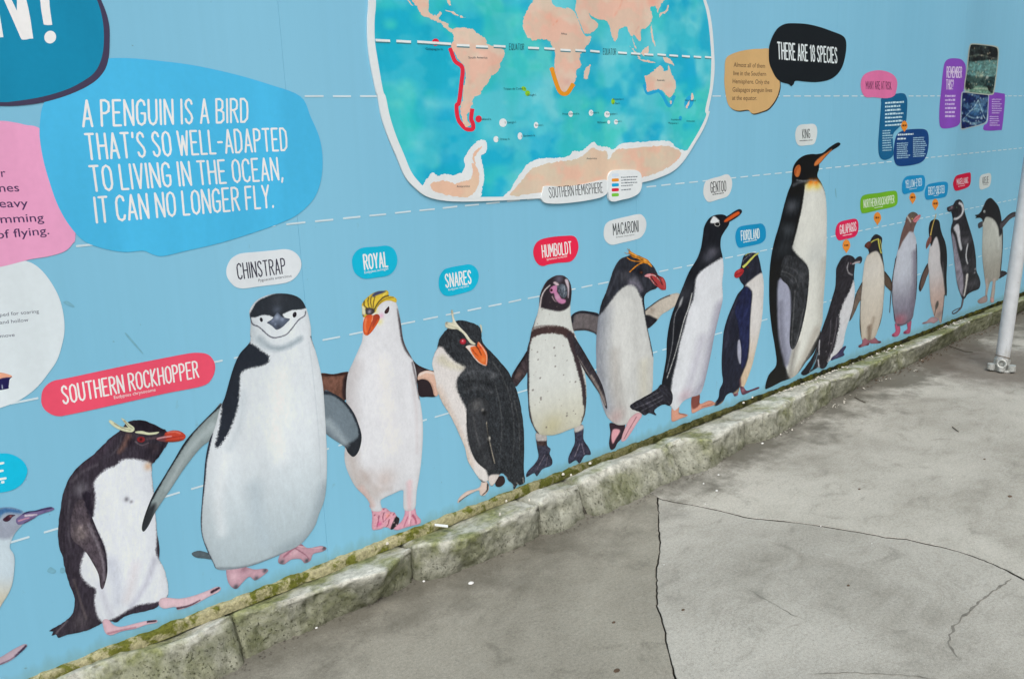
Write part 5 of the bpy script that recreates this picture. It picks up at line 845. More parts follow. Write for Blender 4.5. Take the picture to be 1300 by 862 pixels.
  {'n':'body','o':[[47812,7515,48095,7839,48473,8107,49094,8159,49693,8007,50013,7785,50051,7459,50004,6911,50047,6535,50178,6051,50217,5389,50020,4667,49634,3976,49332,3366,49089,2557,48459,2138,47933,2006,47498,1906,47223,1652,46790,1601,46358,1784,45915,1765,45277,1715,45682,2090,45986,2488,46195,3180,46255,3644,46700,4385,47076,4959,47515,5798,47806,6390,47829,7019]],'c':(46,44,50),'ops':[('p',(214,216,220),7.86,14.75,1.0,[50012,6521,49690,6102,49482,5826,49147,5551,48821,5212,48504,4633,48527,4071,48404,3533,48198,2914,47892,2410,47403,1972,47736,1829,48515,2118,49193,2614,49483,3339,49785,3950,50154,4646,50370,5366,50292,6035]),('s',(190,188,192),4.92,4.92,3.93,0.9,[49221,7672,49112,7349,49365,7032,49787,6866]),('d',(196,194,198),14,2.7,21),('s',(120,116,124),4.92,3.93,3.93,0.7,[48196,4499,48112,3585,47710,2632,47276,2016]),('s',(110,106,114),4.92,3.93,3.93,0.7,[47477,4435,47498,3695,47357,2979]),('s',(206,206,212),6.39,4.92,3.93,1.0,[46291,3437,46280,2999,46319,2578]),('s',(190,190,196),4.92,3.93,3.93,0.8,[45243,1722,45879,2160,46141,2659]),('s',(200,200,206),7.37,5.9,3.93,1.0,[46245,2270,46397,1730]),('p',(72,140,164),4.92,0.0,0.9,[45396,1892,45794,2361,46028,2773,46106,2666,45879,2160,45636,1842]),('n',0.2,6.39,14.75,110,1)],'e':(0.1,9.83),'dl':0,'jag':0.0,'gr':0.05},
  {'n':'beak','o':[[49553,7631,49941,7766,50371,7899,50748,7872,50920,7703,50831,7501,50648,7458,50304,7519,49752,7496]],'c':(48,44,50),'ops':[('p',(198,190,194),3.93,0.0,1.0,[49708,7557,50107,7618,50594,7595,50677,7529,50233,7491,49789,7492])],'e':(0.2,4.92),'dl':1,'jag':0.0,'gr':0.05},
  {'n':'eye','o':[[49607,7588,49594,7564,49552,7554,49498,7560,49453,7582,49433,7609,49447,7633,49489,7643,49542,7637,49588,7615]],'c':(130,90,96),'ops':[],'e':(0.1,4.92),'dl':1,'jag':0.0,'gr':0.05},
  {'n':'foot','o':[[47868,2113,48415,2213,48883,2426,49350,2527,49529,2416,49242,2166,49376,1948,48792,1911,48085,1919,47727,1925]],'c':(64,62,96),'ops':[('b',(120,110,140),0.6,14.75,[48427,2097])],'e':(0.25,5.9),'dl':1,'jag':0.0,'gr':0.05},
 ]),
 dict(L=6, label='northern rockhopper penguin picture with cream front, under the green label', ax=2.069, cell=4.65, parts=[
  {'n':'body','o':[[51757,7964,51613,8216,51724,8519,51843,8750,52081,8941,52500,9052,53116,8870,53376,8660,53361,8202,53556,7625,53813,7035,54006,6354,54127,5486,54106,4631,54091,3865,53900,3222,53584,2775,53226,2356,52415,2313,51906,2559,51613,2480,51346,2813,51113,3511,51048,4360,51014,5105,51029,5745,51093,6285,51164,6913,51246,7446,51514,7821]],'c':(212,206,194),'ops':[('g',(190,178,160),0.6,[52447,5819,52697,2376]),('b',(218,216,210),0.6,91.07,[52397,6936]),('p',(44,42,48),7.59,0.0,1.0,[51728,7895,51538,8224,51742,8670,52076,8978,52495,9088,53191,8881,53454,8652,53400,8198,53823,7109,53663,7129,53199,7686,52778,7956,52262,7978,51875,7914]),('s',(70,62,56),6.58,6.58,5.06,1.0,[53490,7540,53913,6742,54147,5483,54112,3862,53629,2738]),('s',(60,54,50),6.58,6.58,5.06,1.0,[51086,6195,50995,5108,51056,3987,51358,2716]),('s',(110,92,78),25.3,15.18,20.24,0.8,[52400,3193,52472,2321]),('s',(150,136,120),20.24,15.18,20.24,0.6,[52917,3676,52548,2786]),('n',0.08,6.58,20.24,90,1)],'e':(0.25,10.12),'dl':0,'jag':0.0,'gr':0.05},
  {'n':'flipper','o':[[51135,6243,50745,5969,50354,5571,50186,5141,49993,4623,49752,4041,50014,4116,50458,4530,50795,4936,51128,5235,51229,5625]],'c':(112,98,88),'ops':[('s',(44,40,42),7.08,6.07,4.05,1.0,[51086,6195,50581,5811,50213,5228,49833,4119]),('n',0.15,5.06,15.18,70,1)],'e':(0.3,7.08),'dl':-1,'jag':0.0,'gr':0.05},
  {'n':'flipper','o':[[53902,6537,54435,6268,55003,5811,55194,5333,55130,5072,54584,5353,54096,5708]],'c':(92,78,66),'ops':[('s',(34,32,36),9.11,7.59,5.06,1.0,[53947,6493,54503,6212,55054,5737,55202,5139])],'e':(0.3,7.08),'dl':-1,'jag':0.0,'gr':0.05},
  {'n':'crest','o':[[51913,8550,52003,8574,52093,8598,52181,8621,52267,8638,52356,8650,52450,8659,52544,8665,52631,8673,52706,8680,52771,8688,52832,8695,52894,8702,52837,8762,52773,8756,52711,8750,52646,8744,52574,8738,52489,8732,52393,8727,52291,8719,52190,8707,52092,8688,51998,8666,51906,8642,51816,8620],[52735,8739,52762,8677,52789,8615,52817,8551,52849,8481,52884,8403,52921,8319,52963,8231,53015,8139,53079,8044,53153,7948,53229,7850,53304,7753,53462,7760,53388,7857,53313,7954,53243,8049,53183,8140,53135,8227,53095,8313,53060,8396,53027,8475,52997,8545,52970,8609,52945,8670,52919,8733],[53018,8655,53070,8579,53124,8504,53174,8429,53219,8352,53257,8271,53289,8187,53319,8102,53350,8017,53423,8012,53396,8097,53370,8182,53341,8267,53307,8350,53264,8429,53216,8506,53166,8582,53117,8657]],'c':(198,194,92),'ops':[('n',0.2,5.06,15.18,80,1)],'e':(0.2,5.06),'dl':1,'jag':0.0,'gr':0.05},
  {'n':'beak','o':[[51124,8433,51215,8593,51664,8697,51943,8559,51892,8365,51611,8234,51339,8337]],'c':(92,52,46),'ops':[('b',(150,80,60),0.6,7.59,[51572,8545])],'e':(0.25,6.07),'dl':1,'jag':0.0,'gr':0.05},
  {'n':'foot','o':[[51591,2655,52197,2525,52561,2228,52475,1995,51971,2033,51250,2056,51119,2213,51561,2281]],'c':(160,104,118),'ops':[('b',(60,44,54),0.8,8.09,[51315,2138]),('b',(60,44,54),0.7,8.09,[52315,2044])],'e':(0.3,6.58),'dl':-1,'jag':0.0,'gr':0.05},
  {'n':'foot','o':[[52645,2481,53289,2325,53720,2052,54135,1936,54070,1820,53240,1947,52616,2103]],'c':(156,102,116),'ops':[('b',(56,42,52),0.8,9.11,[53937,1924])],'e':(0.3,6.58),'dl':-1,'jag':0.0,'gr':0.05},
 ]),
 dict(L=10, label='yellow-eyed penguin picture with brown head, grey front and bright pink feet', ax=2.164, cell=4.91, parts=[
  {'n':'body','o':[[56370,9344,56535,9741,57002,9969,57554,9984,58148,9786,58249,9462,57898,9022,57772,8644,58122,8228,58384,7645,58560,6873,58725,5878,58848,4987,58842,3996,58674,3246,58578,2795,58139,2535,57200,2475,56373,2564,55869,3030,55583,3744,55327,4425,55179,5293,55184,6028,55348,6738,55481,7346,55695,7861,55906,8542,56147,9035]],'c':(196,202,214),'ops':[('g',(120,116,132),0.9,[57038,6525,57800,3167]),('s',(112,108,124),37.37,32.03,32.03,0.75,[58214,7237,58491,5691,58600,4143,58432,2952]),('b',(160,104,118),0.7,42.71,[56918,2787]),('b',(170,96,112),0.7,32.03,[56311,2977]),('p',(110,86,82),8.54,0.0,1.0,[55661,7792,55861,8547,56101,9039,56480,9808,57406,10038,58292,9774,58253,9441,57863,8951,57677,8654,57150,8749,56728,8509,56210,8179,55842,7782]),('b',(96,100,84),0.7,21.36,[57319,9858]),('s',(196,190,180),9.61,7.47,4.27,1.0,[56562,9862,56720,9725,56976,9557,57190,9371]),('s',(60,52,64),6.94,5.87,4.27,1.0,[55466,7296,55162,6031,55304,4428,55921,2989]),('s',(60,56,64),6.94,5.34,4.27,1.0,[58294,7762,58725,5878,58817,4000]),('s',(90,80,96),8.54,7.47,7.47,1.0,[56243,2662,57193,2520,58349,2722]),('n',0.1,6.94,21.36,88,1)],'e':(0.15,10.68),'dl':0,'jag':0.0,'gr':0.05},
  {'n':'flipper','o':[[55376,7211,55318,6944,55257,6675,55200,6408,55151,6143,55111,5890,55078,5645,55051,5390,55031,5107,55023,4783,55023,4431,55027,4067,55029,3708,55119,3690,55127,4048,55133,4410,55143,4761,55162,5082,55192,5363,55228,5615,55272,5857,55323,6108,55381,6370,55449,6636,55519,6903,55588,7169]],'c':(84,66,58),'ops':[],'e':(0.2,5.34),'dl':-1,'jag':0.0,'gr':0.05},
  {'n':'eye','o':[[57506,9550,57489,9522,57434,9508,57363,9515,57302,9539,57275,9571,57292,9600,57347,9613,57418,9607,57479,9583]],'c':(200,170,90),'ops':[],'e':(0.1,5.34),'dl':1,'jag':0.0,'gr':0.05},
  {'n':'beak','o':[[57505,9425,57822,9627,58299,9731,58588,9706,58569,9539,58178,9321,57810,9271]],'c':(214,136,144),'ops':[('s',(160,70,80),5.34,4.27,3.2,1.0,[57694,9408,58458,9633])],'e':(0.25,5.34),'dl':1,'jag':0.0,'gr':0.05},
  {'n':'foot','o':[[55952,2778,56622,2597,56833,2121,56502,1851,55801,1935,55639,2117,56121,2248]],'c':(190,92,124),'ops':[('d',(120,50,80),4,4.27,5),('b',(70,40,60),0.7,6.94,[55838,1994])],'e':(0.3,6.41),'dl':-1,'jag':0.0,'gr':0.05},
  {'n':'foot','o':[[57750,2579,58367,2607,58387,2180,58291,1728,57391,1845,57366,2004,57872,2103]],'c':(176,86,116),'ops':[('b',(70,40,60),0.7,6.94,[57575,1878])],'e':(0.3,6.41),'dl':-1,'jag':0.0,'gr':0.05},
 ]),
 dict(L=6, label='erect-crested penguin picture with one upright yellow plume, looking down left', ax=2.283, cell=5.13, parts=[
  {'n':'body','o':[[60095,8338,60034,8807,60290,9152,61005,9207,61606,9003,61890,8535,62273,8023,62820,7488,63252,6765,63472,5862,63572,4867,63839,3837,63817,3471,63547,3562,63499,3090,63467,2294,63327,1572,62946,1778,62694,2041,62100,2220,61668,2764,61218,3443,60943,4260,60737,5058,60528,5754,60334,6252,60324,6913,60392,7375,60471,7535]],'c':(208,206,208),'ops':[('g',(196,164,150),0.8,[61428,5925,62200,2896]),('b',(120,112,116),0.6,22.3,[62874,2291]),('p',(38,38,42),7.81,0.0,1.0,[60050,8111,59969,8813,60243,9175,61042,9241,61693,9005,61957,8528,62363,8014,62912,7478,63345,6754,63565,5850,63666,4854,64008,3443,63626,3510,63289,4313,62904,5153,62322,6102,62148,6796,61796,7503,61384,7963,61000,7815,60684,7417,60442,7575]),('p',(88,84,80),7.81,0.0,1.0,[62256,3322,62537,3259,62582,3014,62357,2772,62141,2728,62047,2999]),('s',(66,64,70),11.15,7.81,6.69,1.0,[63543,3582,63515,2888,63371,1706]),('s',(110,104,108),5.58,4.46,4.46,0.8,[62734,6051,62977,5241,63289,4313]),('s',(80,70,68),5.58,5.58,5.58,0.8,[62182,2751,62035,2329]),('n',0.1,7.25,16.73,90,1)],'e':(0.15,8.92),'dl':0,'jag':0.0,'gr':0.05},
  {'n':'flipper','o':[[60352,6269,59907,6023,59446,5518,59174,4896,59226,4586,59503,4432,59950,4786,60288,5291,60545,5656]],'c':(100,80,74),'ops':[('s',(34,32,36),11.15,8.92,5.58,1.0,[60337,6233,59585,5688,59260,4884,59454,4477])],'e':(0.2,7.81),'dl':-1,'jag':0.0,'gr':0.05},
  {'n':'crest','o':[[60479,8152,60507,8267,60535,8382,60564,8496,60597,8605,60634,8710,60675,8812,60719,8911,60766,9006,60822,9101,60885,9194,60945,9282,60989,9360,61012,9423,61020,9473,61022,9518,61026,9565,60938,9578,60927,9532,60918,9489,60904,9442,60876,9384,60826,9310,60760,9225,60689,9132,60626,9038,60571,8943,60520,8844,60471,8743,60427,8638,60386,8529,60350,8416,60315,8302,60280,8188]],'c':(206,178,96),'ops':[],'e':(0.2,5.58),'dl':1,'jag':0.0,'gr':0.05},
  {'n':'beak','o':[[59780,7610,59993,7959,60428,8137,60572,7804,60167,7446,59854,7304]],'c':(140,94,86),'ops':[('s',(90,50,48),5.58,4.46,3.9,1.0,[59917,7428,60335,7942])],'e':(0.25,5.58),'dl':1,'jag':0.0,'gr':0.05},
  {'n':'foot','o':[[61212,2240,61756,2277,62579,2050,62750,1862,62093,1764,61490,1907,60296,2013,60191,2129,60796,2123]],'c':(184,150,158),'ops':[('b',(96,80,90),0.6,7.81,[60416,2071]),('d',(130,90,100),5,3.35,4)],'e':(0.3,6.69),'dl':1,'jag':0.0,'gr':0.05},
 ]),
 dict(L=10, label='magellanic penguin picture with a white ring round its black face and side-on black back', ax=2.372, cell=5.48, parts=[
  {'n':'body','o':[[63391,9600,63530,9872,63744,10018,64091,10234,64805,10241,65402,9897,65781,9295,66461,8501,67313,7568,68049,6627,68603,5580,68889,4660,69583,4009,69889,3517,69640,3146,68523,3117,67605,3018,67203,2790,66724,2819,66403,3109,65911,3618,65376,4365,64844,5504,64466,6395,64023,7384,63663,8093,63665,8453,63831,8848,63624,9275]],'c':(44,44,50),'ops':[('s',(214,216,220),15.5,14.31,4.77,1.0,[64730,10001,65217,9819,65445,9448,65212,9116,64696,8954,64105,8946]),('p',(206,208,214),7.15,0.0,1.0,[64034,8314,64782,8532,65182,8046,65428,7339,65870,6677,65614,6557,65122,7109,64685,7783]),('p',(146,142,156),8.35,0.0,1.0,[63801,8007,64434,7549,65041,6644,65562,5947,66141,5124,66593,4197,66726,3061,66071,3464,65324,4372,64646,5740,64178,6847]),('s',(206,208,212),9.54,8.35,4.77,1.0,[66809,6872,66686,6349,66726,5914,67099,5392]),('s',(206,204,200),17.88,11.92,5.96,1.0,[67199,4551,67180,3896,66992,3043]),('b',(206,206,210),0.9,7.15,[68640,4803]),('b',(196,196,200),0.8,5.96,[68591,4532]),('b',(120,118,124),0.5,29.8,[66471,7122]),('b',(96,94,100),0.5,35.77,[68390,3727]),('b',(110,108,114),0.6,23.84,[66769,5098]),('s',(90,84,90),8.94,7.15,7.15,0.8,[66606,4630,66741,3739,66533,3111]),('n',0.25,7.15,17.88,100,1)],'e':(0.1,9.54),'dl':0,'jag':0.0,'gr':0.05},
  {'n':'foot','o':[[66668,2970,66658,2866,66650,2761,66639,2659,66618,2561,66598,2464,66578,2371,66541,2288,66468,2217,66335,2152,66153,2093,65956,2043,65782,2005,65645,1984,65521,1976,65393,1973,65259,1968,65354,1876,65489,1877,65627,1875,65779,1879,65945,1898,66139,1934,66354,1981,66562,2041,66729,2112,66833,2197,66889,2292,66922,2388,66953,2483,66985,2582,67008,2685,67027,2789,67048,2891],[65358,1940,65278,1980,65195,2017,65154,2037,65151,2044,65199,2066,65307,2091,65450,2113,65607,2131,65783,2142,65987,2147,66205,2150,66419,2155,66351,2220,66137,2217,65918,2214,65708,2210,65521,2199,65354,2182,65200,2159,65077,2131,64998,2094,65009,2035,65096,1981,65184,1941,65255,1904]],'c':(100,96,104),'ops':[],'e':(0.3,5.96),'dl':-1,'jag':0.0,'gr':0.05},
  {'n':'eye','o':[[64399,9720,64385,9692,64334,9678,64268,9684,64210,9707,64184,9738,64198,9766,64248,9780,64315,9774,64373,9752]],'c':(80,110,90),'ops':[],'e':(0.1,5.96),'dl':1,'jag':0.0,'gr':0.05},
  {'n':'beak','o':[[62672,9841,62996,9895,63761,9935,63959,9675,63403,9538,63117,9522,62809,9628]],'c':(58,54,60),'ops':[('b',(190,160,170),0.8,8.35,[63448,9798]),('b',(150,150,160),0.7,5.36,[63130,9703])],'e':(0.2,5.96),'dl':1,'jag':0.0,'gr':0.05},
 ]),
 dict(L=6, label='adelie penguin picture with all black head, rightmost of the row beside the pole', ax=2.537, cell=5.72, parts=[
  {'n':'body','o':[[68741,9044,69120,9450,69560,9832,70336,9941,71107,9672,72061,9160,72628,8573,73013,7941,73416,7245,73674,6222,73788,5429,73841,4412,73806,3739,73390,3320,72944,3269,72990,2494,72864,1832,72601,1622,72174,1869,72286,2821,72298,3358,71803,3315,71505,2688,71435,2274,71064,2441,71018,3114,70687,3713,70198,4653,69746,5683,69520,6673,69402,7535,69278,8075,69084,8461,68619,8659]],'c':(190,194,186),'ops':[('g',(150,146,136),0.75,[71025,7050,71516,3821]),('s',(222,190,184),18.65,18.65,18.65,0.6,[70998,3670,71266,2522]),('s',(220,192,186),18.65,18.65,18.65,0.6,[72586,3453,72626,1754]),('p',(36,37,41),8.7,0.0,1.0,[68513,8669,68736,9066,69115,9471,69555,9854,70326,9984,71219,9664,72175,9151,72743,8564,73100,7933,73298,7146,72815,6800,72485,7446,71917,7934,71133,8318,70128,8546,69629,8506,69356,8194,69033,8455]),('s',(40,42,48),8.7,7.46,4.97,1.0,[73270,7259,73585,6232,73728,5436,73746,3747]),('s',(226,228,224),18.65,12.43,18.65,0.4,[71350,7987,72508,6897,72875,5867]),('n',0.08,8.08,24.87,90,1)],'e':(0.15,9.95),'dl':0,'jag':0.0,'gr':0.05},
  {'n':'flipper','o':[[72727,7837,73435,8077,74373,8368,75526,8468,76536,8292,76599,8062,75629,8080,74631,7936,73862,7642,73019,7350]],'c':(82,76,82),'ops':[('s',(40,38,44),12.43,12.43,7.46,1.0,[73056,7882,74390,8300,75544,8400,76437,8211])],'e':(0.2,8.7),'dl':1,'jag':0.0,'gr':0.05},
  {'n':'flipper','o':[[68435,8207,69121,8300,69433,7976,68703,7825,68432,7988]],'c':(70,70,78),'ops':[],'e':(0.2,7.46),'dl':-1,'jag':0.0,'gr':0.05},
  {'n':'tail','o':[[73413,3926,74102,3949,75272,3636,74805,3492,73749,3384,73400,3511]],'c':(50,46,54),'ops':[],'e':(0.2,6.22),'dl':-1,'jag':2.49,'gr':0.05},
  {'n':'beak','o':[[67690,8886,68328,8913,68843,9056,69155,8611,68629,8617,68104,8643,67794,8650,67975,8758]],'c':(36,34,38),'ops':[],'e':(0.1,6.22),'dl':1,'jag':0.0,'gr':0.05},
  {'n':'eye','o':[[69575,8994,69552,8935,69464,8904,69343,8914,69237,8962,69185,9027,69208,9087,69296,9118,69416,9108,69523,9060]],'c':(176,180,178),'ops':[('b',(30,30,34),0.9,3.73,[69414,8977])],'e':(0,6.22),'dl':1,'jag':0.0,'gr':0.05},
  {'n':'foot','o':[[70692,2385,71414,2366,71575,1916,70872,1846,70028,1955,69642,2235]],'c':(170,150,148),'ops':[('d',(80,76,84),5,5.59,4)],'e':(0.3,7.46),'dl':1,'jag':0.0,'gr':0.05},
  {'n':'foot','o':[[72212,2067,72801,1978,72982,1700,72779,1594,72355,1706]],'c':(214,166,164),'ops':[],'e':(0.3,7.46),'dl':1,'jag':0.0,'gr':0.05},
 ]),
]
SIGNS = [
 dict(L=3, name='name_label', cat='name label', label='long coral red name label reading SOUTHERN ROCKHOPPER', group='species name labels above the penguins', parts=[
  {'k':'sheet','n':'label_sheet','o':[[5301,9494,5388,9689,5623,9838,6045,9847,7371,9877,8307,9884,9288,9884,9646,9851,9943,9748,10110,9521,10132,9253,9984,8959,9667,8803,8587,8823,7228,8815,5960,8820,5600,8854,5370,9040,5278,9258]],'c':(240,86,112),'dl':0},
  {'k':'text','t':'SOUTHERN ROCKHOPPER','f':[5812,9151,9593,9104,5816,9647],'c':(240,240,244),'w':0.1,'dl':1},
  {'k':'body','c':(240,240,244),'h':9.9,'dl':1,'lines':[('Eudyptes chrysocome',[7121,8989,8291,8957])],'bold':0.0},
 ]),
 dict(L=3, name='name_label', cat='name label', label='white name label reading CHINSTRAP above the large chinstrap penguin', group='species name labels above the penguins', parts=[
  {'k':'sheet','n':'label_sheet','o':[[10825,12183,10881,12345,11014,12521,11202,12619,11410,12656,11978,12639,12509,12627,12779,12622,13007,12568,13202,12434,13322,12242,13338,12035,13254,11841,13067,11661,12835,11565,12530,11544,11861,11563,11416,11564,11238,11585,11055,11665,10910,11832,10830,12013]],'c':(222,229,238),'dl':0},
  {'k':'text','t':'CHINSTRAP','f':[11182,11880,12769,11859,11172,12352],'c':(62,60,76),'w':0.085,'dl':1},
  {'k':'body','c':(62,60,76),'h':8.57,'dl':1,'lines':[('Pygoscelis antarcticus',[11824,11710,12961,11711])],'bold':0.0},
 ]),
 dict(L=3, name='name_label', cat='name label', label='cyan name label reading ROYAL', group='species name labels above the penguins', parts=[
  {'k':'sheet','n':'label_sheet','o':[[15218,11889,15283,12116,15478,12288,15756,12343,16262,12318,16591,12313,16823,12235,16979,12076,17047,11826,17004,11587,16827,11365,16554,11259,16174,11258,15710,11273,15488,11363,15279,11568]],'c':(22,182,216),'dl':0},
  {'k':'text','t':'ROYAL','f':[15692,11601,16628,11586,15680,12096],'c':(232,242,246),'w':0.12,'dl':1},
  {'k':'body','c':(232,242,246),'h':8.82,'dl':1,'lines':[('Eudyptes schlegeli',[15670,11457,16643,11471])],'bold':0.0},
 ]),
 dict(L=3, name='name_label', cat='name label', label='cyan name label reading SNARES', group='species name labels above the penguins', parts=[
  {'k':'sheet','n':'label_sheet','o':[[18780,10684,18838,10932,19037,11140,19334,11200,19987,11212,20263,11199,20508,11081,20665,10863,20673,10596,20523,10351,20261,10203,19648,10148,19213,10147,18952,10251,18807,10466]],'c':(22,182,216),'dl':0},
  {'k':'text','t':'SNARES','f':[19112,10487,20305,10479,19095,10974],'c':(232,242,246),'w':0.12,'dl':1},
  {'k':'body','c':(232,242,246),'h':7.87,'dl':1,'lines':[('Eudyptes robustus',[19215,10351,20186,10364])],'bold':0.0},
 ]),
 dict(L=3, name='name_label', cat='name label', label='red name label reading HUMBOLDT', group='species name labels above the penguins', parts=[
  {'k':'sheet','n':'label_sheet','o':[[23546,11244,23601,11486,23789,11672,24134,11759,24774,11776,25366,11744,25789,11705,26030,11560,26140,11246,26078,10993,25887,10755,25578,10641,24917,10680,24386,10682,24095,10655,23812,10754,23621,10986]],'c':(228,48,80),'dl':0},
  {'k':'text','t':'HUMBOLDT','f':[24062,11008,25721,10982,24022,11493],'c':(238,236,238),'w':0.11,'dl':1},
  {'k':'body','c':(238,236,238),'h':8.57,'dl':1,'lines':[('Spheniscus humboldti',[24276,10856,25450,10859])],'bold':0.0},
 ]),
 dict(L=3, name='name_label', cat='name label', label='white name label reading MACARONI', group='species name labels above the penguins', parts=[
  {'k':'sheet','n':'label_sheet','o':[[27697,11650,27779,11929,28010,12084,28408,12145,29218,12198,29980,12235,30262,12151,30490,11924,30526,11643,30405,11378,30120,11175,29628,11112,28870,11079,28263,11055,27933,11181,27739,11402]],'c':(214,220,222),'dl':0},
  {'k':'text','t':'MACARONI','f':[28321,11471,29993,11465,28286,11956],'c':(48,54,60),'w':0.095,'dl':1},
  {'k':'body','c':(48,54,60),'h':6.42,'dl':1,'lines':[('Eudyptes chrysolophus',[28500,11336,29698,11329])],'bold':0.0},
 ]),
 dict(L=3, name='name_label', cat='name label', label='white name label reading GENTOO', group='species name labels above the penguins', parts=[
  {'k':'sheet','n':'label_sheet','o':[[34735,12947,34809,13240,35013,13400,35430,13474,36025,13524,36542,13600,36853,13516,37067,13248,37063,12941,36888,12645,36585,12498,35978,12431,35212,12363,34913,12536,34765,12746]],'c':(212,216,216),'dl':0},
  {'k':'text','t':'GENTOO','f':[35350,12795,36591,12789,35293,13293],'c':(52,56,60),'w':0.095,'dl':1},
  {'k':'greek','c':(52,56,60),'h':4.6,'dl':1,'lines':[[35473,12675,36403,12690]]},
 ]),
 dict(L=3, name='name_label', cat='name label', label='blue name label reading FIORDLAND', group='species name labels above the penguins', parts=[
  {'k':'sheet','n':'label_sheet','o':[[37476,10453,37571,10762,37821,10912,38375,10939,39323,10914,39807,10890,40133,10673,40252,10331,40199,10060,39913,9897,39382,9846,38429,9842,37870,9851,37602,10068]],'c':(16,144,194),'dl':0},
  {'k':'text','t':'FIORDLAND','f':[38020,10204,39654,10162,37951,10692],'c':(220,236,242),'w':0.11,'dl':1},
  {'k':'greek','c':(220,236,242),'h':4.95,'dl':1,'lines':[[38185,10068,39418,10066]]},
 ]),
 dict(L=3, name='name_label', cat='name label', label='white name label reading KING', group='species name labels above the penguins', parts=[
  {'k':'sheet','n':'label_sheet','o':[[42717,15315,42835,15651,43185,15810,43845,15834,44520,15828,44837,15683,44957,15369,44854,14983,44615,14757,43938,14727,43198,14730,42862,14932]],'c':(212,220,220),'dl':0},
  {'k':'text','t':'KING','f':[43492,15102,44236,15111,43395,15562],'c':(48,54,56),'w':0.1,'dl':1},
  {'k':'greek','c':(48,54,56),'h':3.89,'dl':1,'lines':[[43180,14960,44490,14963]]},
 ]),
 dict(L=3, name='name_label', cat='name label', label='red name label reading GALAPAGOS', group='species name labels above the penguins', parts=[
  {'k':'sheet','n':'label_sheet','o':[[47492,9686,47621,10055,48023,10229,48874,10262,49749,10243,50128,10034,50235,9587,50042,9255,49610,9151,48653,9139,47968,9151,47641,9373]],'c':(214,40,86),'dl':0},
  {'k':'text','t':'GALAPAGOS','f':[48067,9500,49974,9525,47961,10022],'c':(230,226,230),'w':0.1,'dl':1},
  {'k':'greek','c':(230,226,230),'h':4.41,'dl':1,'lines':[[48372,9358,49500,9346]]},
 ]),
 dict(L=3, name='name_label', cat='name label', label='green name label reading NORTHERN ROCKHOPPER', group='species name labels above the penguins', parts=[
  {'k':'sheet','n':'label_sheet','o':[[50283,10978,50320,11407,50836,11586,52496,11573,54026,11582,54866,11496,55132,11048,55045,10687,54469,10550,52637,10521,50792,10482,50410,10663]],'c':(112,176,44),'dl':0},
  {'k':'text','t':'NORTHERN ROCKHOPPER','f':[50752,10809,54689,10807,50658,11278],'c':(224,234,220),'w':0.1,'dl':1},
  {'k':'greek','c':(224,234,220),'h':4.55,'dl':1,'lines':[[52091,10673,53187,10673]]},
 ]),
 dict(L=3, name='name_label', cat='name label', label='blue name label reading YELLOW-EYED', group='species name labels above the penguins', parts=[
  {'k':'sheet','n':'label_sheet','o':[[55629,11602,55623,12012,55923,12275,56481,12371,57894,12331,58563,12277,58887,12019,58924,11592,58728,11312,58196,11242,56886,11282,56084,11235,55756,11361]],'c':(24,142,196),'dl':0},
  {'k':'text','t':'YELLOW-EYED','f':[56161,11628,58465,11643,56043,12088],'c':(214,232,240),'w':0.1,'dl':1},
  {'k':'greek','c':(214,232,240),'h':3.73,'dl':1,'lines':[[56678,11489,57736,11490]]},
 ]),
 dict(L=3, name='name_label', cat='name label', label='blue name label reading ERECT-CRESTED', group='species name labels above the penguins', parts=[
  {'k':'sheet','n':'label_sheet','o':[[58980,11054,59075,11422,59349,11617,59959,11675,61224,11687,62140,11641,62543,11466,62590,11019,62454,10694,61947,10593,60656,10606,59648,10617,59198,10716]],'c':(24,142,196),'dl':0},
  {'k':'text','t':'ERECT-CRESTED','f':[59590,10945,62084,10910,59479,11437],'c':(214,232,240),'w':0.1,'dl':1},
  {'k':'greek','c':(214,232,240),'h':3.9,'dl':1,'lines':[[60431,10798,61196,10797]]},
 ]),
 dict(L=3, name='name_label', cat='name label', label='red name label reading MAGELLANIC', group='species name labels above the penguins', parts=[
  {'k':'sheet','n':'label_sheet','o':[[63392,11356,63460,11687,63814,11945,64622,12011,65731,12051,66195,12008,66364,11625,66336,11223,66018,11042,65261,10949,64163,10899,63734,10996]],'c':(202,30,66),'dl':0},
  {'k':'text','t':'MAGELLANIC','f':[64051,11313,65957,11328,63929,11714],'c':(224,216,222),'w':0.1,'dl':1},
  {'k':'greek','c':(224,216,222),'h':4.06,'dl':1,'lines':[[64273,11163,65423,11179]]},
 ]),
 dict(L=3, name='name_label', cat='name label', label='small white name label reading ADELIE, rightmost of the name labels', group='species name labels above the penguins', parts=[
  {'k':'sheet','n':'label_sheet','o':[[67975,11059,67942,11530,68265,11746,69004,11792,69687,11801,70046,11584,70099,11102,69842,10818,69249,10738,68508,10682,68156,10782]],'c':(206,214,212),'dl':0},
  {'k':'text','t':'ADELIE','f':[68561,11104,69652,11106,68426,11560],'c':(70,76,78),'w':0.1,'dl':1},
  {'k':'greek','c':(70,76,78),'h':3.64,'dl':1,'lines':[[68665,10979,69574,10980]]},
 ]),
 dict(L=3, name='name_label', cat='name label', label='cyan name label ending in the letter E, at the left edge', group='species name labels above the penguins', parts=[
  {'k':'sheet','n':'label_sheet','o':[[2981,8432,3619,8313,4109,8186,4307,8120,4480,7989,4612,7805,4670,7598,4639,7439,4531,7260,4390,7155,4206,7107,3947,7125,3289,7269,2734,7384,2630,7738,2706,8213]],'c':(16,188,224),'dl':0},
  {'k':'text','t':'E','f':[3914,7499,4126,7477,3924,7930],'c':(226,240,246),'w':0.15,'dl':1},
  {'k':'greek','c':(226,240,246),'h':5.99,'dl':1,'lines':[[3777,7365,4087,7357]]},
 ]),
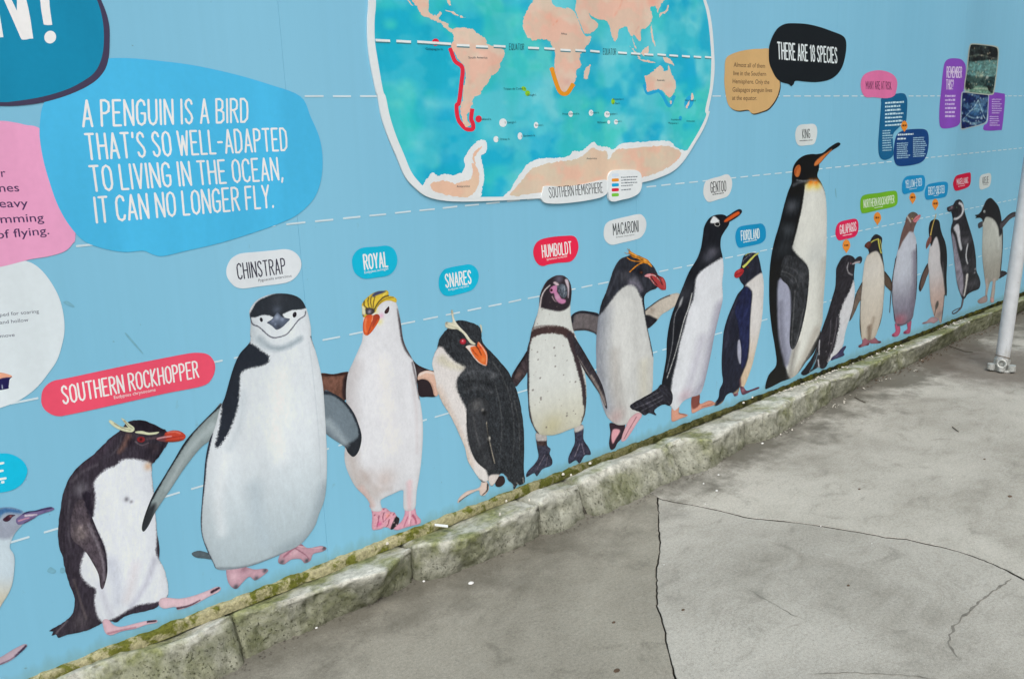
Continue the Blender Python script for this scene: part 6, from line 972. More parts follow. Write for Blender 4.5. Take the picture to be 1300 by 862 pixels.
 dict(L=3, name='warning_tag', cat='tag', label='orange tag below the red GALAPAGOS label', group='orange tags on the mural', parts=[
  {'k':'sheet','n':'tag_sheet','o':[[48837,9108,49178,8963,49347,8704,49272,8536,49035,8368,48928,8283,48800,8395,48522,8621,48411,8807,48523,9034]],'c':(228,142,56),'dl':0},
  {'k':'greek','c':(110,60,30),'h':10.48,'dl':1,'lines':[[48637,8725,49127,8689]]},
 ]),
 dict(L=3, name='warning_tag', cat='tag', label='orange tag below the green NORTHERN ROCKHOPPER label', group='orange tags on the mural', parts=[
  {'k':'sheet','n':'tag_sheet','o':[[52518,10401,52874,10263,53055,10008,52980,9842,52736,9672,52626,9586,52491,9695,52199,9913,52079,10096,52193,10322]],'c':(228,142,56),'dl':0},
  {'k':'greek','c':(110,60,30),'h':10.82,'dl':1,'lines':[[52305,10018,52838,9989]]},
 ]),
 dict(L=3, name='warning_tag', cat='tag', label='orange tag below the YELLOW-EYED label', group='orange tags on the mural', parts=[
  {'k':'sheet','n':'tag_sheet','o':[[57188,11252,57532,11130,57710,10902,57641,10750,57410,10594,57307,10515,57175,10612,56890,10807,56772,10971,56877,11177]],'c':(228,142,56),'dl':0},
  {'k':'greek','c':(110,60,30),'h':11.32,'dl':1,'lines':[[56950,10904,57544,10879]]},
 ]),
 dict(L=3, name='warning_tag', cat='tag', label='orange tag below the ERECT-CRESTED label', group='orange tags on the mural', parts=[
  {'k':'sheet','n':'tag_sheet','o':[[60692,10594,61068,10464,61264,10224,61191,10066,60943,9904,60832,9823,60688,9925,60376,10132,60246,10304,60357,10518]],'c':(228,142,56),'dl':0},
  {'k':'greek','c':(110,60,30),'h':11.86,'dl':1,'lines':[[60440,10232,61084,10202]]},
 ]),
 dict(L=8, name='warning_tag', cat='tag', label='orange tag on top of the navy text panel', group='orange tags on the mural', parts=[
  {'k':'sheet','n':'tag_sheet','o':[[55301,15802,55623,15705,55788,15499,55723,15353,55505,15194,55407,15115,55284,15200,55018,15369,54909,15518,55009,15717]],'c':(228,142,56),'dl':0},
  {'k':'greek','c':(110,60,30),'h':10.57,'dl':1,'lines':[[55075,15463,55632,15470]]},
 ]),
 dict(L=6, name='heading_bubble', cat='speech bubble', label='dark teal heading bubble with big white N and exclamation mark', parts=[
  {'k':'sheet','n':'bubble_outline','o':[[4729,21625,6751,21575,7827,21054,8144,19949,8237,19752,8330,19415,8360,19071,8302,18616,8226,18263,8099,17979,7873,17730,7606,17552,7313,17411,6923,17265,6412,17129,5924,17064,5458,17057,4572,17112,3755,17306,3418,18533,3718,20338]],'c':(72,66,90),'dl':0},
  {'k':'sheet','n':'bubble_sheet','o':[[4775,21572,6679,21504,7726,21044,8041,19941,8133,19745,8195,19441,8211,19133,8181,18786,8109,18435,7978,18117,7788,17869,7484,17663,7121,17480,6703,17341,6267,17238,5783,17166,5471,17147,4585,17193,3793,17369,3471,18535,3771,20343]],'c':(4,138,176),'dl':1},
  {'k':'sheet','n':'lettering','o':[[5915,19629,6087,19640,6102,19593,6179,19350,6224,19650,6430,19663,6450,19437,6460,19144,6455,18702,6371,18693,6289,18670,6194,18662,6169,18704,6070,19075,5980,19393],[5666,19612,5787,19620,5779,19269,5781,18705,5677,18697,5586,18693,5603,19099],[6762,19849,6988,19865,6953,19468,6951,19053,6836,19041,6751,19050,6743,19390]],'c':(238,242,244),'dl':2,'sharp':1,'label':'big white letter N and exclamation mark'},
  {'k':'sheet','n':'lettering','o':[[6983,18708,6945,18654,6894,18615,6838,18597,6786,18603,6744,18631,6721,18678,6718,18735,6736,18796,6773,18849,6824,18888,6879,18907,6932,18901,6974,18874,6998,18827,7001,18769]],'c':(238,242,244),'dl':2},
 ]),
 dict(L=4, name='speech_bubble', cat='speech bubble', label='bright blue speech bubble reading A PENGUIN IS A BIRD', parts=[
  {'k':'sheet','n':'bubble_sheet','o':[[6303,16601,6444,17066,6737,17453,7174,17885,7668,18129,8197,18261,8807,18285,9473,18245,10514,18143,11700,17924,12757,17651,13827,17287,14133,16653,14380,16004,14431,15370,14310,14688,13995,14116,13398,13671,12726,13438,11662,13204,10651,13028,9693,12923,9003,12849,8721,12927,8459,13064,7950,13087,7392,13255,6930,13519,6620,13993,6427,14520,6321,15095,6254,15658,6246,16211]],'c':(78,186,232),'dl':0},
  {'k':'text','t':'A PENGUIN IS A BIRD','f':[7349,16516,12004,16550,7411,17178],'c':(234,242,246),'w':0.092,'dl':1},
  {'k':'text','t':"THAT'S SO WELL-ADAPTED",'f':[7347,15656,13214,15671,7360,16314],'c':(234,242,246),'w':0.092,'dl':1},
  {'k':'text','t':'TO LIVING IN THE OCEAN,','f':[7349,14814,12973,14788,7353,15475],'c':(234,242,246),'w':0.092,'dl':1},
  {'k':'text','t':'IT CAN NO LONGER FLY.','f':[7336,13968,12570,13964,7356,14639],'c':(234,242,246),'w':0.092,'dl':1},
 ]),
 dict(L=3, name='speech_bubble', cat='speech bubble', label='pink speech bubble with dark text ending in of flying, left edge', parts=[
  {'k':'sheet','n':'bubble_sheet','o':[[3647,16643,4684,16708,5403,16696,5657,16663,5948,16588,6348,16422,6849,15475,6910,15040,6753,13694,6646,13462,6414,13279,5996,13196,5557,13170,4850,13064,4112,13054,3104,13306,2807,14529,3125,15859]],'c':(236,164,202),'dl':0},
  {'k':'body','c':(78,56,96),'h':21.54,'dl':1,'lines':[('for',[4965,15320,5327,15315]),('bones',[4753,14966,5579,14929]),('heavy',[4887,14573,5726,14521]),('swimming',[4524,14192,6044,14122]),('of flying.',[4877,13781,6121,13777])],'bold':0.004},
 ]),
 dict(L=2, name='speech_bubble', cat='speech bubble', label='pale white bubble with tiny grey text, left edge, below the pink one', parts=[
  {'k':'sheet','n':'bubble_sheet','o':[[2488,12609,3290,13051,4064,13129,4853,13083,5197,13176,5471,13143,5726,12947,5935,12602,6101,12126,6153,11661,6124,11205,6016,10827,5822,10398,5536,10057,5196,9732,4758,9501,4293,9401,3467,9324,2481,9601,2025,10685]],'c':(218,229,238),'dl':0},
  {'k':'body','c':(92,96,112),'h':9.62,'dl':1,'lines':[('ped for soaring',[4657,11792,5572,11743]),('and hollow',[4627,11595,5292,11558]),('move',[4574,11244,4914,11220])],'bold':0.0},
  {'k':'sheet','n':'wing_picture','o':[[4092,10237,4327,10347,4488,10319,4668,10216,4687,10160,4624,10108,4575,9936,4521,9870,4044,9926]],'c':(40,38,84),'dl':1,'cell':2.08,'ax':0.857,'ops':[('p',(230,168,140),2.08,0.0,1.0,[4092,10237,4330,10365,4699,10235,4687,10160,4467,10181,4073,10113]),('s',(190,200,220),2.08,2.08,1.04,1.0,[4429,10001,4425,9905])]},
 ]),
 dict(L=3, name='speech_bubble', cat='speech bubble', label='tan speech bubble with brown text, overlapped by the black bubble', parts=[
  {'k':'sheet','n':'bubble_outline','o':[[36327,18363,36332,18770,36457,19005,36814,19160,37545,19328,38513,19447,39289,19490,40143,19468,40601,18681,41124,17939,41063,17435,40712,16993,40148,16619,39463,16470,38899,16396,38616,16449,38331,16588,37567,16554,37026,16650,36646,16892,36416,17426,36312,17954]],'c':(48,44,44),'dl':0},  # dark drop shadow of the bubble, printed as the same shape shifted
  {'k':'sheet','n':'bubble_sheet','o':[[36254,18402,36259,18809,36383,19043,36740,19198,37469,19366,38435,19486,39208,19529,40060,19508,40516,18722,41037,17982,40976,17479,40626,17037,40063,16664,39380,16514,38818,16441,38536,16493,38251,16631,37489,16597,36950,16693,36571,16934,36342,17467,36238,17994]],'c':(206,170,118),'dl':1},
  {'k':'body','c':(84,66,52),'h':21.05,'dl':2,'lines':[('Almost all of them',[36973,18638,39656,18638]),('live in the Southern',[36958,18249,39770,18259]),('Hemisphere. Only the',[36921,17877,40082,17868]),('Galapagos penguin lives',[36927,17492,40374,17477]),('at the equator.',[36911,17111,39030,17093])],'bold':0.003},
 ]),
 dict(L=7, name='speech_bubble', cat='speech bubble', label='black speech bubble reading THERE ARE 18 SPECIES', parts=[
  {'k':'sheet','n':'bubble_sheet','o':[[39942,19383,39988,19749,40248,20184,40686,20568,41317,20794,42152,20873,43386,20897,44674,20820,46020,20656,47067,20503,47511,20287,47640,19887,47544,19343,47250,18793,46664,18376,45864,18130,44669,18011,43628,18021,42715,18057,42468,18022,42379,17900,42141,17783,41888,17883,41157,17984,40668,18197,40295,18533,40018,18896]],'c':(34,38,42),'dl':0},
  {'k':'text','t':'THERE ARE 18 SPECIES','f':[40819,19113,46706,19045,40697,19885],'c':(222,232,234),'w':0.115,'dl':1},
 ]),
 dict(L=3, name='text_panel', cat='text panel', label='tall teal panel of small white text under the pink MANY ARE AT RISK bubble', parts=[
  {'k':'sheet','n':'panel_sheet','o':[[52196,17181,53754,17403,54935,17443,55402,17215,55567,16831,55567,15829,55293,15679,54561,15386,53935,15019,54036,14324,54115,13780,53638,13569,52808,13546,52276,13844,52079,14470,52071,15369,52112,16260,52128,16850]],'c':(6,98,142),'dl':0},
  {'k':'greek','c':(196,224,232),'h':10.34,'dl':1,'lines':[[52616,16833,55070,16886],[52646,16617,54640,16655],[52676,16402,54728,16435],[52706,16185,55094,16218],[52736,15968,54971,15993],[52766,15750,55035,15769],[52797,15532,54936,15544]]},
  {'k':'greek','c':(170,206,218),'h':6.11,'dl':1,'lines':[[52511,15231,53541,15233],[52531,15088,53565,15088],[52551,14944,53893,14942],[52570,14800,53904,14796],[52590,14656,53666,14651],[52610,14512,53721,14505],[52630,14368,53765,14358],[52649,14223,53912,14210],[52669,14078,53830,14064]]},
 ]),
 dict(L=5, name='text_panel', cat='text panel', label='navy blue panel with two columns of small white text', parts=[
  {'k':'sheet','n':'panel_sheet','o':[[54138,14089,54235,14703,54607,15077,55623,15245,57047,15273,58254,15213,58805,14965,59020,14389,58900,13658,58319,13193,57049,13036,55261,13038,54540,13216,54206,13621]],'c':(24,70,128),'dl':0},
  {'k':'greek','c':(206,224,232),'h':10.76,'dl':1,'lines':[[54544,14925,56693,14921],[54529,14678,55675,14673]]},
  {'k':'greek','c':(160,196,214),'h':6.34,'dl':1,'lines':[[54500,14416,56034,14404],[54518,14291,55999,14278],[54537,14167,55994,14151],[54555,14042,55946,14025],[54574,13916,56060,13896],[54592,13791,55995,13770],[54611,13666,56432,13635],[54630,13540,56248,13510],[56690,14689,58266,14682],[56711,14562,58274,14552],[56731,14434,58466,14421],[56752,14306,58601,14290],[56773,14178,58756,14157],[56794,14050,58444,14030],[56815,13921,58564,13898],[56835,13792,58440,13769],[56856,13663,58658,13634],[56877,13534,58480,13506]]},
 ]),
 dict(L=6, name='speech_bubble', cat='speech bubble', label='pink speech bubble reading MANY ARE AT RISK', parts=[
  {'k':'sheet','n':'bubble_sheet','o':[[49499,17858,49598,18282,50019,18535,50843,18690,51776,18743,52832,18652,53602,18443,54001,18114,53984,17666,53687,17291,52636,17158,51190,17219,50259,17220,49776,17434]],'c':(218,116,164),'dl':0},
  {'k':'text','t':'MANY ARE AT RISK','f':[50172,17678,53302,17663,50072,18111],'c':(90,44,76),'w':0.1,'dl':1},
 ]),
 dict(L=3, name='text_panel', cat='text panel', label='tall purple panel reading REMEMBER THIS?', parts=[
  {'k':'sheet','n':'panel_sheet','o':[[60363,15720,60230,16630,60291,17755,60352,18872,60524,19393,61115,19630,62217,19689,63184,19608,63841,19241,63948,18549,63857,17773,63727,16994,63841,15974,63562,15427,62729,15248,61418,15192,60661,15294]],'c':(138,80,188),'dl':0},
  {'k':'text','t':'REMEMBER','f':[60973,18472,63338,18495,60885,19120],'c':(226,214,240),'w':0.12,'dl':1},
  {'k':'text','t':'THIS?','f':[61026,17721,62161,17719,60949,18314],'c':(226,214,240),'w':0.12,'dl':1},
  {'k':'greek','c':(206,190,228),'h':12.25,'dl':1,'lines':[[60955,17231,62569,17229],[61004,16973,62699,16967],[61053,16715,62528,16705],[61103,16456,62841,16439],[61152,16196,62685,16177],[61202,15935,62815,15910]]},
 ]),
 dict(L=3, name='text_panel', cat='text panel', label='small purple panel of tiny text right of the two pictures', parts=[
  {'k':'sheet','n':'panel_sheet','o':[[68239,17405,70756,17466,71273,17307,71372,16376,71305,15012,70841,14860,68071,14912,67863,15256,68385,15411,68528,15906]],'c':(134,76,186),'dl':0},
  {'k':'greek','c':(200,184,226),'h':7.24,'dl':1,'lines':[[68871,17018,70669,17013],[68909,16862,70353,16855],[68946,16704,70798,16693],[68984,16547,70557,16535],[69022,16389,70899,16372],[69060,16231,70860,16211],[69098,16073,70534,16055],[68765,15820,70413,15795],[68801,15670,70493,15641],[68837,15519,70643,15486],[68872,15368,70335,15339],[68908,15217,70782,15177]]},
 ]),
 dict(L=5, name='photo_print', cat='photo print', label='lower photo print by the purple panels, icy shapes in deep blue', parts=[
  {'k':'sheet','n':'photo_border','o':[[63510,17384,64036,17572,66432,17483,68130,17413,68316,16897,68441,15907,68305,15479,67345,15292,65313,15133,64132,15041,63811,15263,63599,16291]],'c':(176,190,196),'dl':0},
  {'k':'sheet','n':'picture','o':[[63685,17384,64049,17509,66444,17427,68035,17364,68187,16898,68268,15910,68103,15516,67248,15351,65299,15198,64154,15128,63961,15299,63756,16289]],'c':(20,38,86),'dl':1,'cell':4.81,'ax':2.549,'ops':[('b',(70,120,160),0.8,53.42,[66086,16264]),('s',(190,216,224),4.27,2.67,2.67,1.0,[66431,17026,65912,16587,65084,16195,64005,15655]),('s',(190,216,224),4.27,2.67,2.67,1.0,[66431,17026,67090,16415,67877,15751]),('s',(160,200,214),4.27,2.67,3.21,1.0,[65067,16275,66256,16423,67550,16248]),('s',(170,206,220),4.27,3.21,3.21,1.0,[64934,15958,66193,15778,67625,15919]),('s',(150,196,210),4.81,3.21,3.21,1.0,[64401,15648,65852,15461,67295,15515]),('d',(216,232,238),26,4.81,6),('m',(150,200,216),0.4,16.03,4,0.55),('n',0.3,6.41,6.41,0,1)]},
 ]),
 dict(L=7, name='photo_print', cat='photo print', label='upper photo print by the purple panels, dim green hall', parts=[
  {'k':'sheet','n':'photo_border','o':[[64044,19936,64156,20513,64603,20720,66723,20735,68742,20688,69290,20489,69427,19846,69359,18786,69202,17636,68832,17364,66867,17395,64602,17511,63974,17681,63854,18161,64003,18936]],'c':(176,184,172),'dl':0},
  {'k':'sheet','n':'picture','o':[[64220,19941,64320,20480,64678,20646,66739,20665,68543,20617,69084,20442,69232,19841,69163,18783,69012,17701,68684,17438,66850,17467,64627,17581,64121,17728,64029,18163,64179,18940]],'c':(38,60,62),'dl':1,'cell':4.7,'ax':2.61,'ops':[('p',(30,34,36),5.22,0.0,1.0,[63921,20695,69294,20651,69469,19766,64157,19594]),('p',(96,140,138),10.45,0.0,1.0,[64003,19398,69305,19721,69336,18704,63954,18704]),('p',(110,150,130),10.45,0.0,1.0,[63938,17852,66741,17948,69158,17636,68566,17388,64004,17540]),('p',(24,34,36),5.22,0.0,1.0,[63831,18548,64660,18169,65529,17861,64761,17700,63938,17852]),('d',(214,200,170),34,4.18,31),('d',(232,226,210),12,3.13,33),('b',(200,196,170),0.8,15.67,[66578,18664]),('b',(210,210,196),0.9,10.45,[67648,18559]),('b',(190,190,160),0.7,10.45,[65928,18813]),('s',(200,200,180),4.18,2.61,3.13,0.6,[64295,19867,66273,20000,69058,19837]),('s',(206,216,190),7.31,3.13,5.22,1.0,[65547,17782,67404,17792,68940,17635]),('p',(22,28,30),3.13,0.0,1.0,[67789,17955,68430,17960,68960,17553,68312,17552]),('n',0.5,5.75,6.79,0,1),('m',(110,140,128),0.35,15.67,8,0.55)]},
 ]),
 dict(L=2, name='world_map', cat='map', label='big world map board with white rim, turquoise sea and pink continents', parts=[
  {'k':'board','n':'map_board','o':[[16618,20565,16537,20049,16466,19660,16421,19012,16457,18360,16600,17479,16664,17263,16750,16632,16973,15942,17262,15282,17558,14606,17941,14198,18401,13874,19068,13676,19958,13563,21293,13481,22705,13421,24046,13379,23994,13345,26138,13366,27840,13419,30116,13604,31173,13716,32366,13990,33181,14452,33901,15119,34631,15860,35045,16552,34955,16669,35252,17615,35365,18494,35308,19238,35122,20335,34853,21106,34575,21626,34603,22513,33238,24488,29491,25673,23833,25433,19813,24398,17803,23165,17021,21776]],'c':(222,228,230),'dl':0,'th':0.006},
  {'k':'sheet','n':'sea','o':[[16886,20584,16805,20066,16729,19674,16685,19022,16755,18367,16875,17480,16968,17263,17084,16627,17288,15979,17557,15363,17806,14782,18134,14379,18536,14061,19082,13874,19968,13734,21301,13636,22711,13549,24128,13538,23926,13547,26142,13508,27842,13566,30022,13767,31075,13864,32162,14113,33023,14586,33637,15129,34310,15804,34777,16429,34695,16671,35013,17614,35094,18488,35071,19230,34877,20323,34644,21034,34391,21495,34192,22214,32891,24195,29304,25413,23852,25227,19954,24223,17996,23000,17232,21606]],'c':(72,194,212),'dl':1,'cell':6.46,'ax':1.434,'ops':[('m',(124,212,222),0.7,88.15,1,0.5),('m',(56,198,186),0.65,117.54,2,0.5),('m',(24,164,208),0.7,76.4,5,0.5),('m',(120,208,220),0.3,35.26,9,0.55),('m',(40,180,204),0.3,47.01,4,0.5)]},
  {'k':'sheet','n':'continent','o':[[19884,19493,20077,19594,20361,19631,20707,19601,20912,19591,21053,19451,21342,19367,21465,19204,21526,19110,21856,19049,22258,18940,22334,18820,22170,18544,21945,18145,21633,17992,21453,17744,21173,17497,21065,17349,20830,17251,20655,17056,20721,17064,20600,16894,20540,16748,20416,16627,20441,16406,20577,16270,20346,16211,20208,16386,20145,16631,20122,16874,20201,17115,20250,17082,20303,17541,20448,17928,20375,18309,20136,18541,19963,18772,19853,19003,19983,19288]],'c':(224,200,182),'dl':3,'cell':5.46,'ax':1.344,'ops':[('b',(206,150,132),0.6,8.2,[20633,17785]),('b',(236,170,150),0.5,21.86,[21820,18339]),('b',(236,214,200),0.5,24.59,[21306,18716]),('m',(232,176,156),0.55,38.25,3,0.5),('m',(206,196,176),0.4,24.59,7,0.5)],'label':'South America on the map'},
  {'k':'sheet','n':'continent','o':[[18200,20811,18256,20419,18467,20167,18545,20038,18710,19913,19000,19838,19293,19763,19526,19637,19701,19507,19942,19426,19996,19502,19781,19604,19714,19716,19488,19796,19362,19894,19505,20048,19424,20098,19278,19981,19081,19979,18959,20107,18946,20331,19013,20872]],'c':(224,200,182),'dl':3,'cell':5.15,'ax':1.317,'ops':[('m',(232,176,156),0.55,36.02,3,0.5),('m',(206,196,176),0.4,23.16,7,0.5)],'label':'Central America on the map'},
  {'k':'sheet','n':'continent','o':[[24474,21133,24033,21002,23843,20742,23580,20430,23355,20120,23305,19772,23470,19480,23823,19319,23995,19361,24364,19386,24623,19345,24761,19217,24946,18872,24908,18403,25008,17933,25150,17565,25442,17433,25842,17676,26095,17946,26135,18268,26405,18487,26306,18752,26514,19051,26884,19357,27011,19618,26607,19622,26299,20124,26071,20450,25764,20602,25379,20589,24855,20708,24833,21159]],'c':(224,200,182),'dl':3,'cell':5.84,'ax':1.476,'ops':[('s',(214,112,84),3.5,1.75,2.92,1.0,[24889,19908,25021,20032,25137,20115]),('b',(232,164,140),0.6,29.19,[24687,20142]),('b',(214,160,150),0.6,14.6,[25570,17834]),('s',(206,180,160),4.38,2.92,5.84,0.6,[24473,20383,24763,20197,24677,19837]),('m',(232,176,156),0.55,40.87,3,0.5),('m',(206,196,176),0.4,26.27,7,0.5)],'label':'Africa on the map'},
  {'k':'sheet','n':'continent','o':[[26260,21775,26206,21156,26158,20791,26112,20530,26300,20176,26469,19922,26648,19693,27096,19766,27429,20022,27308,20176,27065,20269,26866,20480,27067,20375,27433,20262,27848,20257,28098,20054,28180,19787,28433,19469,28607,19641,28696,19919,29132,20077,29307,19836,29484,19721,29663,19751,29978,19528,30096,19645,30069,19971,30480,20114,30756,20353,30811,20638,30680,20901,31032,20990,31183,20727,31313,20950,31500,21189,32068,21568,32060,22249]],'c':(224,200,182),'dl':3,'cell':6.16,'ax':1.584,'ops':[('s',(208,96,80),4.32,1.85,3.08,1.0,[29708,19898,29825,20015,29933,20099]),('s',(222,138,110),4.93,3.08,4.62,0.7,[28443,20478,28703,20737,28878,21073]),('b',(236,150,130),0.6,27.74,[30845,21147]),('s',(226,160,140),4.62,3.08,6.16,0.6,[29134,20325,29398,20394,29664,20241]),('m',(232,176,156),0.55,43.15,3,0.5),('m',(206,196,176),0.4,27.74,7,0.5)],'label':'Asia on the map'},
  {'k':'sheet','n':'continent','o':[[30318,18083,30578,18173,30859,18305,31142,18473,31351,18565,31572,18493,31641,18354,31864,18381,31959,18595,32159,18256,32461,17901,32417,17541,32123,17228,31847,17300,31581,17508,31243,17577,30863,17535,30487,17463,30439,17795]],'c':(224,200,182),'dl':3,'cell':6.66,'ax':1.634,'ops':[('m',(232,176,156),0.55,46.59,3,0.5),('m',(206,196,176),0.4,29.95,7,0.5)],'label':'Australia on the map'},
  {'k':'sheet','n':'island','o':[[19669,20149,19987,20131,20253,20026,19981,20048],[20290,20010,20571,19978,20360,19939],[19756,20542,19840,20525,19919,20324,19794,20385],[18003,20446,18102,20409,18280,20200,18203,20239],[31316,20570,31504,20700,31789,20797,31940,21046,31863,21098,31712,20861,31334,20725],[29340,19336,29769,19070,30042,18839,29842,18913,29554,19164],[29520,19678,29662,19404,29779,19228,29617,19335],[30115,19103,30528,19355,30584,19152,30390,18946,30170,18991],[30757,20240,30851,19904,31041,19385,30853,19550,30721,19955],[29841,18823,30576,18750,31065,18692,30577,18681],[31597,18927,32005,18879,32342,18633,31909,18688,31666,18765],[32046,17089,32184,17083,32147,16938],[33639,17423,33810,17238,33605,17102],[33501,17103,33363,16777,33198,16797],[26925,18542,26871,18281,26733,17954,26555,18006,26610,18303]],'c':(224,200,182),'dl':3,'label':'small islands of the map'},
  {'k':'sheet','n':'ice_rim','o':[[18309,14295,18506,14502,18702,14675,19002,14555,19381,14598,19631,14534,20054,14600,20216,14801,20192,15053,20322,15271,20600,15535,20942,15733,21208,15705,21306,15509,21225,15259,20989,15142,21041,14861,21110,14398,20977,13944,20724,13643,19079,13835,18349,14000]],'c':(224,230,232),'dl':2},
  {'k':'sheet','n':'ice_rim','o':[[22100,13551,22362,13797,22664,14121,23348,14747,23913,14913,23826,14927,24280,14928,24975,14914,25610,14968,25839,15125,26115,15114,26427,15157,27015,15456,27350,15292,28038,15198,28194,15077,28745,15317,29652,15357,31066,15370,32047,15307,32554,15042,33069,14866,33507,14830,33024,14510,32164,14032,31075,13783,30022,13706,27841,13513,26141,13480,23924,13514]],'c':(224,230,232),'dl':2},
  {'k':'sheet','n':'continent','o':[[18639,14298,18988,14345,19303,14365,19676,14232,20132,14279,20466,14375,20558,14582,20549,14885,20693,14853,20871,14463,20797,14110,20497,13772,19967,13719,19084,13904,18720,14048],[20661,14880,20576,15135,20720,15330,21063,15508,20815,15251,20680,15105,20732,14851]],'c':(226,196,170),'dl':3,'cell':6.22,'ax':1.3,'ops':[('m',(232,184,160),0.5,33.95,4,0.5)],'label':'Antarctica,left part on the map'},
  {'k':'sheet','n':'continent','o':[[22395,13598,22877,14028,23487,14527,23955,14636,24272,14702,25207,14766,25928,14799,26422,14933,27011,15219,27364,15092,27862,15044,27988,14704,28476,15077,29651,15120,31067,15146,32050,15092,32906,14779,32564,14418,31861,14142,30977,13943,30022,13815,27843,13624,26143,13565,23852,13607]],'c':(222,196,172),'dl':3,'cell':7.14,'ax':1.493,'ops':[('m',(232,178,158),0.5,45.41,6,0.5),('m',(206,200,180),0.5,32.44,3,0.5)],'label':'Antarctica,right part on the map'},
  {'k':'sheet','n':'range_marker','o':[[19710,18883,19751,18776,19790,18663,19835,18553,19898,18449,19993,18371,20096,18323,20168,18285,20206,18237,20215,18149,20198,18029,20166,17890,20133,17740,20099,17569,20058,17378,20016,17201,19980,17076,19963,17043,20000,17065,19930,17055,19872,16984,19861,16904,19859,16809,19864,16710,19874,16622,19889,16550,19910,16483,19941,16417,19985,16351,20045,16281,20118,16207,20201,16139,20293,16085,20396,16053,20503,16040,20604,16044,20700,16070,20767,16134,20782,16202,20780,16261,20772,16316,20755,16369,20728,16417,20707,16455,20697,16486,20698,16522,20705,16566,20717,16614,20728,16663,20737,16707,20748,16748,20759,16790,20770,16833,20581,16856,20571,16814,20559,16772,20548,16728,20538,16683,20528,16636,20515,16584,20506,16528,20507,16467,20524,16408,20550,16359,20572,16322,20582,16289,20587,16249,20590,16207,20587,16186,20594,16190,20575,16187,20516,16185,20448,16192,20391,16210,20332,16245,20264,16301,20200,16365,20148,16425,20113,16477,20090,16526,20073,16581,20060,16644,20050,16724,20045,16816,20047,16902,20054,16959,20031,16939,20012,16924,20111,16961,20160,17042,20199,17179,20242,17360,20284,17554,20318,17726,20351,17875,20384,18019,20402,18156,20386,18284,20311,18383,20207,18441,20117,18482,20055,18531,20008,18611,19966,18712,19927,18823,19885,18932]],'c':(222,52,72),'dl':2,'label':'red range marker along South America'},
  {'k':'sheet','n':'range_marker','o':[[24632,18324,24684,18192,24735,18057,24788,17924,24844,17802,24899,17686,24957,17573,25023,17470,25108,17385,25217,17326,25344,17293,25483,17293,25622,17331,25741,17408,25845,17509,25942,17616,26037,17715,25842,17798,25745,17698,25651,17593,25564,17507,25495,17461,25443,17447,25390,17447,25333,17462,25278,17491,25223,17547,25168,17633,25113,17740,25058,17854,25004,17973,24951,18103,24899,18238,24847,18371]],'c':(228,152,48),'dl':4,'label':'orange range marker round southern Africa'},
  {'k':'sheet','n':'range_marker','o':[[30200,17744,30249,17646,30293,17537,30361,17428,30505,17343,30713,17340,30923,17383,31111,17427,31238,17440,31296,17425,31347,17393,31410,17337,31490,17264,31592,17156,31708,17013,31834,16879,32025,16799,32215,16875,32311,17003,32393,17147,32476,17274,32266,17325,32182,17195,32102,17054,32028,16952,32033,16935,32010,16961,31903,17075,31787,17219,31677,17335,31590,17412,31514,17480,31409,17539,31250,17573,31054,17556,30850,17508,30674,17470,30581,17467,30540,17498,30494,17576,30451,17682,30400,17785],[33767,16956,33638,16817,33463,16735,33288,16730,33160,16803,33114,16934,33160,17089,33286,17227,33460,17310,33636,17317,33765,17244,33813,17112],[32954,16318,32933,16257,32876,16220,32805,16222,32747,16260,32724,16322,32745,16383,32802,16420,32873,16419,32931,16380]],'c':(44,168,216),'dl':2,'label':'blue range marker south of Australia'},
  {'k':'sheet','n':'range_marker','o':[[19320,19086,19300,19032,19254,18987,19189,18962,19119,18959,19058,18981,19018,19022,19006,19074,19025,19127,19071,19172,19136,19198,19205,19200,19267,19179,19308,19138],[21101,16478,21077,16417,21020,16373,20944,16357,20870,16375,20818,16421,20802,16483,20825,16544,20882,16588,20958,16604,21032,16586,21084,16540]],'c':(222,52,72),'dl':5},
  {'k':'sheet','n':'range_marker','o':[[23356,17489,23274,17468,23176,17498,23119,17562,23137,17622,23219,17644,23317,17614,23373,17550],[23558,17393,23517,17319,23423,17288,23331,17319,23296,17392,23338,17466,23431,17497,23523,17467],[28404,17073,28369,16987,28285,16952,28202,16988,28168,17074,28204,17159,28287,17194,28370,17158]],'c':(140,200,50),'dl':4},
  {'k':'sheet','n':'range_marker','o':[[22319,16320,22278,16230,22181,16175,22064,16178,21973,16236,21942,16328,21982,16418,22079,16472,22195,16470,22287,16412],[21879,15729,21852,15662,21787,15622,21711,15625,21651,15669,21631,15737,21658,15803,21722,15843,21798,15841,21859,15797],[23092,15811,23065,15732,23002,15685,22926,15687,22868,15738,22848,15818,22875,15897,22938,15944,23013,15942,23072,15892],[23945,16199,23920,16130,23859,16088,23787,16089,23730,16134,23710,16204,23735,16273,23795,16315,23868,16314,23925,16270],[25876,16595,25850,16527,25786,16485,25708,16486,25646,16530,25624,16598,25650,16666,25714,16708,25792,16707,25854,16664],[27074,16624,27046,16552,26977,16509,26893,16510,26826,16555,26801,16627,26829,16698,26898,16742,26982,16741,27049,16696],[28084,16549,28049,16475,27961,16429,27852,16431,27766,16479,27734,16554,27768,16628,27856,16673,27964,16672,28051,16625],[28096,16237,28078,16192,28034,16165,27979,16166,27936,16195,27920,16240,27937,16285,27981,16312,28036,16311,28079,16283],[28585,16234,28561,16173,28498,16137,28421,16138,28360,16177,28337,16238,28361,16298,28423,16335,28500,16334,28562,16295]],'c':(226,232,234),'dl':4},
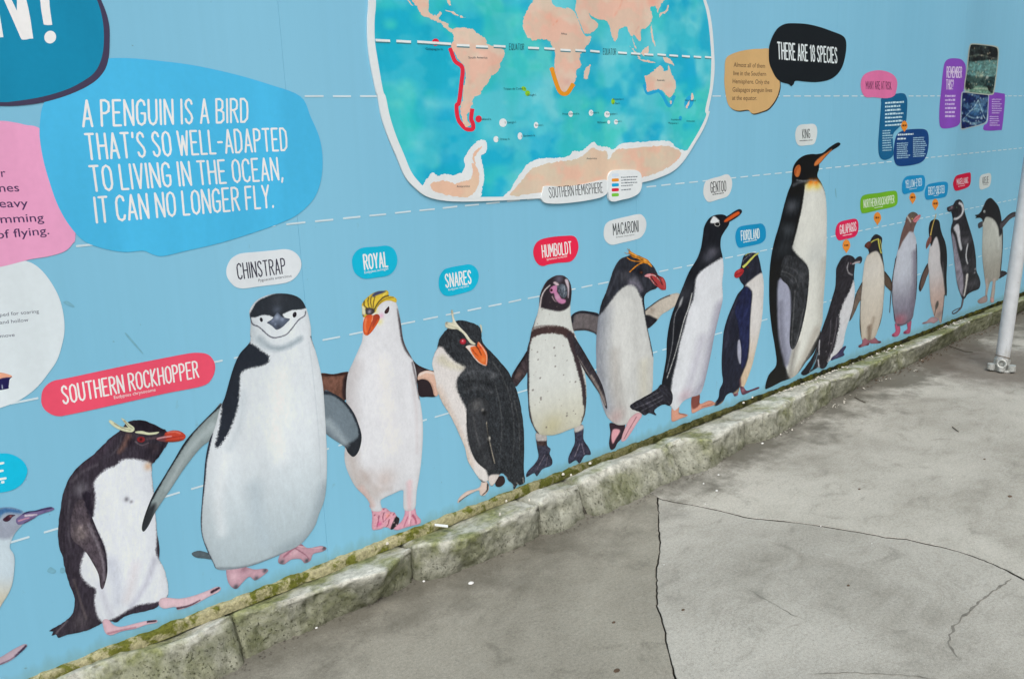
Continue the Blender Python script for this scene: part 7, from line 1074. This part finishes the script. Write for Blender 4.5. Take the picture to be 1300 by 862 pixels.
  {'k':'bars','n':'equator_line','c':(228,234,236),'c2':(70,130,140),'h':7.65,'dl':6,'segs':[[16704,19058,17279,19058],[17530,19063,18126,19059],[18387,19073,19844,19054],[20091,19025,20674,19027],[20963,19018,21534,19018],[21803,19057,22386,19053],[23524,19051,24090,19050],[24367,19059,24937,19052],[25241,19036,25815,19029],[26075,19053,26675,19040],[26935,19048,27496,19028],[28618,19035,29170,19024],[29437,19032,30042,19016],[30298,19017,30902,19006],[31185,19037,31760,19019],[32003,19020,32614,19008],[32893,19016,33471,19002],[33759,19016,34312,19000],[34596,19020,35099,19009]]},
  {'k':'text','t':'EQUATOR','f':[22567,18940,23306,18959,22577,19158],'c':(40,70,80),'w':0.09,'dl':5},
  {'k':'text','t':'EQUATOR','f':[27703,18925,28479,18937,27707,19160],'c':(40,70,80),'w':0.09,'dl':5},
  {'k':'body','c':(40,72,84),'h':7.63,'dl':7,'lines':[('Galapagos Is.',[18721,18817,19485,18827]),('South America',[20596,18582,21485,18605]),('Tristan da Cunha Is.',[22208,17511,23353,17531]),('Gough I.',[23416,17300,23891,17300]),('Africa',[25289,19598,25620,19602]),('Australia',[31145,17924,31674,17923]),('New Zealand',[33152,17067,33940,17052]),('Falkland Is.',[21035,16440,21572,16430]),('S. Georgia I.',[22212,16292,22798,16306]),('S. Orkney Is.',[21835,15690,22450,15691]),('S. Sandwich Is.',[23026,15782,23774,15781]),('Bouvet I.',[23789,16166,24222,16162]),('Antarctica',[19782,14085,20395,14060]),('Prince Edward Is.',[25283,16565,26255,16568]),('Crozet Is.',[26912,16598,27431,16597]),('Kerguelen I.',[27865,16535,28560,16531]),('McDonald I.',[27306,16201,27895,16196]),('Heard I.',[28399,16220,28823,16223]),('Amsterdam I.',[28278,17129,28981,17127]),('St Paul I.',[28276,16960,28714,16958]),('Auckland I.',[32156,16234,32891,16221]),('Macquarie I.',[31959,16091,32701,16064]),('Antipodes',[33272,16152,33899,16140]),('Antarctica',[26626,14772,27256,14749])],'bold':0.0},
 ]),
 dict(L=2, name='map_title', cat='map title', label='white title plate reading SOUTHERN HEMISPHERE at the bottom edge of the map', parts=[
  {'k':'board','n':'title_board','o':[[23997,13411,24068,13679,24242,13848,25336,13749,26563,13793,27672,13886,27949,13705,27909,13368,27488,13169,26548,13095,25317,13082,24449,13139,24105,13237]],'c':(222,228,230),'dl':0,'th':0.0092},
  {'k':'text','t':'SOUTHERN HEMISPHERE','f':[24441,13361,27577,13362,24393,13767],'c':(50,58,64),'w':0.078,'dl':1},
 ]),
 dict(L=2, name='map_legend', cat='map legend', label='white legend plate with orange, blue, red and green colour swatches at the map edge', parts=[
  {'k':'board','n':'legend_board','o':[[27909,13356,27882,13943,28025,14168,28379,14236,29189,14210,29695,14165,30022,13997,30106,13568,29946,13213,29459,13024,28725,12958,28187,12928,27949,13059]],'c':(222,228,230),'dl':0,'th':0.0112},
  {'k':'sheet','n':'colour_swatch','o':[[28129,14092,28244,14103,28484,14095,28564,14067,28563,13985,28483,13966,28225,13969,28128,13993]],'c':(206,220,232),'dl':1},
  {'k':'sheet','n':'colour_swatch','o':[[28127,13887,28242,13898,28482,13889,28562,13861,28561,13778,28481,13760,28223,13764,28126,13788]],'c':(226,146,52),'dl':1},
  {'k':'sheet','n':'colour_swatch','o':[[28125,13682,28240,13692,28480,13683,28560,13654,28560,13571,28479,13553,28221,13558,28123,13582]],'c':(30,164,214),'dl':1},
  {'k':'sheet','n':'colour_swatch','o':[[28122,13477,28237,13486,28478,13476,28558,13447,28558,13364,28477,13346,28218,13352,28121,13376]],'c':(212,44,70),'dl':1},
  {'k':'sheet','n':'colour_swatch','o':[[28120,13264,28235,13274,28476,13263,28556,13233,28556,13150,28475,13132,28216,13139,28118,13164]],'c':(120,194,70),'dl':1},
  {'k':'greek','c':(110,120,128),'h':4.43,'dl':1,'lines':[[28715,13893,29815,13864],[28714,13775,29703,13750],[28713,13656,29787,13624],[28712,13538,29480,13523],[28711,13359,29350,13351]]},
 ]),
]

# ================= printed penguins =================
for pi, P in enumerate(PENGUINS):
    allx = np.concatenate([dec(o) for q in P['parts'] for o in q['o']])
    cx = float((allx[:, 0].min()+allx[:, 0].max())/2)
    root = thing('penguin_picture', P['label'], 'penguin picture', (cx, depth(P['L']), float(allx[:, 1].min())), 'penguins printed along the mural')
    cell = P['cell']*.001; ax = P['ax']
    for qi, q in enumerate(P['parts']):
        pr = Print(); y = depth(P['L']+q['dl']+.15*(qi % 3))
        for oi, o in enumerate(q['o']):
            out = smooth_closed(dec(o), 4)
            if q['jag']:
                out = out+np.stack([vnoise(out[:, 0]*300, out[:, 1]*300, 5)-.5, vnoise(out[:, 0]*300, out[:, 1]*300, 8)-.5], 1)*q['jag']*.002
            small = min(np.ptp(out[:, 0])/ax, np.ptp(out[:, 1])) < cell*5
            V, F = fill(out, cell*(.7 if small else 1), ax)
            C = paint(V, q['c'], q['ops'], ax, out, q['e'], q['gr'])
            pr.add(V, F, y-oi*.00002, C)
        pr.build(q['n'], root, q.get('label'))

# ================= printed signs, bubbles and the map =================
rnd = random.Random(11)
for S in SIGNS:
    first = S['parts'][0]
    allx = np.concatenate([dec(o) for o in first['o']])
    root = thing(S['name'], S['label'], S['cat'], (float(allx[:, 0].mean()), depth(S['L']), float(allx[:, 1].min())), S.get('group'))
    lift = {'world_map': .006, 'map_title': .0092, 'map_legend': .0112}.get(S['name'], 0)
    for q in S['parts']:
        y = depth(S['L']+q.get('dl', 0))-lift-S['parts'].index(q)*.000004; pr = Print(); k = q['k']
        if k == 'board':
            out = smooth_closed(dec(q['o'][0]), 5); V, F = fill(out, 0, 1)
            yb = depth(S['L']); n = len(out); C = to_albedo(rgb(q['c']))
            V3 = [(v[0], yb-q['th'], v[1]) for v in V]+[(v[0], yb-q['th'], v[1]) for v in out]+[(v[0], yb, v[1]) for v in out]
            k0 = len(V); area = np.sum(out[:, 0]*np.roll(out[:, 1], -1)-np.roll(out[:, 0], -1)*out[:, 1])
            side = [[k0+i, k0+n+i, k0+n+(i+1) % n, k0+(i+1) % n] for i in range(n)]
            if area < 0: side = [f[::-1] for f in side]
            mesh_obj(q['n'], V3, F+side, PRINT, root, np.tile(C, (len(V3), 1)), label=q.get('label'))
            continue
        if k == 'sheet':
            for oi, o in enumerate(q['o']):
                out = dec(o) if q.get('sharp') else smooth_closed(dec(o), 5)
                if q['n'] in ('continent', 'ice_rim', 'island'):      # ragged coast
                    out = smooth_closed(out, 2)
                    out = out+np.stack([fbm(out[:, 0]*160, out[:, 1]*160, 5)-.5, fbm(out[:, 0]*160, out[:, 1]*160, 8)-.5], 1)*.011
                if q.get('cell'):
                    V, F = fill(out, q['cell']*.001, q['ax']); C = paint(V, q['c'], q['ops'], q['ax'], out)
                else:
                    V, F = fill(out, 0, 1); C = to_albedo(rgb(q['c']))
                pr = Print(); pr.add(V, F, y-oi*.000006, C); pr.build(q['n'], root, q.get('label'))
        elif k == 'text':
            lettering(pr, q['t'], q['f'], q['c'], q['w'], y); pr.build('lettering', root, q.get('label'))
        elif k == 'body':
            for t, base in q['lines']:
                pr = Print(); body_line(pr, t, base, q['c'], q['h'], y, q['bold']); pr.build('text_line', root)
        elif k == 'greek':
            for base in q['lines']: greek_line(pr, base, q['c'], q['h'], y, rnd)
            pr.build('small_text', root)['kind'] = 'stuff'
        elif k == 'bars':
            h = q['h']*.001
            for s_ in q['segs']:
                a, b_ = dec(s_); pr = Print()
                for dz, c, dy in ((0, q['c'], 0), (-h*.55, q['c2'], .00008)):
                    V = np.array([a+(0, dz-h/2), b_+(0, dz-h/2), b_+(0, dz+h/2), a+(0, dz+h/2)])
                    pr.add(V, [[0, 1, 2, 3]], y+dy, to_albedo(rgb(c)))
                pr.build(q['n'], root)

# ================= pole =================
def tube(p0, p1, r0, r1, n=32, rings=1, cap=True):
    p0, p1 = Vector(p0), Vector(p1); ax_ = (p1-p0).normalized()
    u_ = ax_.orthogonal().normalized(); v_ = ax_.cross(u_); V = []; F = []
    for i in range(rings+1):
        t = i/rings; c = p0.lerp(p1, t); r = r0+(r1-r0)*t
        for j in range(n):
            a = 2*math.pi*j/n; V.append(tuple(c+u_*math.cos(a)*r+v_*math.sin(a)*r))
    for i in range(rings):
        for j in range(n):
            F.append([i*n+j, i*n+(j+1) % n, (i+1)*n+(j+1) % n, (i+1)*n+j])
    if cap:
        k = len(V); V += V[:n]+V[rings*n:rings*n+n]
        F.append(list(range(k, k+n))[::-1]); F.append(list(range(k+n, k+2*n)))
    return V, F
def torus(c, axis, R, r, n=28, m=10):
    axis = Vector(axis).normalized(); u_ = axis.orthogonal().normalized(); v_ = axis.cross(u_); V = []; F = []
    for i in range(n):
        a = 2*math.pi*i/n; d = u_*math.cos(a)+v_*math.sin(a)
        for j in range(m):
            b_ = 2*math.pi*j/m; V.append(tuple(Vector(c)+d*(R+r*math.cos(b_))+axis*r*math.sin(b_)))
    for i in range(n):
        for j in range(m):
            F.append([i*m+j, i*m+(j+1) % m, ((i+1) % n)*m+(j+1) % m, ((i+1) % n)*m+j])
    return V, F
PAINT = flat_mat('white_painted_steel', (.54, .56, .575), .42, .4, var=.10, scale=14)
nt = PAINT.node_tree; b = nt.nodes['Principled BSDF']; src = b.inputs['Base Color'].links[0].from_socket
co = world_pos(nt); sep = nt.nodes.new('ShaderNodeSeparateXYZ'); nt.links.new(co, sep.inputs[0])
up_n = noise_tex(nt, scaled(nt, co, (1, 1, .35)), 26, 5, .7)
low_ = ramp(nt, mul(nt, mul(nt, up_n, .55), mul(nt, sep.outputs['Z'], .9), 'SUBTRACT'), [(.14, 0), (.30, .7)])
chip = ramp(nt, noise_tex(nt, co, 75, 3, .6), [(.70, 0), (.74, .8)])
c = mix(nt, low_, src, (.30, .27, .22)); c = mix(nt, chip, c, (.24, .18, .13))
nt.links.new(c, b.inputs['Base Color'])
GALV = flat_mat('galvanised_steel', (.50, .51, .48), .5, .5, metal=.35, var=.25, scale=45, bumpd=.001)
bx, by = POLE_FOOT
pole = thing('steel_pole', 'slightly leaning white painted steel pole bolted to the concrete beside the kerb, right edge', 'pole', (bx, by, 0))
top_ = Vector((bx+POLE_LEAN[0]*3.2, by+POLE_LEAN[1]*3.2, 3.2))
def smooth_mesh(name, VF, mat, parent, sm=True, **kw):
    o = mesh_obj(name, VF[0], VF[1], mat, parent, smooth=sm, **kw)
    if sm:
        for p_ in o.data.polygons:
            if len(p_.vertices) > 4: p_.use_smooth = False
    return o
base_ = Vector((bx, by, .055)); up_ = (top_-Vector((bx, by, 0))).normalized()
smooth_mesh('pole_shaft', tube(base_, top_, .0415, .0415, 40, 6), PAINT, pole)
smooth_mesh('collar', tube((bx, by, .010), base_+up_*.02, .047, .047, 36, 2), GALV, pole)
smooth_mesh('wire_tie', torus(base_+up_*.034, up_+Vector((.2, -.1, 0)), .044, .0022), flat_mat('rusty_wire', (.16, .12, .08), .8, .3, var=.3), pole)
view = Vector((-bx, -by, 0)).normalized(); side = Vector((-view.y, view.x, 0))
# flange: rounded lobed plate
out = []
for k in range(64):
    a = 2*math.pi*k/64; r = .062+.014*math.cos(3*a+.3)
    out.append((bx+r*math.cos(a), by+r*math.sin(a)))
V = [(x, y, .002) for x, y in out]+[(x, y, .011) for x, y in out]+[(bx+(x-bx)*.95, by+(y-by)*.95, .014) for x, y in out]
F = [[i, (i+1) % 64, 64+(i+1) % 64, 64+i] for i in range(64)]+[[64+i, 64+(i+1) % 64, 128+(i+1) % 64, 128+i] for i in range(64)]+[list(range(128, 192))]
mesh_obj('base_flange', V, F, GALV, pole)
for a in (-1, 0, 1, 2.6):
    if a == 2.6: c0 = Vector((bx, by, 0))-view*.055
    elif a == 0: continue
    else: c0 = Vector((bx, by, 0))+view*.040+side*a*.056
    nut = smooth_mesh('bolt_cap', tube(c0+Vector((0, 0, .012)), c0+Vector((0, 0, .048)), .0255, .024, 24, 2), GALV, pole)
    smooth_mesh('bolt_head', tube(c0+Vector((0, 0, .048)), c0+Vector((0, 0, .057)), .014, .012, 6, 1), GALV, nut, False)
c0 = Vector((bx, by, .058))+view*.062
smooth_mesh('eye_ring', torus(c0, view+Vector((0, 0, .25)), .024, .007), GALV, pole)
smooth_mesh('ring_lug', tube(Vector((bx, by, .012))+view*.064, Vector((bx, by, .036))+view*.064, .022, .019, 24, 1), GALV, pole)

# ================= litter =================
def blob(c, r, h, seed, n=9, el=1.3):
    V = [(c[0], c[1], c[2]+h)]; F = []
    for rr, hh in ((.6, .85), (1, .35), (1.02, 0)):
        for j in range(n):
            a = 2*math.pi*j/n; q = r*rr*(1+.22*noise.noise(Vector((math.cos(a)*1.3, math.sin(a)*1.3, seed))))
            V.append((c[0]+q*math.cos(a)*el, c[1]+q*math.sin(a), c[2]+h*hh))
    for j in range(n): F.append([0, 1+j, 1+(j+1) % n])
    for k in range(2):
        for j in range(n):
            a = 1+k*n+j; b_ = 1+k*n+(j+1) % n; F.append([a, a+n, b_+n, b_])
    return V, F
WHITE = flat_mat('white_bird_lime', (.78, .78, .75), .8, .2, var=.05)
PETAL = flat_mat('fallen_white_petal', (.66, .62, .54), .7, .3, var=.12, scale=50)
LEAF = flat_mat('dead_brown_leaf', (.11, .075, .05), .8, .2, var=.4, scale=40)
TWIG = flat_mat('dark_twig', (.10, .085, .065), .9, .1)
where = ['largest white speck, on the slab left of the long crack', 'white speck at the kerb foot beside the stone with the notch', 'white speck by the second pale stone foot', 'white speck near the kerb foot, right of where the cracks meet', 'white crumb in the notch of the kerb', 'white crumb in front of the notch of the kerb', 'tiny white crumb just left of the notch', 'tiny white speck alone on the open slab, far left of the pole', 'tiny white grain on the curving crack near its start', 'tiny white grain on the curving crack at its middle', 'tiny white grain just below the curving crack', 'small white grain at the kerb foot, nearest the bottom left corner']
for i, (x, y, r) in enumerate(GROUND_BITS):
    V, F = blob((x, y, .0005), r*.62 if i == 0 else r*.75, .004, i)
    o = mesh_obj('white_speck', V, F, WHITE, smooth=True, origin=(x, y, 0))
    o['label'] = where[i]
    o['category'] = 'litter speck'; o['group'] = 'white specks on the concrete'
PET = ['white petal on the kerb below the left foot of the royal penguin', 'white petal on the kerb below the tail of the snares penguin', 'white petal on the kerb right of the tail of the snares penguin',
       'left petal of a close pair on the kerb below the humboldt penguin', 'right petal of a close pair on the kerb below the humboldt penguin', 'larger white petal on the kerb under the right foot of the humboldt penguin',
       'white petal on the kerb below the fiordland penguin, left of the joint', 'white petal on the kerb below the fiordland penguin, right of the joint', 'white petal on the kerb edge below the snares penguin']
for i, (x, y, r) in enumerate(KERB_BITS):
    V, F = blob((x, y, .150), r*.9, .009, i+20)
    o = mesh_obj('white_petal', V, F, PETAL, smooth=True, origin=(x, y, .15))
    o['label'] = PET[i]; o['category'] = 'petal'; o['group'] = 'single petals on the kerb'
P = PAPER; x0 = min(p_[0] for p_ in P); V = []
cxy = np.mean(np.array(P), 0)
V = [(p_[0], p_[1], z) for z in (.156, .1585) for p_ in P]
mesh_obj('paper_scrap', V, [[0, 1, 2, 3], [7, 6, 5, 4], [0, 4, 5, 1], [1, 5, 6, 2], [2, 6, 7, 3], [3, 7, 4, 0]], WHITE, origin=(cxy[0], cxy[1], .156))
o = bpy.data.objects['paper_scrap']; o['label'] = 'thin white paper scrap lying on the kerb below the royal penguin'; o['category'] = 'paper scrap'
lbl = ['tiny dark red leaf bit above the curving crack', 'dark leaf bit on the far concrete below the pole, left one', 'dark leaf bit near the right edge of the concrete', 'dark crumb on the left slab near the bottom', 'dark pellet at the bottom left of the long crack', 'dark crumb just left of the long crack', 'dark speck in the middle slab']
for i, (x, y) in enumerate(LEAVES):
    r = .006 if i not in (2, 4) else .010
    V, F = blob((x, y, .0005), r*.8, .003, i+40, 7, 1.5)
    o = mesh_obj('leaf_fragment', V, F, LEAF, smooth=True, origin=(x, y, 0)); o['label'] = lbl[i]; o['category'] = 'leaf bit'
for i, T in enumerate(TWIGS):
    p_ = [Vector((a, b_, .005)) for a, b_ in T]; V = []; F = []
    for a, b_ in zip(p_[:-1], p_[1:]):
        v_, f_ = tube(a, b_, .0028, .002, 6); k = len(V); V += v_; F += [[q+k for q in f] for f in f_]
    o = mesh_obj('twig', V, F, TWIG, smooth=True, origin=tuple(p_[0]))
    o['label'] = ['dark twig lying at the kerb foot beside the stone joint', 'short dark twig on the open concrete left of the pole', 'dark bent twig on the concrete near the pole'][i]; o['category'] = 'twig'

def scatter(name, label, spots, n, spread, z, mat, size, seed, cat):
    rr = random.Random(seed); V = []; F = []
    for _ in range(n):
        s_ = rr.choice(spots); x = s_[0]+rr.gauss(0, spread[0]); y = s_[1]+rr.gauss(0, spread[1])
        y = min(y, 2.50)
        a = rr.uniform(0, 6.28); r = size*rr.uniform(.5, 1.25); k = len(V); tx, ty = rr.uniform(-.5, .5), rr.uniform(-.5, .5)
        zz = z+rr.uniform(0, .003) if z < .1 else .122+.026*min(1, max(0, (2.56-y)/.13))+rr.uniform(0, .006)
        for t in range(5):
            q = a+t*6.283/5; dx, dy = math.cos(q)*r, math.sin(q)*r*.6
            V.append((x+dx*math.cos(a)-dy*math.sin(a), y+dx*math.sin(a)+dy*math.cos(a), zz+r*.5+(dx*tx+dy*ty)))
        V.append((x, y, zz+r*.25))
        for t in range(5): F.append([k+t, k+(t+1) % 5, k+5])
    o = mesh_obj(name, V, F, mat); o['kind'] = 'stuff'; o['label'] = label; o['category'] = cat
    return o
scatter('petal_litter', 'drift of small white petals on the far kerb stones under the penguins', PETALS_TOP, 210, (.05, .022), .150, PETAL, .0085, 3, 'petals')
scatter('petal_crumbs', 'white petals gathered along the foot of the far kerb stones', PETALS_FOOT, 55, (.04, .012), .001, PETAL, .006, 5, 'petals')
foot_line = [(x, foot_y(x)-.03) for x in np.arange(5.0, 8.5, .05)]
scatter('leaf_litter', 'brown crumbled leaves along the foot of the far mossy kerb stones', foot_line, 330, (.05, .03), .001, LEAF, .008, 7, 'leaf litter')
near_line = [(x, foot_y(x)-.008) for x in np.arange(.6, 5.0, .04)]
scatter('grit', 'grey grit crumbs along the kerb foot', near_line, 420, (.03, .009), .0, flat_mat('grit_grey', (.16, .145, .12), .9, .1, var=.5, scale=120), .0045, 8, 'grit')
